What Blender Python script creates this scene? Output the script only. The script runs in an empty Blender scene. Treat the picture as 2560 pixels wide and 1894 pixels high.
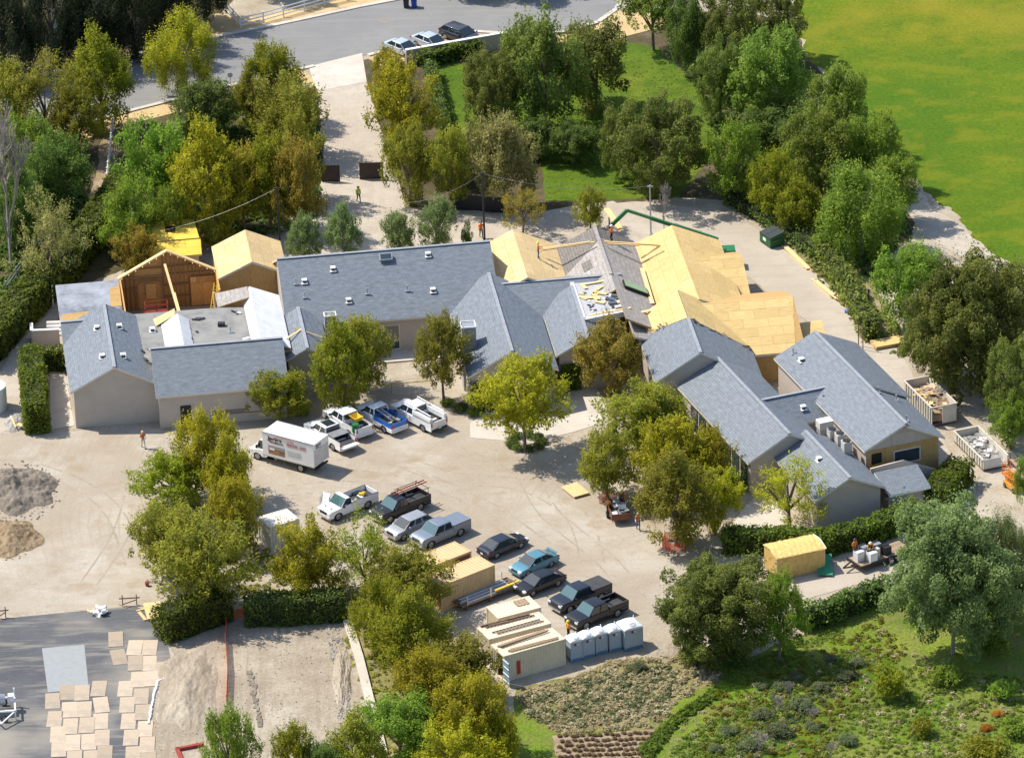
import bpy, bmesh, math, random
import numpy as np
from mathutils import Vector, Matrix, noise

S = bpy.context.scene
COL = S.collection
R = math.radians
rnd = random.Random(7)

# ------------------------------------------------------------------ camera
PITCH, FPX, ROLL, CAM_H = R(26.5), 15000.0, R(-1.9), 256.0
PW, PH = 2560, 1894
DIST = CAM_H / math.sin(PITCH)
C0 = Vector((0, -DIST * math.cos(PITCH), CAM_H))
FW = Vector((0, math.cos(PITCH), -math.sin(PITCH)))
UP0 = Vector((0, math.sin(PITCH), math.cos(PITCH)))
RT0 = Vector((1, 0, 0))
RT = RT0 * math.cos(ROLL) + UP0 * math.sin(ROLL)
UP = UP0 * math.cos(ROLL) - RT0 * math.sin(ROLL)
cam = bpy.data.cameras.new('camera')
cam.sensor_fit = 'HORIZONTAL'; cam.sensor_width = 36.0
cam.lens = 36.0 * FPX / PW
cam.clip_start = 10; cam.clip_end = 3000
camo = bpy.data.objects.new('camera', cam); COL.objects.link(camo)
camo.matrix_world = Matrix(((RT.x, UP.x, -FW.x, C0.x), (RT.y, UP.y, -FW.y, C0.y), (RT.z, UP.z, -FW.z, C0.z), (0, 0, 0, 1)))
S.camera = camo

# ------------------------------------------------------------------ sky, sun, exposure
SUN_EL, SHADOW_AZ = R(53), R(-25)
w = bpy.data.worlds.new('World'); S.world = w; w.use_nodes = True
nt = w.node_tree
sky = nt.nodes.new('ShaderNodeTexSky'); sky.sky_type = 'NISHITA'; sky.sun_disc = False
sky.sun_elevation = SUN_EL
SUN_AZ = SHADOW_AZ + math.pi
sky.sun_rotation = math.pi / 2 - SUN_AZ
bg = nt.nodes['Background']; bg.inputs['Strength'].default_value = 0.14
nt.links.new(sky.outputs[0], bg.inputs['Color'])
sl = bpy.data.lights.new('sun', 'SUN'); sl.energy = 4.35; sl.angle = R(0.53); sl.color = (1.0, 0.93, 0.81)
so = bpy.data.objects.new('sun', sl); COL.objects.link(so)
sd = Vector((math.cos(SHADOW_AZ) * math.cos(SUN_EL), math.sin(SHADOW_AZ) * math.cos(SUN_EL), -math.sin(SUN_EL)))
so.rotation_euler = sd.to_track_quat('-Z', 'Y').to_euler(); so.location = (-60, 40, 120)
S.render.engine = 'CYCLES'
S.view_settings.view_transform = 'Standard'; S.view_settings.look = 'None'
S.view_settings.gamma = 1.0; S.view_settings.use_curve_mapping = False
S.view_settings.exposure = 0.52

# ------------------------------------------------------------------ survey helpers (photo sample -> place on the ground / at a height)
ZM = {'A': (0, 500, 2.664), 'B': (640, 520, 2.664), 'C': (1160, 460, 2.664), 'D': (1600, 740, 2.326), 'E': (0, 0, 2.581), 'F': (700, 0, 2.581),
      'G': (1500, 0, 2.1066), 'H': (560, 960, 3.177), 'I': (960, 1280, 2.6905), 'J': (0, 1040, 1.935), 'K': (1260, 1580, 1.7177),
      'L': (1700, 1180, 2.5965), 'O': (0, 0, .8723), 'M': (2240, 900, 4.347), 'N': (1860, 560, 4.13), 'Q': (0, 1500, 4.193), 'T': (760, 20, 4.135)}
def at(k, x, y, z=0.0):
    a, b, s = ZM[k]
    d = FW + RT * ((a + x / s - PW / 2) / FPX) - UP * ((b + y / s - PH / 2) / FPX)
    return C0 + d * ((z - CAM_H) / d.z)
class Frame:
    def __init__(s, deg): s.a = R(deg); s.c = math.cos(s.a); s.s = math.sin(s.a)
    def __call__(s, u, v, z=0.0): return Vector((u * s.c - v * s.s, u * s.s + v * s.c, z))
FA, FB = Frame(6.7), Frame(20.0)

# ------------------------------------------------------------------ materials
MATS = {}
def _base(name):
    m = bpy.data.materials.new(name); m.use_nodes = True
    n = m.node_tree; b = n.nodes['Principled BSDF']; MATS[name] = m
    return m, n, b
def _noise(n, co, scale, detail=4, rough=.6):
    t = n.nodes.new('ShaderNodeTexNoise'); t.inputs['Scale'].default_value = scale
    t.inputs['Detail'].default_value = detail; t.inputs['Roughness'].default_value = rough
    if co is not None: n.links.new(co, t.inputs['Vector'])
    return t.outputs['Fac']
def _ramp(n, fac, stops):
    r = n.nodes.new('ShaderNodeValToRGB'); e = r.color_ramp.elements
    while len(e) < len(stops): e.new(0.5)
    for el, (p, c) in zip(e, stops): el.position = p; el.color = (*c, 1)
    n.links.new(fac, r.inputs[0]); return r.outputs[0]
def _mix(n, fac, a, b, mode='MIX'):
    m = n.nodes.new('ShaderNodeMix'); m.data_type = 'RGBA'; m.blend_type = mode
    for s, v in ((0, fac), (6, a), (7, b)):
        if isinstance(v, (float, int)): m.inputs[s].default_value = v
        elif isinstance(v, tuple): m.inputs[s].default_value = (*v, 1)
        else: n.links.new(v, m.inputs[s])
    return m.outputs[2]
def _math(n, op, a, b=None, c=None):
    m = n.nodes.new('ShaderNodeMath'); m.operation = op
    for i, v in enumerate((a, b, c)):
        if v is None: continue
        if isinstance(v, (float, int)): m.inputs[i].default_value = v
        else: n.links.new(v, m.inputs[i])
    return m.outputs[0]
def _map(n, co, scale=(1, 1, 1), rot=0.0):
    m = n.nodes.new('ShaderNodeMapping'); m.inputs['Scale'].default_value = scale; m.inputs['Rotation'].default_value = (0, 0, rot)
    n.links.new(co, m.inputs['Vector']); return m.outputs[0]
def _bump(n, b, h, dist, strength=1.0):
    u = n.nodes.new('ShaderNodeBump'); u.inputs['Distance'].default_value = dist; u.inputs['Strength'].default_value = strength
    n.links.new(h, u.inputs['Height']); n.links.new(u.outputs[0], b.inputs['Normal'])
def col_mat(name, c, rough=.6, metal=0.0, vary=.12, scale=1.5, spec=.4, coat=0.0, objvar=0.0, bump=0.0):
    m, n, b = _base(name)
    co = n.nodes.new('ShaderNodeTexCoord').outputs['Object']
    f = _noise(n, co, scale, 5, .65)
    lo = tuple(max(0, x * (1 - vary * 1.6)) for x in c); hi = tuple(min(1, x * (1 + vary)) for x in c)
    cc = _ramp(n, f, [(.3, lo), (.5, c), (.72, hi)])
    if objvar:
        oi = n.nodes.new('ShaderNodeObjectInfo').outputs['Random']
        v = _math(n, 'MULTIPLY_ADD', oi, 2 * objvar, 1 - objvar)
        hs = n.nodes.new('ShaderNodeHueSaturation'); n.links.new(v, hs.inputs['Value']); n.links.new(cc, hs.inputs['Color']); cc = hs.outputs[0]
    n.links.new(cc, b.inputs['Base Color'])
    b.inputs['Roughness'].default_value = rough; b.inputs['Metallic'].default_value = metal
    b.inputs['Specular IOR Level'].default_value = spec
    if coat: b.inputs['Coat Weight'].default_value = coat; b.inputs['Coat Roughness'].default_value = .06
    if bump: _bump(n, b, _noise(n, co, scale * 6, 3), bump)
    return m
def ground_mat(name, big, mid, fine, fine_amt=.25, bs=.05, ms=.35, fs=5.0, bump=.05, rough=.95, stretch=None, extra=None, tracks=None):
    """big: ramp of three colours over large patches; mid/fine: patches multiplied on top"""
    m, n, b = _base(name)
    co = n.nodes.new('ShaderNodeTexCoord').outputs['Object']
    c = _ramp(n, _noise(n, co, bs, 5, .6), [(.34, big[0]), (.5, big[1]), (.66, big[2])])
    f2 = _ramp(n, _noise(n, co, ms, 6, .7), [(.42, (0, 0, 0)), (.66, (1, 1, 1))])
    c = _mix(n, f2, c, mid)
    f3 = _noise(n, co, fs, 4, .75)
    g = _ramp(n, f3, [(.3, (1 - fine_amt,) * 3), (.7, (1 + fine_amt * .6,) * 3)])
    c = _mix(n, 1.0, c, g, 'MULTIPLY')
    if stretch:
        sc, rot, colr, amt = stretch
        f4 = _noise(n, _map(n, co, sc, rot), 1.0, 5, .65)
        c = _mix(n, _math(n, 'MULTIPLY', _ramp(n, f4, [(.5, (0, 0, 0)), (.62, (1, 1, 1))]), amt), c, colr)
    if extra:
        sc, lo, hi, colr, amt = extra
        f5 = _noise(n, co, sc, 3, .5)
        c = _mix(n, _math(n, 'MULTIPLY', _ramp(n, f5, [(lo, (0, 0, 0)), (hi, (1, 1, 1))]), amt), c, colr)
    if tracks:
        (tx, ty), sc, colr, amt = tracks
        mp = n.nodes.new('ShaderNodeMapping'); mp.inputs['Location'].default_value = (-tx, -ty, 0); n.links.new(co, mp.inputs['Vector'])
        wv = n.nodes.new('ShaderNodeTexWave'); wv.wave_type = 'RINGS'; wv.rings_direction = 'Z'; wv.inputs['Scale'].default_value = sc; wv.inputs['Distortion'].default_value = 9.0; wv.inputs['Detail'].default_value = 3; wv.inputs['Detail Scale'].default_value = .25
        n.links.new(mp.outputs[0], wv.inputs['Vector'])
        msk = _ramp(n, _noise(n, co, .09, 3, .5), [(.45, (0, 0, 0)), (.6, (1, 1, 1))])
        tk = _math(n, 'MULTIPLY', _ramp(n, wv.outputs['Fac'], [(.80, (0, 0, 0)), (.93, (1, 1, 1))]), msk)
        c = _mix(n, _math(n, 'MULTIPLY', tk, amt), c, colr)
    n.links.new(c, b.inputs['Base Color']); b.inputs['Roughness'].default_value = rough
    b.inputs['Specular IOR Level'].default_value = .15
    if bump: _bump(n, b, f3, bump)
    return m
def leaf_mat(name, c1, c2, c3, trans=.55, scale=.55):
    m, n, b = _base(name)
    co = n.nodes.new('ShaderNodeTexCoord').outputs['Object']
    oi = n.nodes.new('ShaderNodeObjectInfo').outputs['Random']
    at_ = n.nodes.new('ShaderNodeAttribute'); at_.attribute_name = 'tone'
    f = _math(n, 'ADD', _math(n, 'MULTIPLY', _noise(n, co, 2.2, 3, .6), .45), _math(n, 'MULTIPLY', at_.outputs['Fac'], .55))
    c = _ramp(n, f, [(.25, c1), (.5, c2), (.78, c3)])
    hs = n.nodes.new('ShaderNodeHueSaturation')
    n.links.new(_math(n, 'MULTIPLY_ADD', oi, .030, .490), hs.inputs['Hue'])
    n.links.new(_math(n, 'MULTIPLY_ADD', oi, .36, .84), hs.inputs['Value'])
    n.links.new(c, hs.inputs['Color'])
    n.links.new(hs.outputs[0], b.inputs['Base Color'])
    b.inputs['Roughness'].default_value = .55; b.inputs['Specular IOR Level'].default_value = .25
    tr = n.nodes.new('ShaderNodeBsdfTranslucent'); n.links.new(hs.outputs[0], tr.inputs['Color'])
    mx = n.nodes.new('ShaderNodeMixShader'); mx.inputs[0].default_value = trans
    n.links.new(b.outputs[0], mx.inputs[1]); n.links.new(tr.outputs[0], mx.inputs[2])
    n.links.new(mx.outputs[0], n.nodes['Material Output'].inputs[0])
    return m
def shingle_mat(name, c1, c2, c3, bw=.34, bh=.24, mortar=.35):
    m, n, b = _base(name)
    uv = n.nodes.new('ShaderNodeTexCoord').outputs['UV']
    br = n.nodes.new('ShaderNodeTexBrick'); n.links.new(uv, br.inputs['Vector'])
    br.inputs['Scale'].default_value = 1; br.inputs['Brick Width'].default_value = bw; br.inputs['Row Height'].default_value = bh
    br.inputs['Mortar Size'].default_value = .018; br.inputs['Mortar Smooth'].default_value = .3; br.inputs['Bias'].default_value = 0
    br.inputs['Color1'].default_value = (*c1, 1); br.inputs['Color2'].default_value = (*c2, 1)
    br.inputs['Mortar'].default_value = (*[x * mortar for x in c1], 1)
    f = _noise(n, uv, .55, 5, .65)
    c = _mix(n, _math(n, 'MULTIPLY', _ramp(n, f, [(.42, (0, 0, 0)), (.7, (1, 1, 1))]), .6), br.outputs['Color'], c3)
    f2 = _noise(n, _map(n, uv, (1.2, 3.2, 1)), 1.0, 3, .6)
    c = _mix(n, 1.0, c, _ramp(n, f2, [(.3, (.80,) * 3), (.7, (1.18,) * 3)]), 'MULTIPLY')
    n.links.new(c, b.inputs['Base Color']); b.inputs['Roughness'].default_value = .62; b.inputs['Specular IOR Level'].default_value = .35
    _bump(n, b, br.outputs['Fac'], -.012)
    return m
def wood_mat(name, c1, c2, c3, objvar=.08, scale=1.0, stain=None):
    m, n, b = _base(name)
    uv = n.nodes.new('ShaderNodeTexCoord').outputs['UV']
    f = _noise(n, _map(n, uv, (1.2 * scale, 6 * scale, 1)), 1.0, 5, .7)
    c = _ramp(n, f, [(.3, c1), (.5, c2), (.7, c3)])
    if stain:
        f2 = _noise(n, uv, .6, 5, .6)
        c = _mix(n, _math(n, 'MULTIPLY', _ramp(n, f2, [(.48, (0, 0, 0)), (.7, (1, 1, 1))]), .7), c, stain)
    oi = n.nodes.new('ShaderNodeObjectInfo').outputs['Random']
    hs = n.nodes.new('ShaderNodeHueSaturation'); n.links.new(_math(n, 'MULTIPLY_ADD', oi, 2 * objvar, 1 - objvar), hs.inputs['Value'])
    n.links.new(c, hs.inputs['Color'])
    n.links.new(hs.outputs[0], b.inputs['Base Color']); b.inputs['Roughness'].default_value = .75; b.inputs['Specular IOR Level'].default_value = .2
    return m
def glass_mat(name, c, rough=.05, spec=.8):
    m, n, b = _base(name)
    b.inputs['Base Color'].default_value = (*c, 1); b.inputs['Roughness'].default_value = rough
    b.inputs['Specular IOR Level'].default_value = spec; b.inputs['Coat Weight'].default_value = .6; b.inputs['Coat Roughness'].default_value = .03
    return m

slate = shingle_mat('slate_shingle', (.155, .180, .212), (.190, .216, .250), (.160, .185, .215), mortar=.78)
felt_brown = shingle_mat('brown_felt', (.150, .135, .120), (.185, .165, .145), (.21, .19, .17), .9, .30, .45)
felt_tan = shingle_mat('tan_felt', (.30, .275, .25), (.34, .31, .28), (.36, .34, .33), 1.0, .45, .7)
felt_grey = col_mat('grey_membrane', (.235, .235, .225), .9, vary=.18, scale=.8)
felt_white = col_mat('pale_underlay', (.62, .63, .66), .7, vary=.08, scale=1.2)
ply = wood_mat('plywood', (.50, .345, .155), (.62, .455, .23), (.69, .53, .29), .10, stain=(.66, .50, .28))
ply_yel = wood_mat('yellow_sheathing', (.50, .35, .14), (.60, .43, .185), (.66, .49, .235), .09)
shed_yel = wood_mat('shed_yellow', (.62, .42, .06), (.74, .52, .08), (.78, .57, .11), .06)
ply_pale = wood_mat('pale_plywood', (.36, .285, .21), (.44, .355, .265), (.49, .41, .32), .20, stain=(.31, .275, .235))
osb = wood_mat('osb_board', (.30, .19, .07), (.44, .28, .11), (.54, .36, .16), .06, 2.2)
stud = wood_mat('framing_timber', (.20, .10, .04), (.30, .15, .06), (.40, .21, .08), .2, 2.0)
boardm = wood_mat('orange_board', (.44, .22, .07), (.58, .31, .10), (.68, .40, .14), .22, 1.5)
lumber = wood_mat('fresh_lumber', (.62, .41, .17), (.76, .54, .26), (.82, .62, .34), .08, 2.0)
oldwood = wood_mat('weathered_timber', (.20, .14, .09), (.33, .24, .16), (.45, .34, .23), .2, 2.0)
stucco = col_mat('beige_stucco', (.46, .40, .34), .9, vary=.06, scale=.6, bump=.004)
trim = col_mat('cream_trim', (.62, .57, .47), .6, vary=.05)
trim_w = col_mat('white_trim', (.78, .77, .74), .5, vary=.04)
metal_g = col_mat('galvanised_metal', (.45, .46, .48), .4, .6, vary=.1)
dark = col_mat('dark_opening', (.012, .012, .014), .6, vary=.1)
glassm = glass_mat('window_glass', (.03, .045, .06))
glass_g = glass_mat('green_skylight_glass', (.24, .34, .14), .5)
asphalt = ground_mat('asphalt', ((.20, .20, .205), (.225, .225, .225), (.25, .247, .24)), (.215, .214, .212), None, .10, bs=.12, ms=.6, fs=9, bump=.01, rough=.85, stretch=((.04, 1.5, 1), R(-13), (.27, .265, .255), .45))
concrete = ground_mat('pale_concrete', ((.50, .455, .39), (.55, .505, .44), (.59, .55, .485)), (.48, .43, .365), None, .08, bs=.15, ms=.5, fs=6, bump=.004, rough=.85)
drive_m = ground_mat('driveway_gravel', ((.42, .365, .30), (.47, .415, .345), (.51, .46, .385)), (.40, .345, .28), None, .16, bs=.08, ms=.5, fs=5, bump=.02, stretch=((1.2, .05, 1), R(-8), (.40, .335, .27), .5))
pathway_m = ground_mat('paved_lane', ((.40, .35, .285), (.455, .40, .33), (.49, .44, .37)), (.39, .335, .265), None, .10, bs=.1, ms=.4, fs=6, bump=.01, stretch=((.06, .9, 1), R(-45), (.36, .315, .27), .45))
dirt_m = ground_mat('dry_dirt', ((.37, .318, .245), (.42, .368, .29), (.46, .415, .34)), (.33, .27, .195), None, .22, bs=.06, ms=.28, fs=3.5, bump=.05)
gravel_m = ground_mat('yard_gravel', ((.345, .297, .235), (.405, .360, .295), (.455, .415, .352)), (.335, .278, .21), None, .15, bs=.07, ms=.20, fs=4.0, bump=.03, stretch=((.10, .8, 1), R(25), (.37, .305, .23), .5), extra=(.35, .58, .70, (.31, .245, .165), .75), tracks=((8, -25), .35, (.33, .27, .195), .5))
pit_m = ground_mat('excavated_dirt', ((.335, .282, .215), (.395, .34, .265), (.44, .39, .31)), (.30, .25, .19), None, .25, bs=.10, ms=.3, fs=3.0, bump=.08, stretch=((1.1, .07, 1), R(-4), (.27, .222, .165), .75))
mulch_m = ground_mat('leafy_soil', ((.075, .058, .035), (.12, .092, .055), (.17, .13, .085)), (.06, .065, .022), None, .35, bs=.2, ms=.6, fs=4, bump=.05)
verge_m = ground_mat('tan_verge', ((.48, .335, .165), (.56, .41, .215), (.62, .47, .27)), (.48, .345, .18), None, .15, bs=.15, ms=.5, fs=5, bump=.02)
field_m = ground_mat('meadow', ((.058, .135, .006), (.115, .170, .007), (.205, .195, .010)), (.075, .140, .006), None, .34, bs=.028, ms=.13, fs=2.6, bump=.10, stretch=((.20, .30, 1), R(35), (.195, .19, .011), .4), extra=(.055, .54, .74, (.26, .21, .022), .7))
tilled_m = ground_mat('tilled_soil', ((.27, .20, .13), (.34, .26, .175), (.40, .32, .22)), (.24, .175, .11), None, .25, bs=.2, ms=.5, fs=4, bump=.05)
lawn_m = ground_mat('lawn_grass', ((.075, .140, .010), (.115, .175, .013), (.175, .195, .018)), (.065, .120, .010), None, .35, bs=.08, ms=.4, fs=3.2, bump=.12)
garden_m = ground_mat('garden_grass', ((.095, .185, .012), (.145, .230, .018), (.225, .265, .035)), (.20, .195, .06), None, .4, bs=.07, ms=.25, fs=2.8, bump=.18, extra=(.11, .56, .66, (.075, .14, .008), .75))
bank_m = ground_mat('dry_bank', ((.22, .19, .075), (.30, .25, .12), (.38, .31, .18)), (.14, .16, .04), None, .35, bs=.12, ms=.3, fs=3, bump=.12)
tarmac_m = ground_mat('dusty_pad', ((.082, .086, .095), (.112, .116, .125), (.165, .165, .165)), (.105, .108, .116), None, .18, bs=.10, ms=.35, fs=5, bump=.008, rough=.8, stretch=((.13, .9, 1), R(-52), (.27, .25, .215), .6), extra=(.10, .50, .68, (.30, .27, .225), .75))
pile_m = ground_mat('dark_spoil', ((.19, .16, .13), (.25, .215, .175), (.32, .28, .235)), (.20, .17, .14), None, .35, bs=.3, ms=.8, fs=3, bump=.12)
pile2_m = ground_mat('brown_spoil', ((.24, .17, .10), (.32, .24, .15), (.38, .30, .20)), (.23, .165, .10), None, .3, bs=.3, ms=.8, fs=3, bump=.12)
rubble_m = ground_mat('rubble', ((.22, .21, .20), (.40, .38, .36), (.60, .58, .55)), (.30, .28, .26), None, .4, bs=.9, ms=1.5, fs=4, bump=.08)
white_p = col_mat('white_paint', (.80, .80, .79), .35, vary=.03, coat=.5)
bark = col_mat('bark', (.19, .15, .115), .95, vary=.35, scale=4, bump=.02)
bark_g = col_mat('grey_bark', (.30, .27, .235), .95, vary=.25, scale=4, bump=.02)
L_OLIVE = leaf_mat('leaf_olive', (0.141, 0.151, 0.022), (0.270, 0.271, 0.033), (0.459, 0.429, 0.050))
L_YEL = leaf_mat('leaf_yellow_olive', (0.183, 0.183, 0.013), (0.353, 0.333, 0.020), (0.570, 0.502, 0.031))
L_LIME = leaf_mat('leaf_lime', (0.150, 0.178, 0.013), (0.270, 0.293, 0.018), (0.408, 0.408, 0.029))
L_GREEN = leaf_mat('leaf_green', (0.108, 0.176, 0.020), (0.207, 0.298, 0.032), (0.355, 0.445, 0.052))
L_DARK = leaf_mat('leaf_dark_green', (0.066, 0.109, 0.024), (0.127, 0.192, 0.036), (0.256, 0.322, 0.062))
L_OAK = leaf_mat('leaf_oak', (0.097, 0.129, 0.027), (0.188, 0.222, 0.043), (0.336, 0.366, 0.074))
L_SILVER = leaf_mat('leaf_silver', (0.122, 0.174, 0.056), (0.226, 0.297, 0.097), (0.373, 0.445, 0.170))
L_RUST = leaf_mat('leaf_rust', (0.167, 0.162, 0.024), (0.340, 0.286, 0.040), (0.550, 0.402, 0.070))
L_BROWN = leaf_mat('leaf_twiggy', (0.158, 0.152, 0.044), (0.284, 0.262, 0.077), (0.436, 0.380, 0.132), .35)
L_HEDGE = leaf_mat('leaf_hedge', (0.069, 0.106, 0.012), (0.138, 0.187, 0.018), (0.255, 0.291, 0.028))
L_FRESH = leaf_mat('leaf_fresh', (0.120, 0.178, 0.024), (0.222, 0.299, 0.042), (0.360, 0.425, 0.075))
L_TAN = leaf_mat('leaf_dry_grass', (.34, .285, .14), (.50, .43, .24), (.64, .57, .37), .4)
L_COVER = leaf_mat('leaf_ground_cover', (0.110, 0.174, 0.020), (0.198, 0.277, 0.034), (0.330, 0.399, 0.077))
L_SAGE = leaf_mat('leaf_sage', (0.108, 0.144, 0.061), (0.186, 0.219, 0.099), (0.288, 0.312, 0.154))
L_PLUM = leaf_mat('leaf_brown_mound', (0.086, 0.050, 0.022), (0.144, 0.088, 0.040), (0.218, 0.138, 0.065), .1)
L_FLOWER = leaf_mat('leaf_orange_flower', (.20, .20, .03), (.55, .25, .03), (.75, .35, .05))
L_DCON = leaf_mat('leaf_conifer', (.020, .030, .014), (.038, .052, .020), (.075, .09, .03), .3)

ridge_m = col_mat('ridge_cap_grey', (.27, .29, .32), .7, vary=.12, scale=2)
# ------------------------------------------------------------------ mesh helpers
class MB:
    def __init__(s): s.v = []; s.f = []; s.m = []; s.uv = {}
    def add(s, vs, fs, mi=0):
        o = len(s.v); s.v += [Vector(p) for p in vs]
        for f in fs: s.f.append([o + i for i in f]); s.m.append(mi)
        return o
    def box(s, c, d, mi=0, M=None):
        cx, cy, cz = c; x, y, z = d[0] / 2, d[1] / 2, d[2] / 2
        vs = [Vector((cx + a * x, cy + b * y, cz + e * z)) for e in (-1, 1) for b in (-1, 1) for a in (-1, 1)]
        if M is not None: vs = [M @ v for v in vs]
        s.add(vs, [(0, 2, 3, 1), (4, 5, 7, 6), (0, 1, 5, 4), (2, 6, 7, 3), (0, 4, 6, 2), (1, 3, 7, 5)], mi); return s
    def slab(s, pts, th, mi=0, ms=None, uvf=None, d=None):
        ms = mi if ms is None else ms; n = len(pts); pts = [Vector(p) for p in pts]
        dv = Vector((0, 0, -th)) if d is None else d * th
        nn = Vector((0, 0, 0))
        for i in range(n): nn += pts[i].cross(pts[(i + 1) % n])
        if nn.dot(-dv) < 0: pts = pts[::-1]
        o = len(s.v); s.v += pts + [p + dv for p in pts]
        s.f.append(list(range(o, o + n))); s.m.append(mi)
        if uvf: s.uv[len(s.f) - 1] = uvf
        s.f.append(list(range(o + 2 * n - 1, o + n - 1, -1))); s.m.append(ms)
        for i in range(n):
            j = (i + 1) % n; s.f.append([o + i, o + n + i, o + n + j, o + j]); s.m.append(ms)
        return s
    def tube(s, pts, r, n=6, mi=0, cap=True):
        pts = [Vector(p) for p in pts]; rr = r if isinstance(r, (list, tuple)) else [r] * len(pts); o = len(s.v)
        for i, p in enumerate(pts):
            t = (pts[min(i + 1, len(pts) - 1)] - pts[max(i - 1, 0)]).normalized()
            a = t.orthogonal().normalized() if abs(t.z) > .95 else t.cross(Vector((0, 0, 1))).normalized(); b = t.cross(a)
            for k in range(n):
                q = 2 * math.pi * k / n; s.v.append(p + a * (math.cos(q) * rr[i]) + b * (math.sin(q) * rr[i]))
        for i in range(len(pts) - 1):
            for k in range(n):
                k2 = (k + 1) % n; s.f.append([o + i * n + k, o + i * n + k2, o + (i + 1) * n + k2, o + (i + 1) * n + k]); s.m.append(mi)
        if cap:
            s.f.append([o + k for k in range(n)][::-1]); s.m.append(mi)
            e = o + (len(pts) - 1) * n; s.f.append([e + k for k in range(n)]); s.m.append(mi)
        return s
    def bar(s, a, b, wd, h, mi=0):
        """rectangular timber from a to b, wd across, h high"""
        a, b = Vector(a), Vector(b); t = (b - a).normalized()
        x = t.cross(Vector((0, 0, 1))); x = x.normalized() if x.length > .01 else Vector((1, 0, 0)); z = x.cross(t)
        vs = [p + x * (i * wd / 2) + z * (j * h / 2) for p in (a, b) for j in (-1, 1) for i in (-1, 1)]
        s.add(vs, [(0, 1, 3, 2), (4, 6, 7, 5), (0, 4, 5, 1), (2, 3, 7, 6), (0, 2, 6, 4), (1, 5, 7, 3)], mi); return s
    def cyl(s, c, r, h, n=16, axis='z', mi=0, r2=None):
        d = {'x': Vector((1, 0, 0)), 'y': Vector((0, 1, 0)), 'z': Vector((0, 0, 1))}[axis] * (h / 2); c = Vector(c)
        return s.tube([c - d, c + d], [r, r if r2 is None else r2], n, mi)
    def quad(s, a, b, c, d, mi=0): s.add([a, b, c, d], [(0, 1, 2, 3)], mi); return s
    def mesh(s, name, mats, smooth=None, uv=False):
        me = bpy.data.meshes.new(name); me.from_pydata([tuple(v) for v in s.v], [], s.f)
        for m in (mats if isinstance(mats, (list, tuple)) else [mats]): me.materials.append(m)
        me.polygons.foreach_set('material_index', s.m)
        if uv or s.uv:
            l = me.uv_layers.new(name='UVMap')
            for p in me.polygons:
                fr = s.uv.get(p.index)
                if fr: o, ax, ay = fr
                else:
                    nn = p.normal; o = Vector((0, 0, 0))
                    if abs(nn.z) > .8: ax, ay = Vector((1, 0, 0)), Vector((0, 1, 0))
                    else:
                        ax = Vector((0, 0, 1)).cross(nn).normalized() if abs(nn.z) < .99 else Vector((1, 0, 0)); ay = Vector((0, 0, 1))
                for li in p.loop_indices:
                    q = me.vertices[me.loops[li].vertex_index].co - o; l.data[li].uv = (q.dot(ax), q.dot(ay))
        if smooth is not None:
            me.polygons.foreach_set('use_smooth', [True] * len(me.polygons)); me.set_sharp_from_angle(angle=R(smooth))
        me.update(); return me
    def build(s, name, mats, parent=None, smooth=None, uv=False):
        return link(name, s.mesh(name, mats, smooth, uv), parent)
def link(name, data, parent=None):
    o = bpy.data.objects.new(name, data); COL.objects.link(o)
    if parent is not None: o.parent = parent
    return o
def tag(o, label=None, cat=None, group=None, kind=None):
    for k, v in (('label', label), ('category', cat), ('group', group), ('kind', kind)):
        if v: o[k] = v
    return o
def thing(name, label, cat, loc=(0, 0, 0), rz=0.0, group=None, kind=None):
    o = link(name, None); o.location = loc; o.rotation_euler = (0, 0, rz); o.empty_display_size = .3
    return tag(o, label, cat, group, kind)
def copy_tree(o, parent=None):
    c = o.copy(); COL.objects.link(c); c.parent = parent
    for ch in list(o.children): copy_tree(ch, c)
    return c
def jitter_outline(pts, step, amp, seed=0):
    out = []
    for i in range(len(pts)):
        a, b = pts[i], pts[(i + 1) % len(pts)]; n = max(1, int((b - a).length / step))
        for k in range(n):
            p = a.lerp(b, k / n); q = p * .35 + Vector((seed * 9.1, 3.3, 0))
            dx = noise.noise(q) + .6 * noise.noise(q * 3.1); dy = noise.noise(q + Vector((40, 7, 2))) + .6 * noise.noise(q * 3.1 + Vector((9, 1, 5)))
            out.append(p + Vector((dx, dy, 0)) * amp)
    return out
def sheet(name, k, pts, z, mat, amp=.3, step=.5, seed=1):
    P = [at(k, *p) if len(p) == 2 else Vector(p) for p in pts]
    P = jitter_outline([Vector((p.x, p.y, 0)) for p in P], step, amp, seed) if amp else P
    bm = bmesh.new(); vs = [bm.verts.new((p.x, p.y, z)) for p in P]
    f = bm.faces.new(vs)
    if f.normal.z < 0: f.normal_flip()
    bm.normal_update()
    if bm.faces[:][0].normal.z < 0: bmesh.ops.reverse_faces(bm, faces=bm.faces[:])
    bmesh.ops.triangulate(bm, faces=bm.faces[:])
    me = bpy.data.meshes.new(name); bm.to_mesh(me); bm.free(); me.materials.append(mat)
    o = link(name, me); o['kind'] = 'structure'; return o

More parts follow.
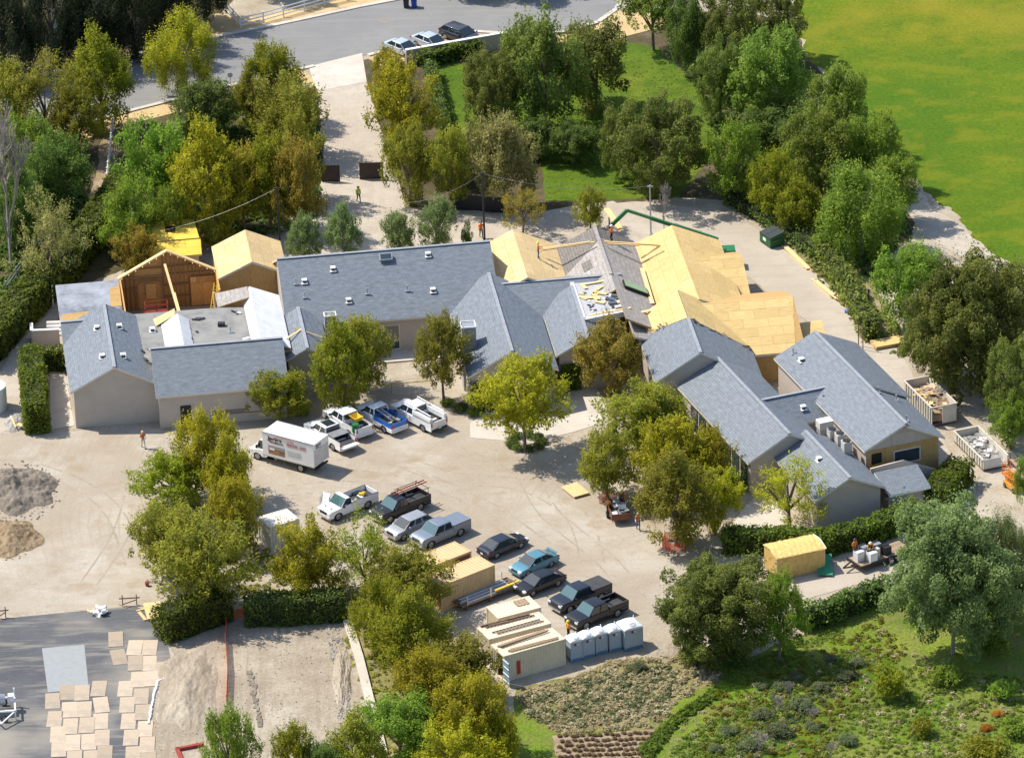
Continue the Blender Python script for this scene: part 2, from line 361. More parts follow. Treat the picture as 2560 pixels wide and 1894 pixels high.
# ------------------------------------------------------------------ ground and paving
def big_ground():
    mb = MB(); mb.quad((-420, -260, 0), (420, -260, 0), (420, 420, 0), (-420, 420, 0))
    o = mb.build('ground', dirt_m); o['kind'] = 'structure'
big_ground()
sheet('gravel_yard', 'O', [(-80, 950), (330, 930), (560, 925), (660, 880), (800, 830), (960, 850), (1080, 940), (1240, 950), (1300, 1000), (1420, 1130), (1450, 1220), (1440, 1330), (1400, 1380), (1250, 1400), (1060, 1370), (900, 1300), (600, 1200), (360, 1330), (160, 1330), (-80, 1345)], .006, gravel_m, .5, seed=2)
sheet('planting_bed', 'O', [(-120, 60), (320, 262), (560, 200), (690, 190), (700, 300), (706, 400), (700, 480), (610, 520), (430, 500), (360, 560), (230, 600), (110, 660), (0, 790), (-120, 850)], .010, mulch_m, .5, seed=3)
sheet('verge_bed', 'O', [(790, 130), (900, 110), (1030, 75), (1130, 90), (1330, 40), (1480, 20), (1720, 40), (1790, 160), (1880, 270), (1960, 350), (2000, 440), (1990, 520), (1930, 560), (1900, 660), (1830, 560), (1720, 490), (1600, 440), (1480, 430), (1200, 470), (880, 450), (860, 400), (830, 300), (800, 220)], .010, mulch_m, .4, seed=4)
sheet('lawn', 'O', [(938, 148), (1100, 120), (1240, 115), (1330, 85), (1440, 105), (1540, 210), (1560, 330), (1480, 430), (1330, 436), (1190, 440), (1180, 345), (1000, 300), (958, 270)], .018, lawn_m, .25, seed=5)
sheet('meadow', 'O', [(1705, -120), (1735, 20), (1765, 130), (1850, 240), (1940, 330), (2000, 400), (2080, 470), (2140, 545), (2233, 590), (2600, 740), (2900, 200), (2600, -400), (1705, -400)], .014, field_m, .9, seed=6)
sheet('drying_bank', 'O', [(1660, 450), (1700, 500), (1770, 610), (1830, 690), (1900, 760), (1960, 800), (1990, 760), (1920, 640), (1860, 560), (1800, 520)], .012, bank_m, .4, seed=7)
sheet('garden_slope', 'O', [(1060, 1700), (1110, 1560), (1130, 1500), (1250, 1480), (1330, 1450), (1440, 1430), (1520, 1420), (1640, 1430), (1760, 1380), (1920, 1270), (2020, 1290), (2233, 1200), (2450, 1180), (2450, 1800), (1060, 1800)], .012, garden_m, .5, seed=8)
sheet('dry_grass_bank', 'O', [(1120, 1500), (1250, 1475), (1330, 1440), (1450, 1425), (1560, 1440), (1580, 1480), (1480, 1530), (1430, 1590), (1210, 1600), (1150, 1560)], .018, bank_m, .5, seed=9)
sheet('soil_bed', 'O', [(1205, 1605), (1430, 1590), (1420, 1680), (1225, 1680)], .030, tilled_m, .3, seed=10)
sheet('mown_path', 'O', [(1380, 1652), (1430, 1590), (1520, 1520), (1640, 1460), (1800, 1390), (1830, 1400), (1690, 1480), (1570, 1550), (1480, 1620), (1460, 1700), (1370, 1700)], .024, garden_m, .25, seed=11)
sheet('mown_strip', 'O', [(1600, 1700), (1690, 1600), (1800, 1530), (1920, 1430), (1945, 1440), (1850, 1550), (1790, 1640), (1760, 1700)], .024, lawn_m, .3, seed=12)
sheet('dirt_pit', 'J', [(700, 1720), (735, 1310), (840, 1250), (830, 1110), (900, 1040), (1090, 985), (1640, 975), (1760, 1180), (1830, 1500), (1900, 1720)], .012, pit_m, .35, seed=13)
sheet('asphalt_pad', 'J', [(-60, 985), (655, 917), (790, 985), (838, 1245), (740, 1300), (705, 1720), (-60, 1720)], .020, tarmac_m, .03, seed=14)
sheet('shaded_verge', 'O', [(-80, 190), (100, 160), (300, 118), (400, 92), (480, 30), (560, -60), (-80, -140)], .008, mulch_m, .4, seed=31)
sheet('weedy_bank', 'O', [(765, 1290), (860, 1290), (1000, 1390), (1095, 1500), (1070, 1700), (840, 1700), (805, 1520), (770, 1400)], .016, bank_m, .3, seed=33)
sheet('dirt_trail', 'O', [(225, 285), (262, 285), (250, 400), (205, 480), (125, 590), (20, 705), (-40, 730), (75, 590), (165, 470), (205, 400)], .016, pile2_m, .25, seed=34)
track_m = ground_mat('compacted_track', ((.325, .278, .22), (.37, .325, .262), (.415, .37, .308)), (.305, .255, .195), None, .25, bs=.4, ms=.8, fs=4, bump=.03)
def tyre_tracks(k, pts, gauge=1.6, wd=.22, seed=0):
    P = [at(k, *p) for p in pts]; Q = []
    for i in range(len(P) - 1):
        p0, p1, p2, p3 = P[max(i - 1, 0)], P[i], P[i + 1], P[min(i + 2, len(P) - 1)]
        for j in range(10):
            t = j / 10; Q.append(.5 * ((2 * p1) + (p2 - p0) * t + (2 * p0 - 5 * p1 + 4 * p2 - p3) * t * t + (3 * p1 - p0 - 3 * p2 + p3) * t ** 3))
    for sgn in (-1, 1):
        mb = MB(); rg = random.Random(seed * 3 + sgn)
        for i in range(1, len(Q) - 2):
            if rg.random() < .22: continue
            n0, n1 = [(Q[m_ + 1] - Q[m_ - 1]).normalized() for m_ in (i, i + 1)]; s0, s1 = Vector((-n0.y, n0.x, 0)), Vector((-n1.y, n1.x, 0)); z = Vector((0, 0, .0105 + .0004 * seed)); a, b = wd * rg.uniform(.5, 1.1) / 2, wd * rg.uniform(.5, 1.1) / 2
            mb.quad(Q[i] + s0 * (sgn * gauge / 2 - a) + z, Q[i + 1] + s1 * (sgn * gauge / 2 - b) + z, Q[i + 1] + s1 * (sgn * gauge / 2 + b) + z, Q[i] + s0 * (sgn * gauge / 2 + a) + z)
        if mb.f: o = mb.build('tyre_track', track_m); o['kind'] = 'structure'
for i_, tp_ in enumerate(([(300, 990), (290, 1080), (255, 1180), (180, 1290)], [(40, 1010), (160, 1050), (250, 1120), (300, 1250)], [(720, 1010), (880, 1030), (1050, 1100), (1200, 1200), (1380, 1290)], [(1400, 1330), (1330, 1230), (1200, 1120), (1130, 1020), (1000, 960)], [(620, 1070), (760, 1060), (930, 1080), (1130, 1150)], [(860, 1000), (980, 1040), (1150, 1060), (1260, 1130), (1300, 1260)])): tyre_tracks('O', tp_, 1.6 + .1 * i_, .24, i_)
# street with kerbs
ROAD_LO = [(-60, 335), (200, 262), (300, 236), (440, 201), (560, 171), (683, 143), (800, 120), (900, 92), (965, 76), (1040, 68), (1130, 74), (1230, 68), (1300, 48), (1340, 20), (1352, -10), (1352, -60)]
ROAD_HI = [(880, -60), (880, 0), (790, 17), (640, 50), (480, 82), (300, 122), (100, 165), (-60, 205)]
sheet('street', 'O', ROAD_LO + ROAD_HI, .030, asphalt, 0)
def ribbon(name, k, pts, width, z0, z1, mat, side=1):
    P = [at(k, *p) for p in pts]; mb = MB()
    for i in range(len(P) - 1):
        a, b = P[i], P[i + 1]; t = (b - a).normalized(); nrm = Vector((-t.y, t.x, 0)) * width * side
        mb.slab([Vector((q.x, q.y, z1)) for q in (a, b, b + nrm, a + nrm)], z1 - z0)
    o = mb.build(name, mat); o['kind'] = 'structure'; return o
ribbon('kerb', 'O', [p for p in ROAD_LO if p[0] <= 683], .55, -.05, .13, concrete, -1)
ribbon('kerb', 'O', [p for p in ROAD_LO if p[0] >= 800], .55, -.05, .13, concrete, -1)
ribbon('kerb', 'O', ROAD_HI[1:], .65, -.05, .13, concrete, -1)
sheet('roadside_verge', 'O', [(-60, 346), (200, 270), (300, 243), (440, 208), (560, 178), (660, 154), (690, 178), (560, 205), (440, 232), (320, 262), (200, 300), (-60, 390)], .040, verge_m, .12, seed=15)
sheet('roadside_verge', 'O', [(800, 128), (900, 98), (965, 83), (1040, 76), (1130, 82), (1240, 76), (1300, 58), (1345, 25), (1480, 20), (1440, 60), (1330, 90), (1130, 100), (1030, 96), (930, 115), (840, 150)], .040, verge_m, .12, seed=16)
sheet('roadside_verge', 'O', [(880, -40), (885, -4), (790, 10), (640, 42), (490, 74), (400, 92), (380, 40), (480, 30), (560, 40), (760, -10), (800, -60)], .040, verge_m, .15, seed=17)
sheet('driveway_apron', 'F', [(185, 432), (530, 345), (560, 530), (235, 592)], .046, concrete, .02)
sheet('driveway', 'F', [(235, 592), (560, 530), (640, 800), (700, 985), (770, 1180), (805, 1315), (860, 1330), (880, 1400), (1200, 1380), (1500, 1400), (1900, 1330), (2150, 1300), (2400, 1420), (2200, 1560), (1500, 1640), (900, 1700), (200, 1740), (-40, 1750), (-100, 1500), (60, 1420), (200, 1330), (270, 1180), (290, 1080), (255, 700)], .034, drive_m, .12, seed=18)
sheet('rear_lane', 'G', [(-160, 1140), (30, 1075), (200, 1062), (450, 1092), (700, 1122), (850, 1225), (1000, 1340), (1150, 1450), (1300, 1590), (1420, 1720), (1560, 1830), (1640, 1950), (1700, 2100), (1900, 2500), (2300, 2900), (1700, 3000), (1300, 2300), (1100, 1700), (700, 1400), (300, 1350), (-160, 1300)], .040, pathway_m, .12, seed=19)
sheet('entry_paving', 'C', [(40, 1590), (300, 1450), (600, 1440), (760, 1340), (880, 1350), (940, 1480), (960, 1580), (700, 1660), (400, 1720), (40, 1690)], .030, concrete, .05, seed=20)
sheet('side_paving', 'L', [(250, 480), (400, 250), (520, 130), (700, 300), (720, 380), (450, 380), (330, 480)], .030, concrete, .08, seed=21)
sheet('service_lane', 'L', [(620, 700), (1000, 520), (1300, 380), (1600, 280), (1700, 380), (1400, 560), (1290, 690), (900, 800), (800, 830)], .024, pathway_m, .12, seed=22)
sheet('side_paving', 'A', [(330, 1140), (430, 1130), (495, 1500), (335, 1530)], .030, concrete, .03, seed=23)
sheet('side_path', 'A', [(380, 720), (395, 830), (220, 900), (150, 1100), (150, 1450), (0, 1560), (-60, 1300), (80, 1000), (250, 830)], .018, pathway_m, .15, seed=24)
sheet('field_trail', 'G', [(1560, 960), (1660, 985), (1760, 1100), (1900, 1190), (2060, 1330), (2233, 1430), (2233, 1480), (2030, 1390), (1880, 1340), (1700, 1240), (1600, 1100)], .022, drive_m, .35, seed=25)
# ------------------------------------------------------------------ the house
house = thing('house', 'sprawling single-storey house with grey slate gables, partly stripped to bare plywood sheathing', 'house')
def clip_poly(poly, clip):
    """2-D Sutherland-Hodgman, clip convex ccw"""
    out = poly
    for i in range(len(clip)):
        a, b = clip[i], clip[(i + 1) % len(clip)]; inp, out = out, []
        def side(p): return (b[0] - a[0]) * (p[1] - a[1]) - (b[1] - a[1]) * (p[0] - a[0])
        for j in range(len(inp)):
            p, q = inp[j], inp[(j + 1) % len(inp)]; sp, sq = side(p), side(q)
            if sp >= 0: out.append(p)
            if (sp >= 0) != (sq >= 0):
                t = sp / (sp - sq); out.append((p[0] + (q[0] - p[0]) * t, p[1] + (q[1] - p[1]) * t))
        if not out: return []
    return out
def area(p): return .5 * sum(p[i][0] * p[(i + 1) % len(p)][1] - p[(i + 1) % len(p)][0] * p[i][1] for i in range(len(p)))
def sheathing(parent, pts, mat, lw=2.44, sw=1.22, drop=0.0, seed=0, name='plywood_sheet', skip=0.0, flip=False):
    """cover a planar convex polygon with staggered boards, one object each"""
    rg = random.Random(seed); P = [Vector(p) for p in pts]
    ax = (P[1] - P[0]).normalized(); nn = (P[1] - P[0]).cross(P[-1] - P[0]).normalized()
    if nn.z < -.001: nn = -nn
    ay = nn.cross(ax)
    o = P[0]; poly = [((p - o).dot(ax), (p - o).dot(ay)) for p in P]
    if area(poly) < 0: poly = poly[::-1]
    if flip: lw, sw = sw, lw
    x0, x1 = min(p[0] for p in poly), max(p[0] for p in poly); y0, y1 = min(p[1] for p in poly), max(p[1] for p in poly)
    r = 0; y = y0
    while y < y1 - .05:
        x = x0 - (lw / 2 if r % 2 else 0) - .01
        while x < x1 - .05:
            g = .011
            q = clip_poly([(x + g, y + g), (x + lw - g, y + g), (x + lw - g, y + sw - g), (x + g, y + sw - g)], poly)
            if len(q) > 2 and area(q) > .05 and rg.random() >= skip:
                lift = .022 + rg.uniform(0, .010); mb = MB()
                mb.slab([o + ax * a + ay * b + nn * lift for a, b in q], .018, d=-nn, uvf=(o + ax * (x + rg.uniform(0, 30)) + ay * y, ax if not flip else ay, ay if not flip else ax))
                mb.build(name, mat, parent)
            x += lw
        y += sw; r += 1
def slope_uv(a, b, c):
    ax = (b - a).normalized(); n = ax.cross(c - a).normalized()
    return (a, ax, n.cross(ax))
def roof_plane(mb, a, b, c, d, mi=0, ms=1, th=.20):
    mb.slab([a, b, c, d], th, mi, ms, uvf=slope_uv(a, b, d))
def gable(fr, axis, r, s0, s1, zr, e0, z0, e1, z1, mat=slate, capto=None, sides=(1, 1), walls=True, wallmat=stucco, inset=.35, endin=.28, cap=True, zb=0.0, label=None, ends=(1, 1)):
    """gable wing: ridge at r across, from s0 to s1 along; eaves e0 (height z0) and e1 (height z1)"""
    def P(a, s, z): return fr(a, s, z) if axis == 'v' else fr(s, a, z)
    mb = MB()
    if sides[0]: roof_plane(mb, P(r, s0, zr), P(r, s1, zr), P(e0, s1, z0), P(e0, s0, z0))
    if sides[1]: roof_plane(mb, P(r, s0, zr - .002), P(r, s1, zr - .002), P(e1, s1, z1), P(e1, s0, z1))
    roof = mb.build('roof', [mat, trim], house)
    if label: roof['label'] = label
    if cap:
        c = MB(); c.bar(P(r, s0, zr + .03), P(r, s1 if capto is None else capto, zr + .03), .32, .06); c.build('ridge_cap', ridge_m if mat is slate else mat, roof, uv=True)
    if walls:
        k0 = (zr - z0) / abs(r - e0); k1 = (zr - z1) / abs(r - e1)
        w0 = e0 + inset * (1 if e0 < r else -1); w1 = e1 + inset * (1 if e1 < r else -1)
        a, b = min(s0, s1) + endin, max(s0, s1) - endin
        h0, h1, hr = z0 + inset * k0 - .22, z1 + inset * k1 - .22, zr - .24
        wm = MB(); vs = []
        for s in (a, b): vs += [P(w0, s, zb), P(w0, s, h0), P(r, s, hr), P(w1, s, h1), P(w1, s, zb)]
        fs = [(0, 1, 6, 5), (3, 4, 9, 8)]
        if ends[0]: fs.append((0, 1, 2, 3, 4))
        if ends[1]: fs.append((5, 6, 7, 8, 9))
        wm.add(vs, fs); wo = wm.build('wall', wallmat, house, uv=True)
        return roof, wo
    return roof, None
def roof_vent(roof, p, kind='box', rz=0.0):
    mb = MB(); M = Matrix.Translation(p) @ Matrix.Rotation(rz, 4, 'Z')
    if kind == 'box':
        mb.box((0, 0, .17), (.42, .36, .28), 0, M); mb.box((0, -.02, .33), (.50, .46, .05), 0, M); mb.box((0, -.2, .12), (.34, .06, .14), 1, M); mb.box((0, -.08, .02), (.62, .7, .03), 0, M)
        mb.build('roof_vent', [trim_w, dark], roof)
    else:
        mb.box((0, 0, .02), (.42, .42, .03), 0, M); mb.tube([M @ Vector((0, 0, 0)), M @ Vector((0, 0, .5))], .06, 8); mb.tube([M @ Vector((0, 0, .44)), M @ Vector((0, 0, .58))], .085, 8)
        mb.build('vent_pipe', [metal_g], roof)
def on_plane(k, px, py, fn, lo=2.5, hi=8):
    for _ in range(40):
        z_ = (lo + hi) / 2; p = at(k, px, py, z_)
        if z_ > fn(p): hi = z_
        else: lo = z_
    return p
def slope_z(v, r, zr, e, ze): return zr + (ze - zr) * abs(v - r) / abs(e - r)
# --- left gable and cross gable
r1, w1 = gable(FA, 'v', -37.94, -2.75, 11.3, 6.2, -42.25, 3.9, -33.45, 3.85, label='slate gable roof with four white box vents')
for px, py in ((645, 845), (795, 835), (680, 1035), (820, 1030)):
    eL = px in (645, 680); p = on_plane('A', px, py + 12, lambda p: slope_z(p.x * FA.c + p.y * FA.s, -37.94, 6.2, -42.25 if eL else -33.45, 3.9)) + Vector((0, 0, .1)); roof_vent(r1, p - Vector((0, 0, .12)), 'box', R(6.7) + (R(90) if px < 700 else R(-90)) * .0)
gable(FA, 'u', 10.3, -42.25, -38.3, 5.05, 7.4, 3.85, 13.2, 3.6)
lm = MB(); roof_plane(lm, FA(-42.1, 21.8, 3.55), FA(-35.85, 21.8, 3.55), FA(-36.1, 13.5, 3.3), FA(-42.15, 13.2, 3.3), 0, 1, .25)
low = lm.build('roof', [col_mat('torn_underlay_shaded', (.25, .27, .31), .8, vary=.38, scale=.5), trim], house); low['label'] = 'flat low roof with torn grey underlay and bare board at its edges'  # torn underlay, with tree shadows painted in as dark mottling
sheathing(low, [FA(-42.0, 14.0, 3.32), FA(-38.5, 13.9, 3.32), FA(-38.6, 15.7, 3.375), FA(-42.0, 15.4, 3.365)], osb, seed=3)
sheathing(low, [FA(-37.1, 16.2, 3.39), FA(-36.0, 16.2, 3.39), FA(-35.9, 20.8, 3.53), FA(-36.9, 20.0, 3.5)], osb, seed=4)
wl = MB(); 
for a, b in (((-41.9, 13.5), (-41.9, 21.6)), ((-41.9, 21.6), (-36.1, 21.6)), ((-36.1, 21.6), (-36.1, 13.5))):
    wl.slab([FA(*a, 0), FA(*b, 0), FA(*b, 3.15), FA(*a, 3.15)], .18, d=Vector((-.1, .99, 0)) if a[1] == b[1] else Vector((1, .1, 0)))
wl.build('wall', stucco, house)
# --- long front wing with the doorway
r2, w2 = gable(FA, 'u', .65, -34.3, -21.7, 6.12, -4.4, 3.5, 3.6, 4.8, label='long slate slope over the doorway wall')
dm = MB(); dm.slab([FA(-32.05, -4.13, .05), FA(-31.05, -4.13, .05), FA(-31.05, -4.13, 2.2), FA(-32.05, -4.13, 2.2)], .05, d=FA(0, 1)); d_ = dm.build('door_opening', dark, w2)
for u0, u1, z0, z1 in ((-29.0, -26.0, 1.0, 1.35), (-29.4, -23.4, .9, .98)):
    m = MB(); m.slab([FA(u0, -4.12, z0), FA(u1, -4.12, z0), FA(u1, -4.12, z1), FA(u0, -4.12, z1)], .06, d=FA(0, 1)); m.build('window', glassm, w2)
# --- flat grey membrane roof behind it, with pale underlaid ridges
fm = MB(); roof_plane(fm, FA(-35.4, 11.6, 4.62), FA(-20.9, 11.4, 4.62), FA(-20.9, 1.0, 4.55), FA(-35.4, 1.0, 4.55), 0, 1, .25)
flat = fm.build('roof', [felt_grey, osb], house); flat['label'] = 'flat grey membrane roof strewn with torn felt'
gm = MB(); roof_plane(gm, FA(-31.0, 2.0, 5.42), FA(-31.0, 9.3, 5.42), FA(-32.7, 9.0, 4.66), FA(-32.7, 2.0, 4.66)); roof_plane(gm, FA(-31.0, 2.0, 5.418), FA(-31.0, 9.3, 5.418), FA(-30.0, 9.3, 4.68), FA(-30.0, 2.0, 4.68))
gm.build('roof', [felt_white, osb], house)['label'] = 'narrow ridge in pale underlay on the flat roof'
sheathing(flat, [FA(-33.2, 8.4, 4.66), FA(-31.3, 9.3, 5.25), FA(-31.2, 10.6, 5.25), FA(-33.4, 10.0, 4.66)], ply, seed=8)
gm = MB(); roof_plane(gm, FA(-23.75, 1.2, 5.75), FA(-23.75, 13.3, 5.75), FA(-20.9, 13.0, 4.68), FA(-20.9, 1.2, 4.68)); roof_plane(gm, FA(-23.75, 1.2, 5.748), FA(-23.75, 13.3, 5.748), FA(-24.5, 11.5, 4.72), FA(-24.5, 1.2, 4.72))
gm.build('roof', [felt_white, osb], house)['label'] = 'pale underlaid gable beside the plywood gable end'
gm = MB(); roof_plane(gm, FA(-23.9, 13.4, 5.70), FA(-23.9, 11.2, 5.60), FA(-27.0, 11.5, 4.66), FA(-27.0, 14.6, 4.66), 0, 1, .1); gm.build('roof', [felt_tan, osb], house)
# --- stripped stud-framed room
sr = MB()
WU0, WU1, WV = -35.7, -26.4, 21.75
sr.slab([FA(WU0, WV + .1, 0), FA(WU1, WV + .1, 0), FA(WU1, WV + .1, 3.8), FA((WU0 + WU1) / 2, WV + .1, 6.2), FA(WU0, WV + .1, 3.8)], .12, d=FA(0, 1))
sr.slab([FA(WU0, WV, 0), FA(WU0, 13.0, 0), FA(WU0, 13.0, 3.2), FA(WU0, WV, 3.8)], .14, d=FA(-1, 0)); sr.slab([FA(WU1, WV, 0), FA(WU1, 17.5, 0), FA(WU1, 17.5, 3.6), FA(WU1, WV, 3.8)], .14, d=FA(1, 0))
studwall = sr.build('wall', boardm, house, uv=True); studwall['label'] = 'stripped room wall of brown boards and bare studs'
fl = MB(); fl.slab([FA(-35.7, 11.0, .12), FA(-26.3, 11.0, .12), FA(-26.3, 21.8, .12), FA(-35.7, 21.8, .12)], .12); fl.build('floor', oldwood, house, uv=True)
def topz(u): return 3.8 + 2.4 * (1 - abs(u - (WU0 + WU1) / 2) / ((WU1 - WU0) / 2))
u = WU0 + .08
while u < WU1:
    if not (-34.2 < u < -31.6):
        m = MB(); m.bar(FA(u, WV - .02, .12), FA(u, WV - .02, topz(u) - .1), .09, .14); m.build('stud', stud, studwall, uv=True)
    u += .41
for za, ua, ub in ((3.7, WU0, WU1), (2.5, WU0, -34.2), (2.6, -31.6, -28.3), (1.35, -31.6, -28.3), (4.6, -33.9, -28.1)):
    m = MB(); m.bar(FA(ua, WV - .05, za), FA(ub, WV - .05, za), .1, .12); m.build('plate', stud, studwall, uv=True)
arch = [FA(-32.9 + 1.25 * math.cos(t), WV - .1, 2.75 + .55 * math.sin(t)) for t in [math.pi * i / 10 for i in range(11)]]
m = MB(); m.tube(arch, .07, 4); m.bar(FA(-34.15, WV - .1, .1), FA(-34.15, WV - .1, 2.75), .14, .12); m.bar(FA(-31.65, WV - .1, .1), FA(-31.65, WV - .1, 2.75), .14, .12); m.bar(FA(-34.3, WV - .1, 3.42), FA(-31.5, WV - .1, 3.42), .14, .12); m.build('arched_door_frame', stud, studwall, uv=True)
m = MB(); m.slab([FA(-33.3, WV - .12, 1.3), FA(-32.3, WV - .12, 1.3), FA(-32.3, WV - .12, 2.9), FA(-33.3, WV - .12, 2.9)], .04, d=FA(0, 1)); m.build('board_panel', boardm, studwall, uv=True)
sheathing(studwall, [FA(-28.9, WV - .16, .2), FA(-26.5, WV - .16, .2), FA(-26.5, WV - .16, 3.3), FA(-28.9, WV - .16, 3.3)], boardm, seed=11, name='board_panel', flip=True)
for a, b in ((WU0 - .25, (WU0 + WU1) / 2), (WU1 + .25, (WU0 + WU1) / 2)):
    m = MB(); m.bar(FA(a, WV - .02, 3.72), FA(b, WV - .02, 6.32), .5, .14); m.build('rafter', lumber, studwall, uv=True)
    for k in range(7):
        t = (k + .5) / 7; p = FA(a + (b - a) * t, WV - .1, 3.72 + 2.6 * t - .1); q = FA(a + (b - a) * t, WV - .55, 3.72 + 2.6 * t - .1)
        m = MB(); m.bar(p, q, .07, .10); m.build('purlin_end', lumber, studwall, uv=True)
for (a, b, wd) in ((((-31.4, 19.8, 5.75)), ((-30.6, 13.0, 3.2)), .22), ((-30.9, 16, 4.4), (-30.6, 12.0, 3.5), .30), ((-26.35, 18.3, 3.7), (-26.3, 18.2, .1), .2), ((-26.9, 17.7, 3.3), (-26.85, 17.6, .1), .2), ((-35.6, 13.2, 3.3), (-35.5, 13.1, .1), .3)):
    m = MB(); m.bar(FA(*a), FA(*b), wd, .16); m.build('post', lumber, house, uv=True)
# --- plywood-sheathed gable box
r3, w3 = gable(FA, 'v', -22.87, 19.5, 27.0, 5.38, -26.3, 3.82, -19.45, 3.82, mat=osb, wallmat=osb, inset=.12, endin=.1, cap=False, label='gable roof freshly sheathed in plywood')
sheathing(r3, [FA(-22.87, 19.5, 5.38), FA(-22.87, 27, 5.38), FA(-26.3, 27, 3.82), FA(-26.3, 19.5, 3.82)], ply, seed=1)
sheathing(r3, [FA(-22.87, 19.5, 5.38), FA(-22.87, 27, 5.38), FA(-19.45, 27, 3.82), FA(-19.45, 19.5, 3.82)], ply, seed=2)
sheathing(w3, [FA(-26.15, 19.57, .5), FA(-19.6, 19.57, .5), FA(-19.6, 19.57, 3.65), FA(-22.87, 19.57, 5.15), FA(-26.15, 19.57, 3.65)], osb, seed=5, flip=True)
m = MB(); m.tube([at('A', 1630, 545, 3.0), at('A', 1642, 515, 3.0), at('A', 1658, 545, 3.0), at('A', 1630, 545, 3.0)], .035, 5); m.build('spray_mark', col_mat('red_spray', (.30, .04, .02), .8), w3)
# --- main roof
MR = dict(r=14.9, e=7.35, zr=7.65, ze=3.8)
r0, w0 = gable(FA, 'u', 14.9, -20.8, .05, 7.65, 7.35, 3.8, 22.4, 3.8, inset=.6, label='large plain slate roof with skylight at the ridge and scattered vents')
def on_main(px, py):
    lo, hi = 3.0, 8.5
    for _ in range(40):
        z_ = (lo + hi) / 2; p = at('B', px, py, z_); v = -p.x * FA.s + p.y * FA.c
        zz = slope_z(v, 14.9, 7.65, 7.35, 3.8)
        if z_ > zz: hi = z_
        else: lo = z_
    return p
for px, py in ((512, 408), (322, 490), (617, 618), (1145, 312), (1178, 550)): roof_vent(r0, on_main(px, py) - Vector((0, 0, .08)), 'box', R(6.7))
for px, py in ((265, 505), (325, 595), (740, 570), (1008, 550)): roof_vent(r0, on_main(px, py), 'pipe')
m = MB(); p = FA(-10.3, 13.9, 7.2); M = Matrix.Translation(p) @ Matrix.Rotation(R(6.7), 4, 'Z') @ Matrix.Rotation(R(27), 4, 'X')
m.box((0, 0, .22), (1.25, .8, .26), 0, M); sk = m.build('skylight', ridge_m, r0); m = MB(); m.box((0, 0, .36), (1.05, .62, .02), 0, M); m.build('pane', glassm, sk)
for u0, u1 in ((-16.8, -15.2), (-15.0, -13.4), (-13.2, -11.6), (-11.4, -9.8)):
    m = MB(); m.slab([FA(u0, 7.93, .25), FA(u1, 7.93, .25), FA(u1, 7.93, 2.9), FA(u0, 7.93, 2.9)], .08, d=FA(0, 1)); wn = m.build('window', trim, w0)
    m = MB(); m.slab([FA(u0 + .1, 7.91, .4), FA(u1 - .1, 7.91, .4), FA(u1 - .1, 7.91, 2.8), FA(u0 + .1, 7.91, 2.8)], .04, d=FA(0, 1)); m.build('pane', glassm, wn)
m = MB(); m.slab([FA(-18, 5.6, .16), FA(-6, 5.6, .16), FA(-6, 8.0, .16), FA(-18, 8.0, .16)], .16); m.build('patio_step', concrete, house)
def chimney(px_c, fr, u, v, w_, d_, h, lab):
    m = MB(); 
    def q(a, b, z): return fr(u + a, v + b, z)
    m.slab([q(-w_ / 2, -d_ / 2, h), q(w_ / 2, -d_ / 2, h), q(w_ / 2, d_ / 2, h), q(-w_ / 2, d_ / 2, h)], h, 0, 0)
    c = m.build('chimney', col_mat('grey_render', (.33, .34, .36), .85, vary=.06) if 'grey_render' not in MATS else MATS['grey_render'], house); c['label'] = lab
    m = MB(); t = .045
    for a0, b0, a1, b1 in ((-w_ / 2 - t, -d_ / 2 - t, w_ / 2 + t, -d_ / 2 + t), (-w_ / 2 - t, d_ / 2 - t, w_ / 2 + t, d_ / 2 + t), (-w_ / 2 - t, -d_ / 2 + t, -w_ / 2 + t, d_ / 2 - t), (w_ / 2 - t, -d_ / 2 + t, w_ / 2 + t, d_ / 2 - t)):
        m.slab([q(a0, b0, h + .12), q(a1, b0, h + .12), q(a1, b1, h + .12), q(a0, b1, h + .12)], .14)
    m.build('chimney_cap', trim_w, c); m = MB(); m.slab([q(-w_ / 2 + .1, -d_ / 2 + .1, h + .05), q(w_ / 2 - .1, -d_ / 2 + .1, h + .05), q(w_ / 2 - .1, d_ / 2 - .1, h + .05), q(-w_ / 2 + .1, d_ / 2 - .1, h + .05)], .04); m.build('flue', metal_g, c)
# --- small dormer gable, chimneys
gable(FA, 'v', -19.45, -.1, 9.0, 5.15, -21.65, 4.0, -17.3, 4.0)
chimney(None, FA, -4.15, -1.0, 1.35, 1.35, 6.6, 'broad rendered chimney with white rim on the gabled wing')
chimney(None, FA, -16.6, 6.6, 1.1, .9, 5.2, 'low rendered chimney with white rim by the main eave')
# --- middle gabled wing, smaller gable, cross roof
gable(FA, 'v', -.65, -6.45, 11.0, 6.15, -4.95, 3.8, 3.72, 3.8, label='steep slate gable beside the chimney')
ivy_wall = None
gable(FA, 'v', 7.0, -3.65, 8.0, 5.5, 3.85, 3.8, 10.3, 3.75, label='smaller slate gable next to the flat debris roof')
gable(FA, 'u', 9.6, .1, 12.1, 5.5, 4.6, 3.5, 14.2, 3.6, inset=.4)
m = MB(); roof_plane(m, FA(7.15, 8.7, 5.36), FA(11.6, 8.7, 5.36), FA(11.55, 1.6, 5.36), FA(7.2, .5, 5.36), 0, 1, .5); deck = m.build('roof', [col_mat('grey_deck', (.40, .40, .42), .85, vary=.1), trim_w], house); deck['label'] = 'flat grey deck roof with pale rim, covered in roofing debris'
for a, b in (((7.15, 8.7), (7.2, .5)), ((7.2, .5), (11.55, 1.6)), ((11.55, 1.6), (11.6, 8.7))):
    m = MB(); m.bar(FA(*a, 5.42), FA(*b, 5.42), .35, .16); m.build('rim', trim_w, deck)
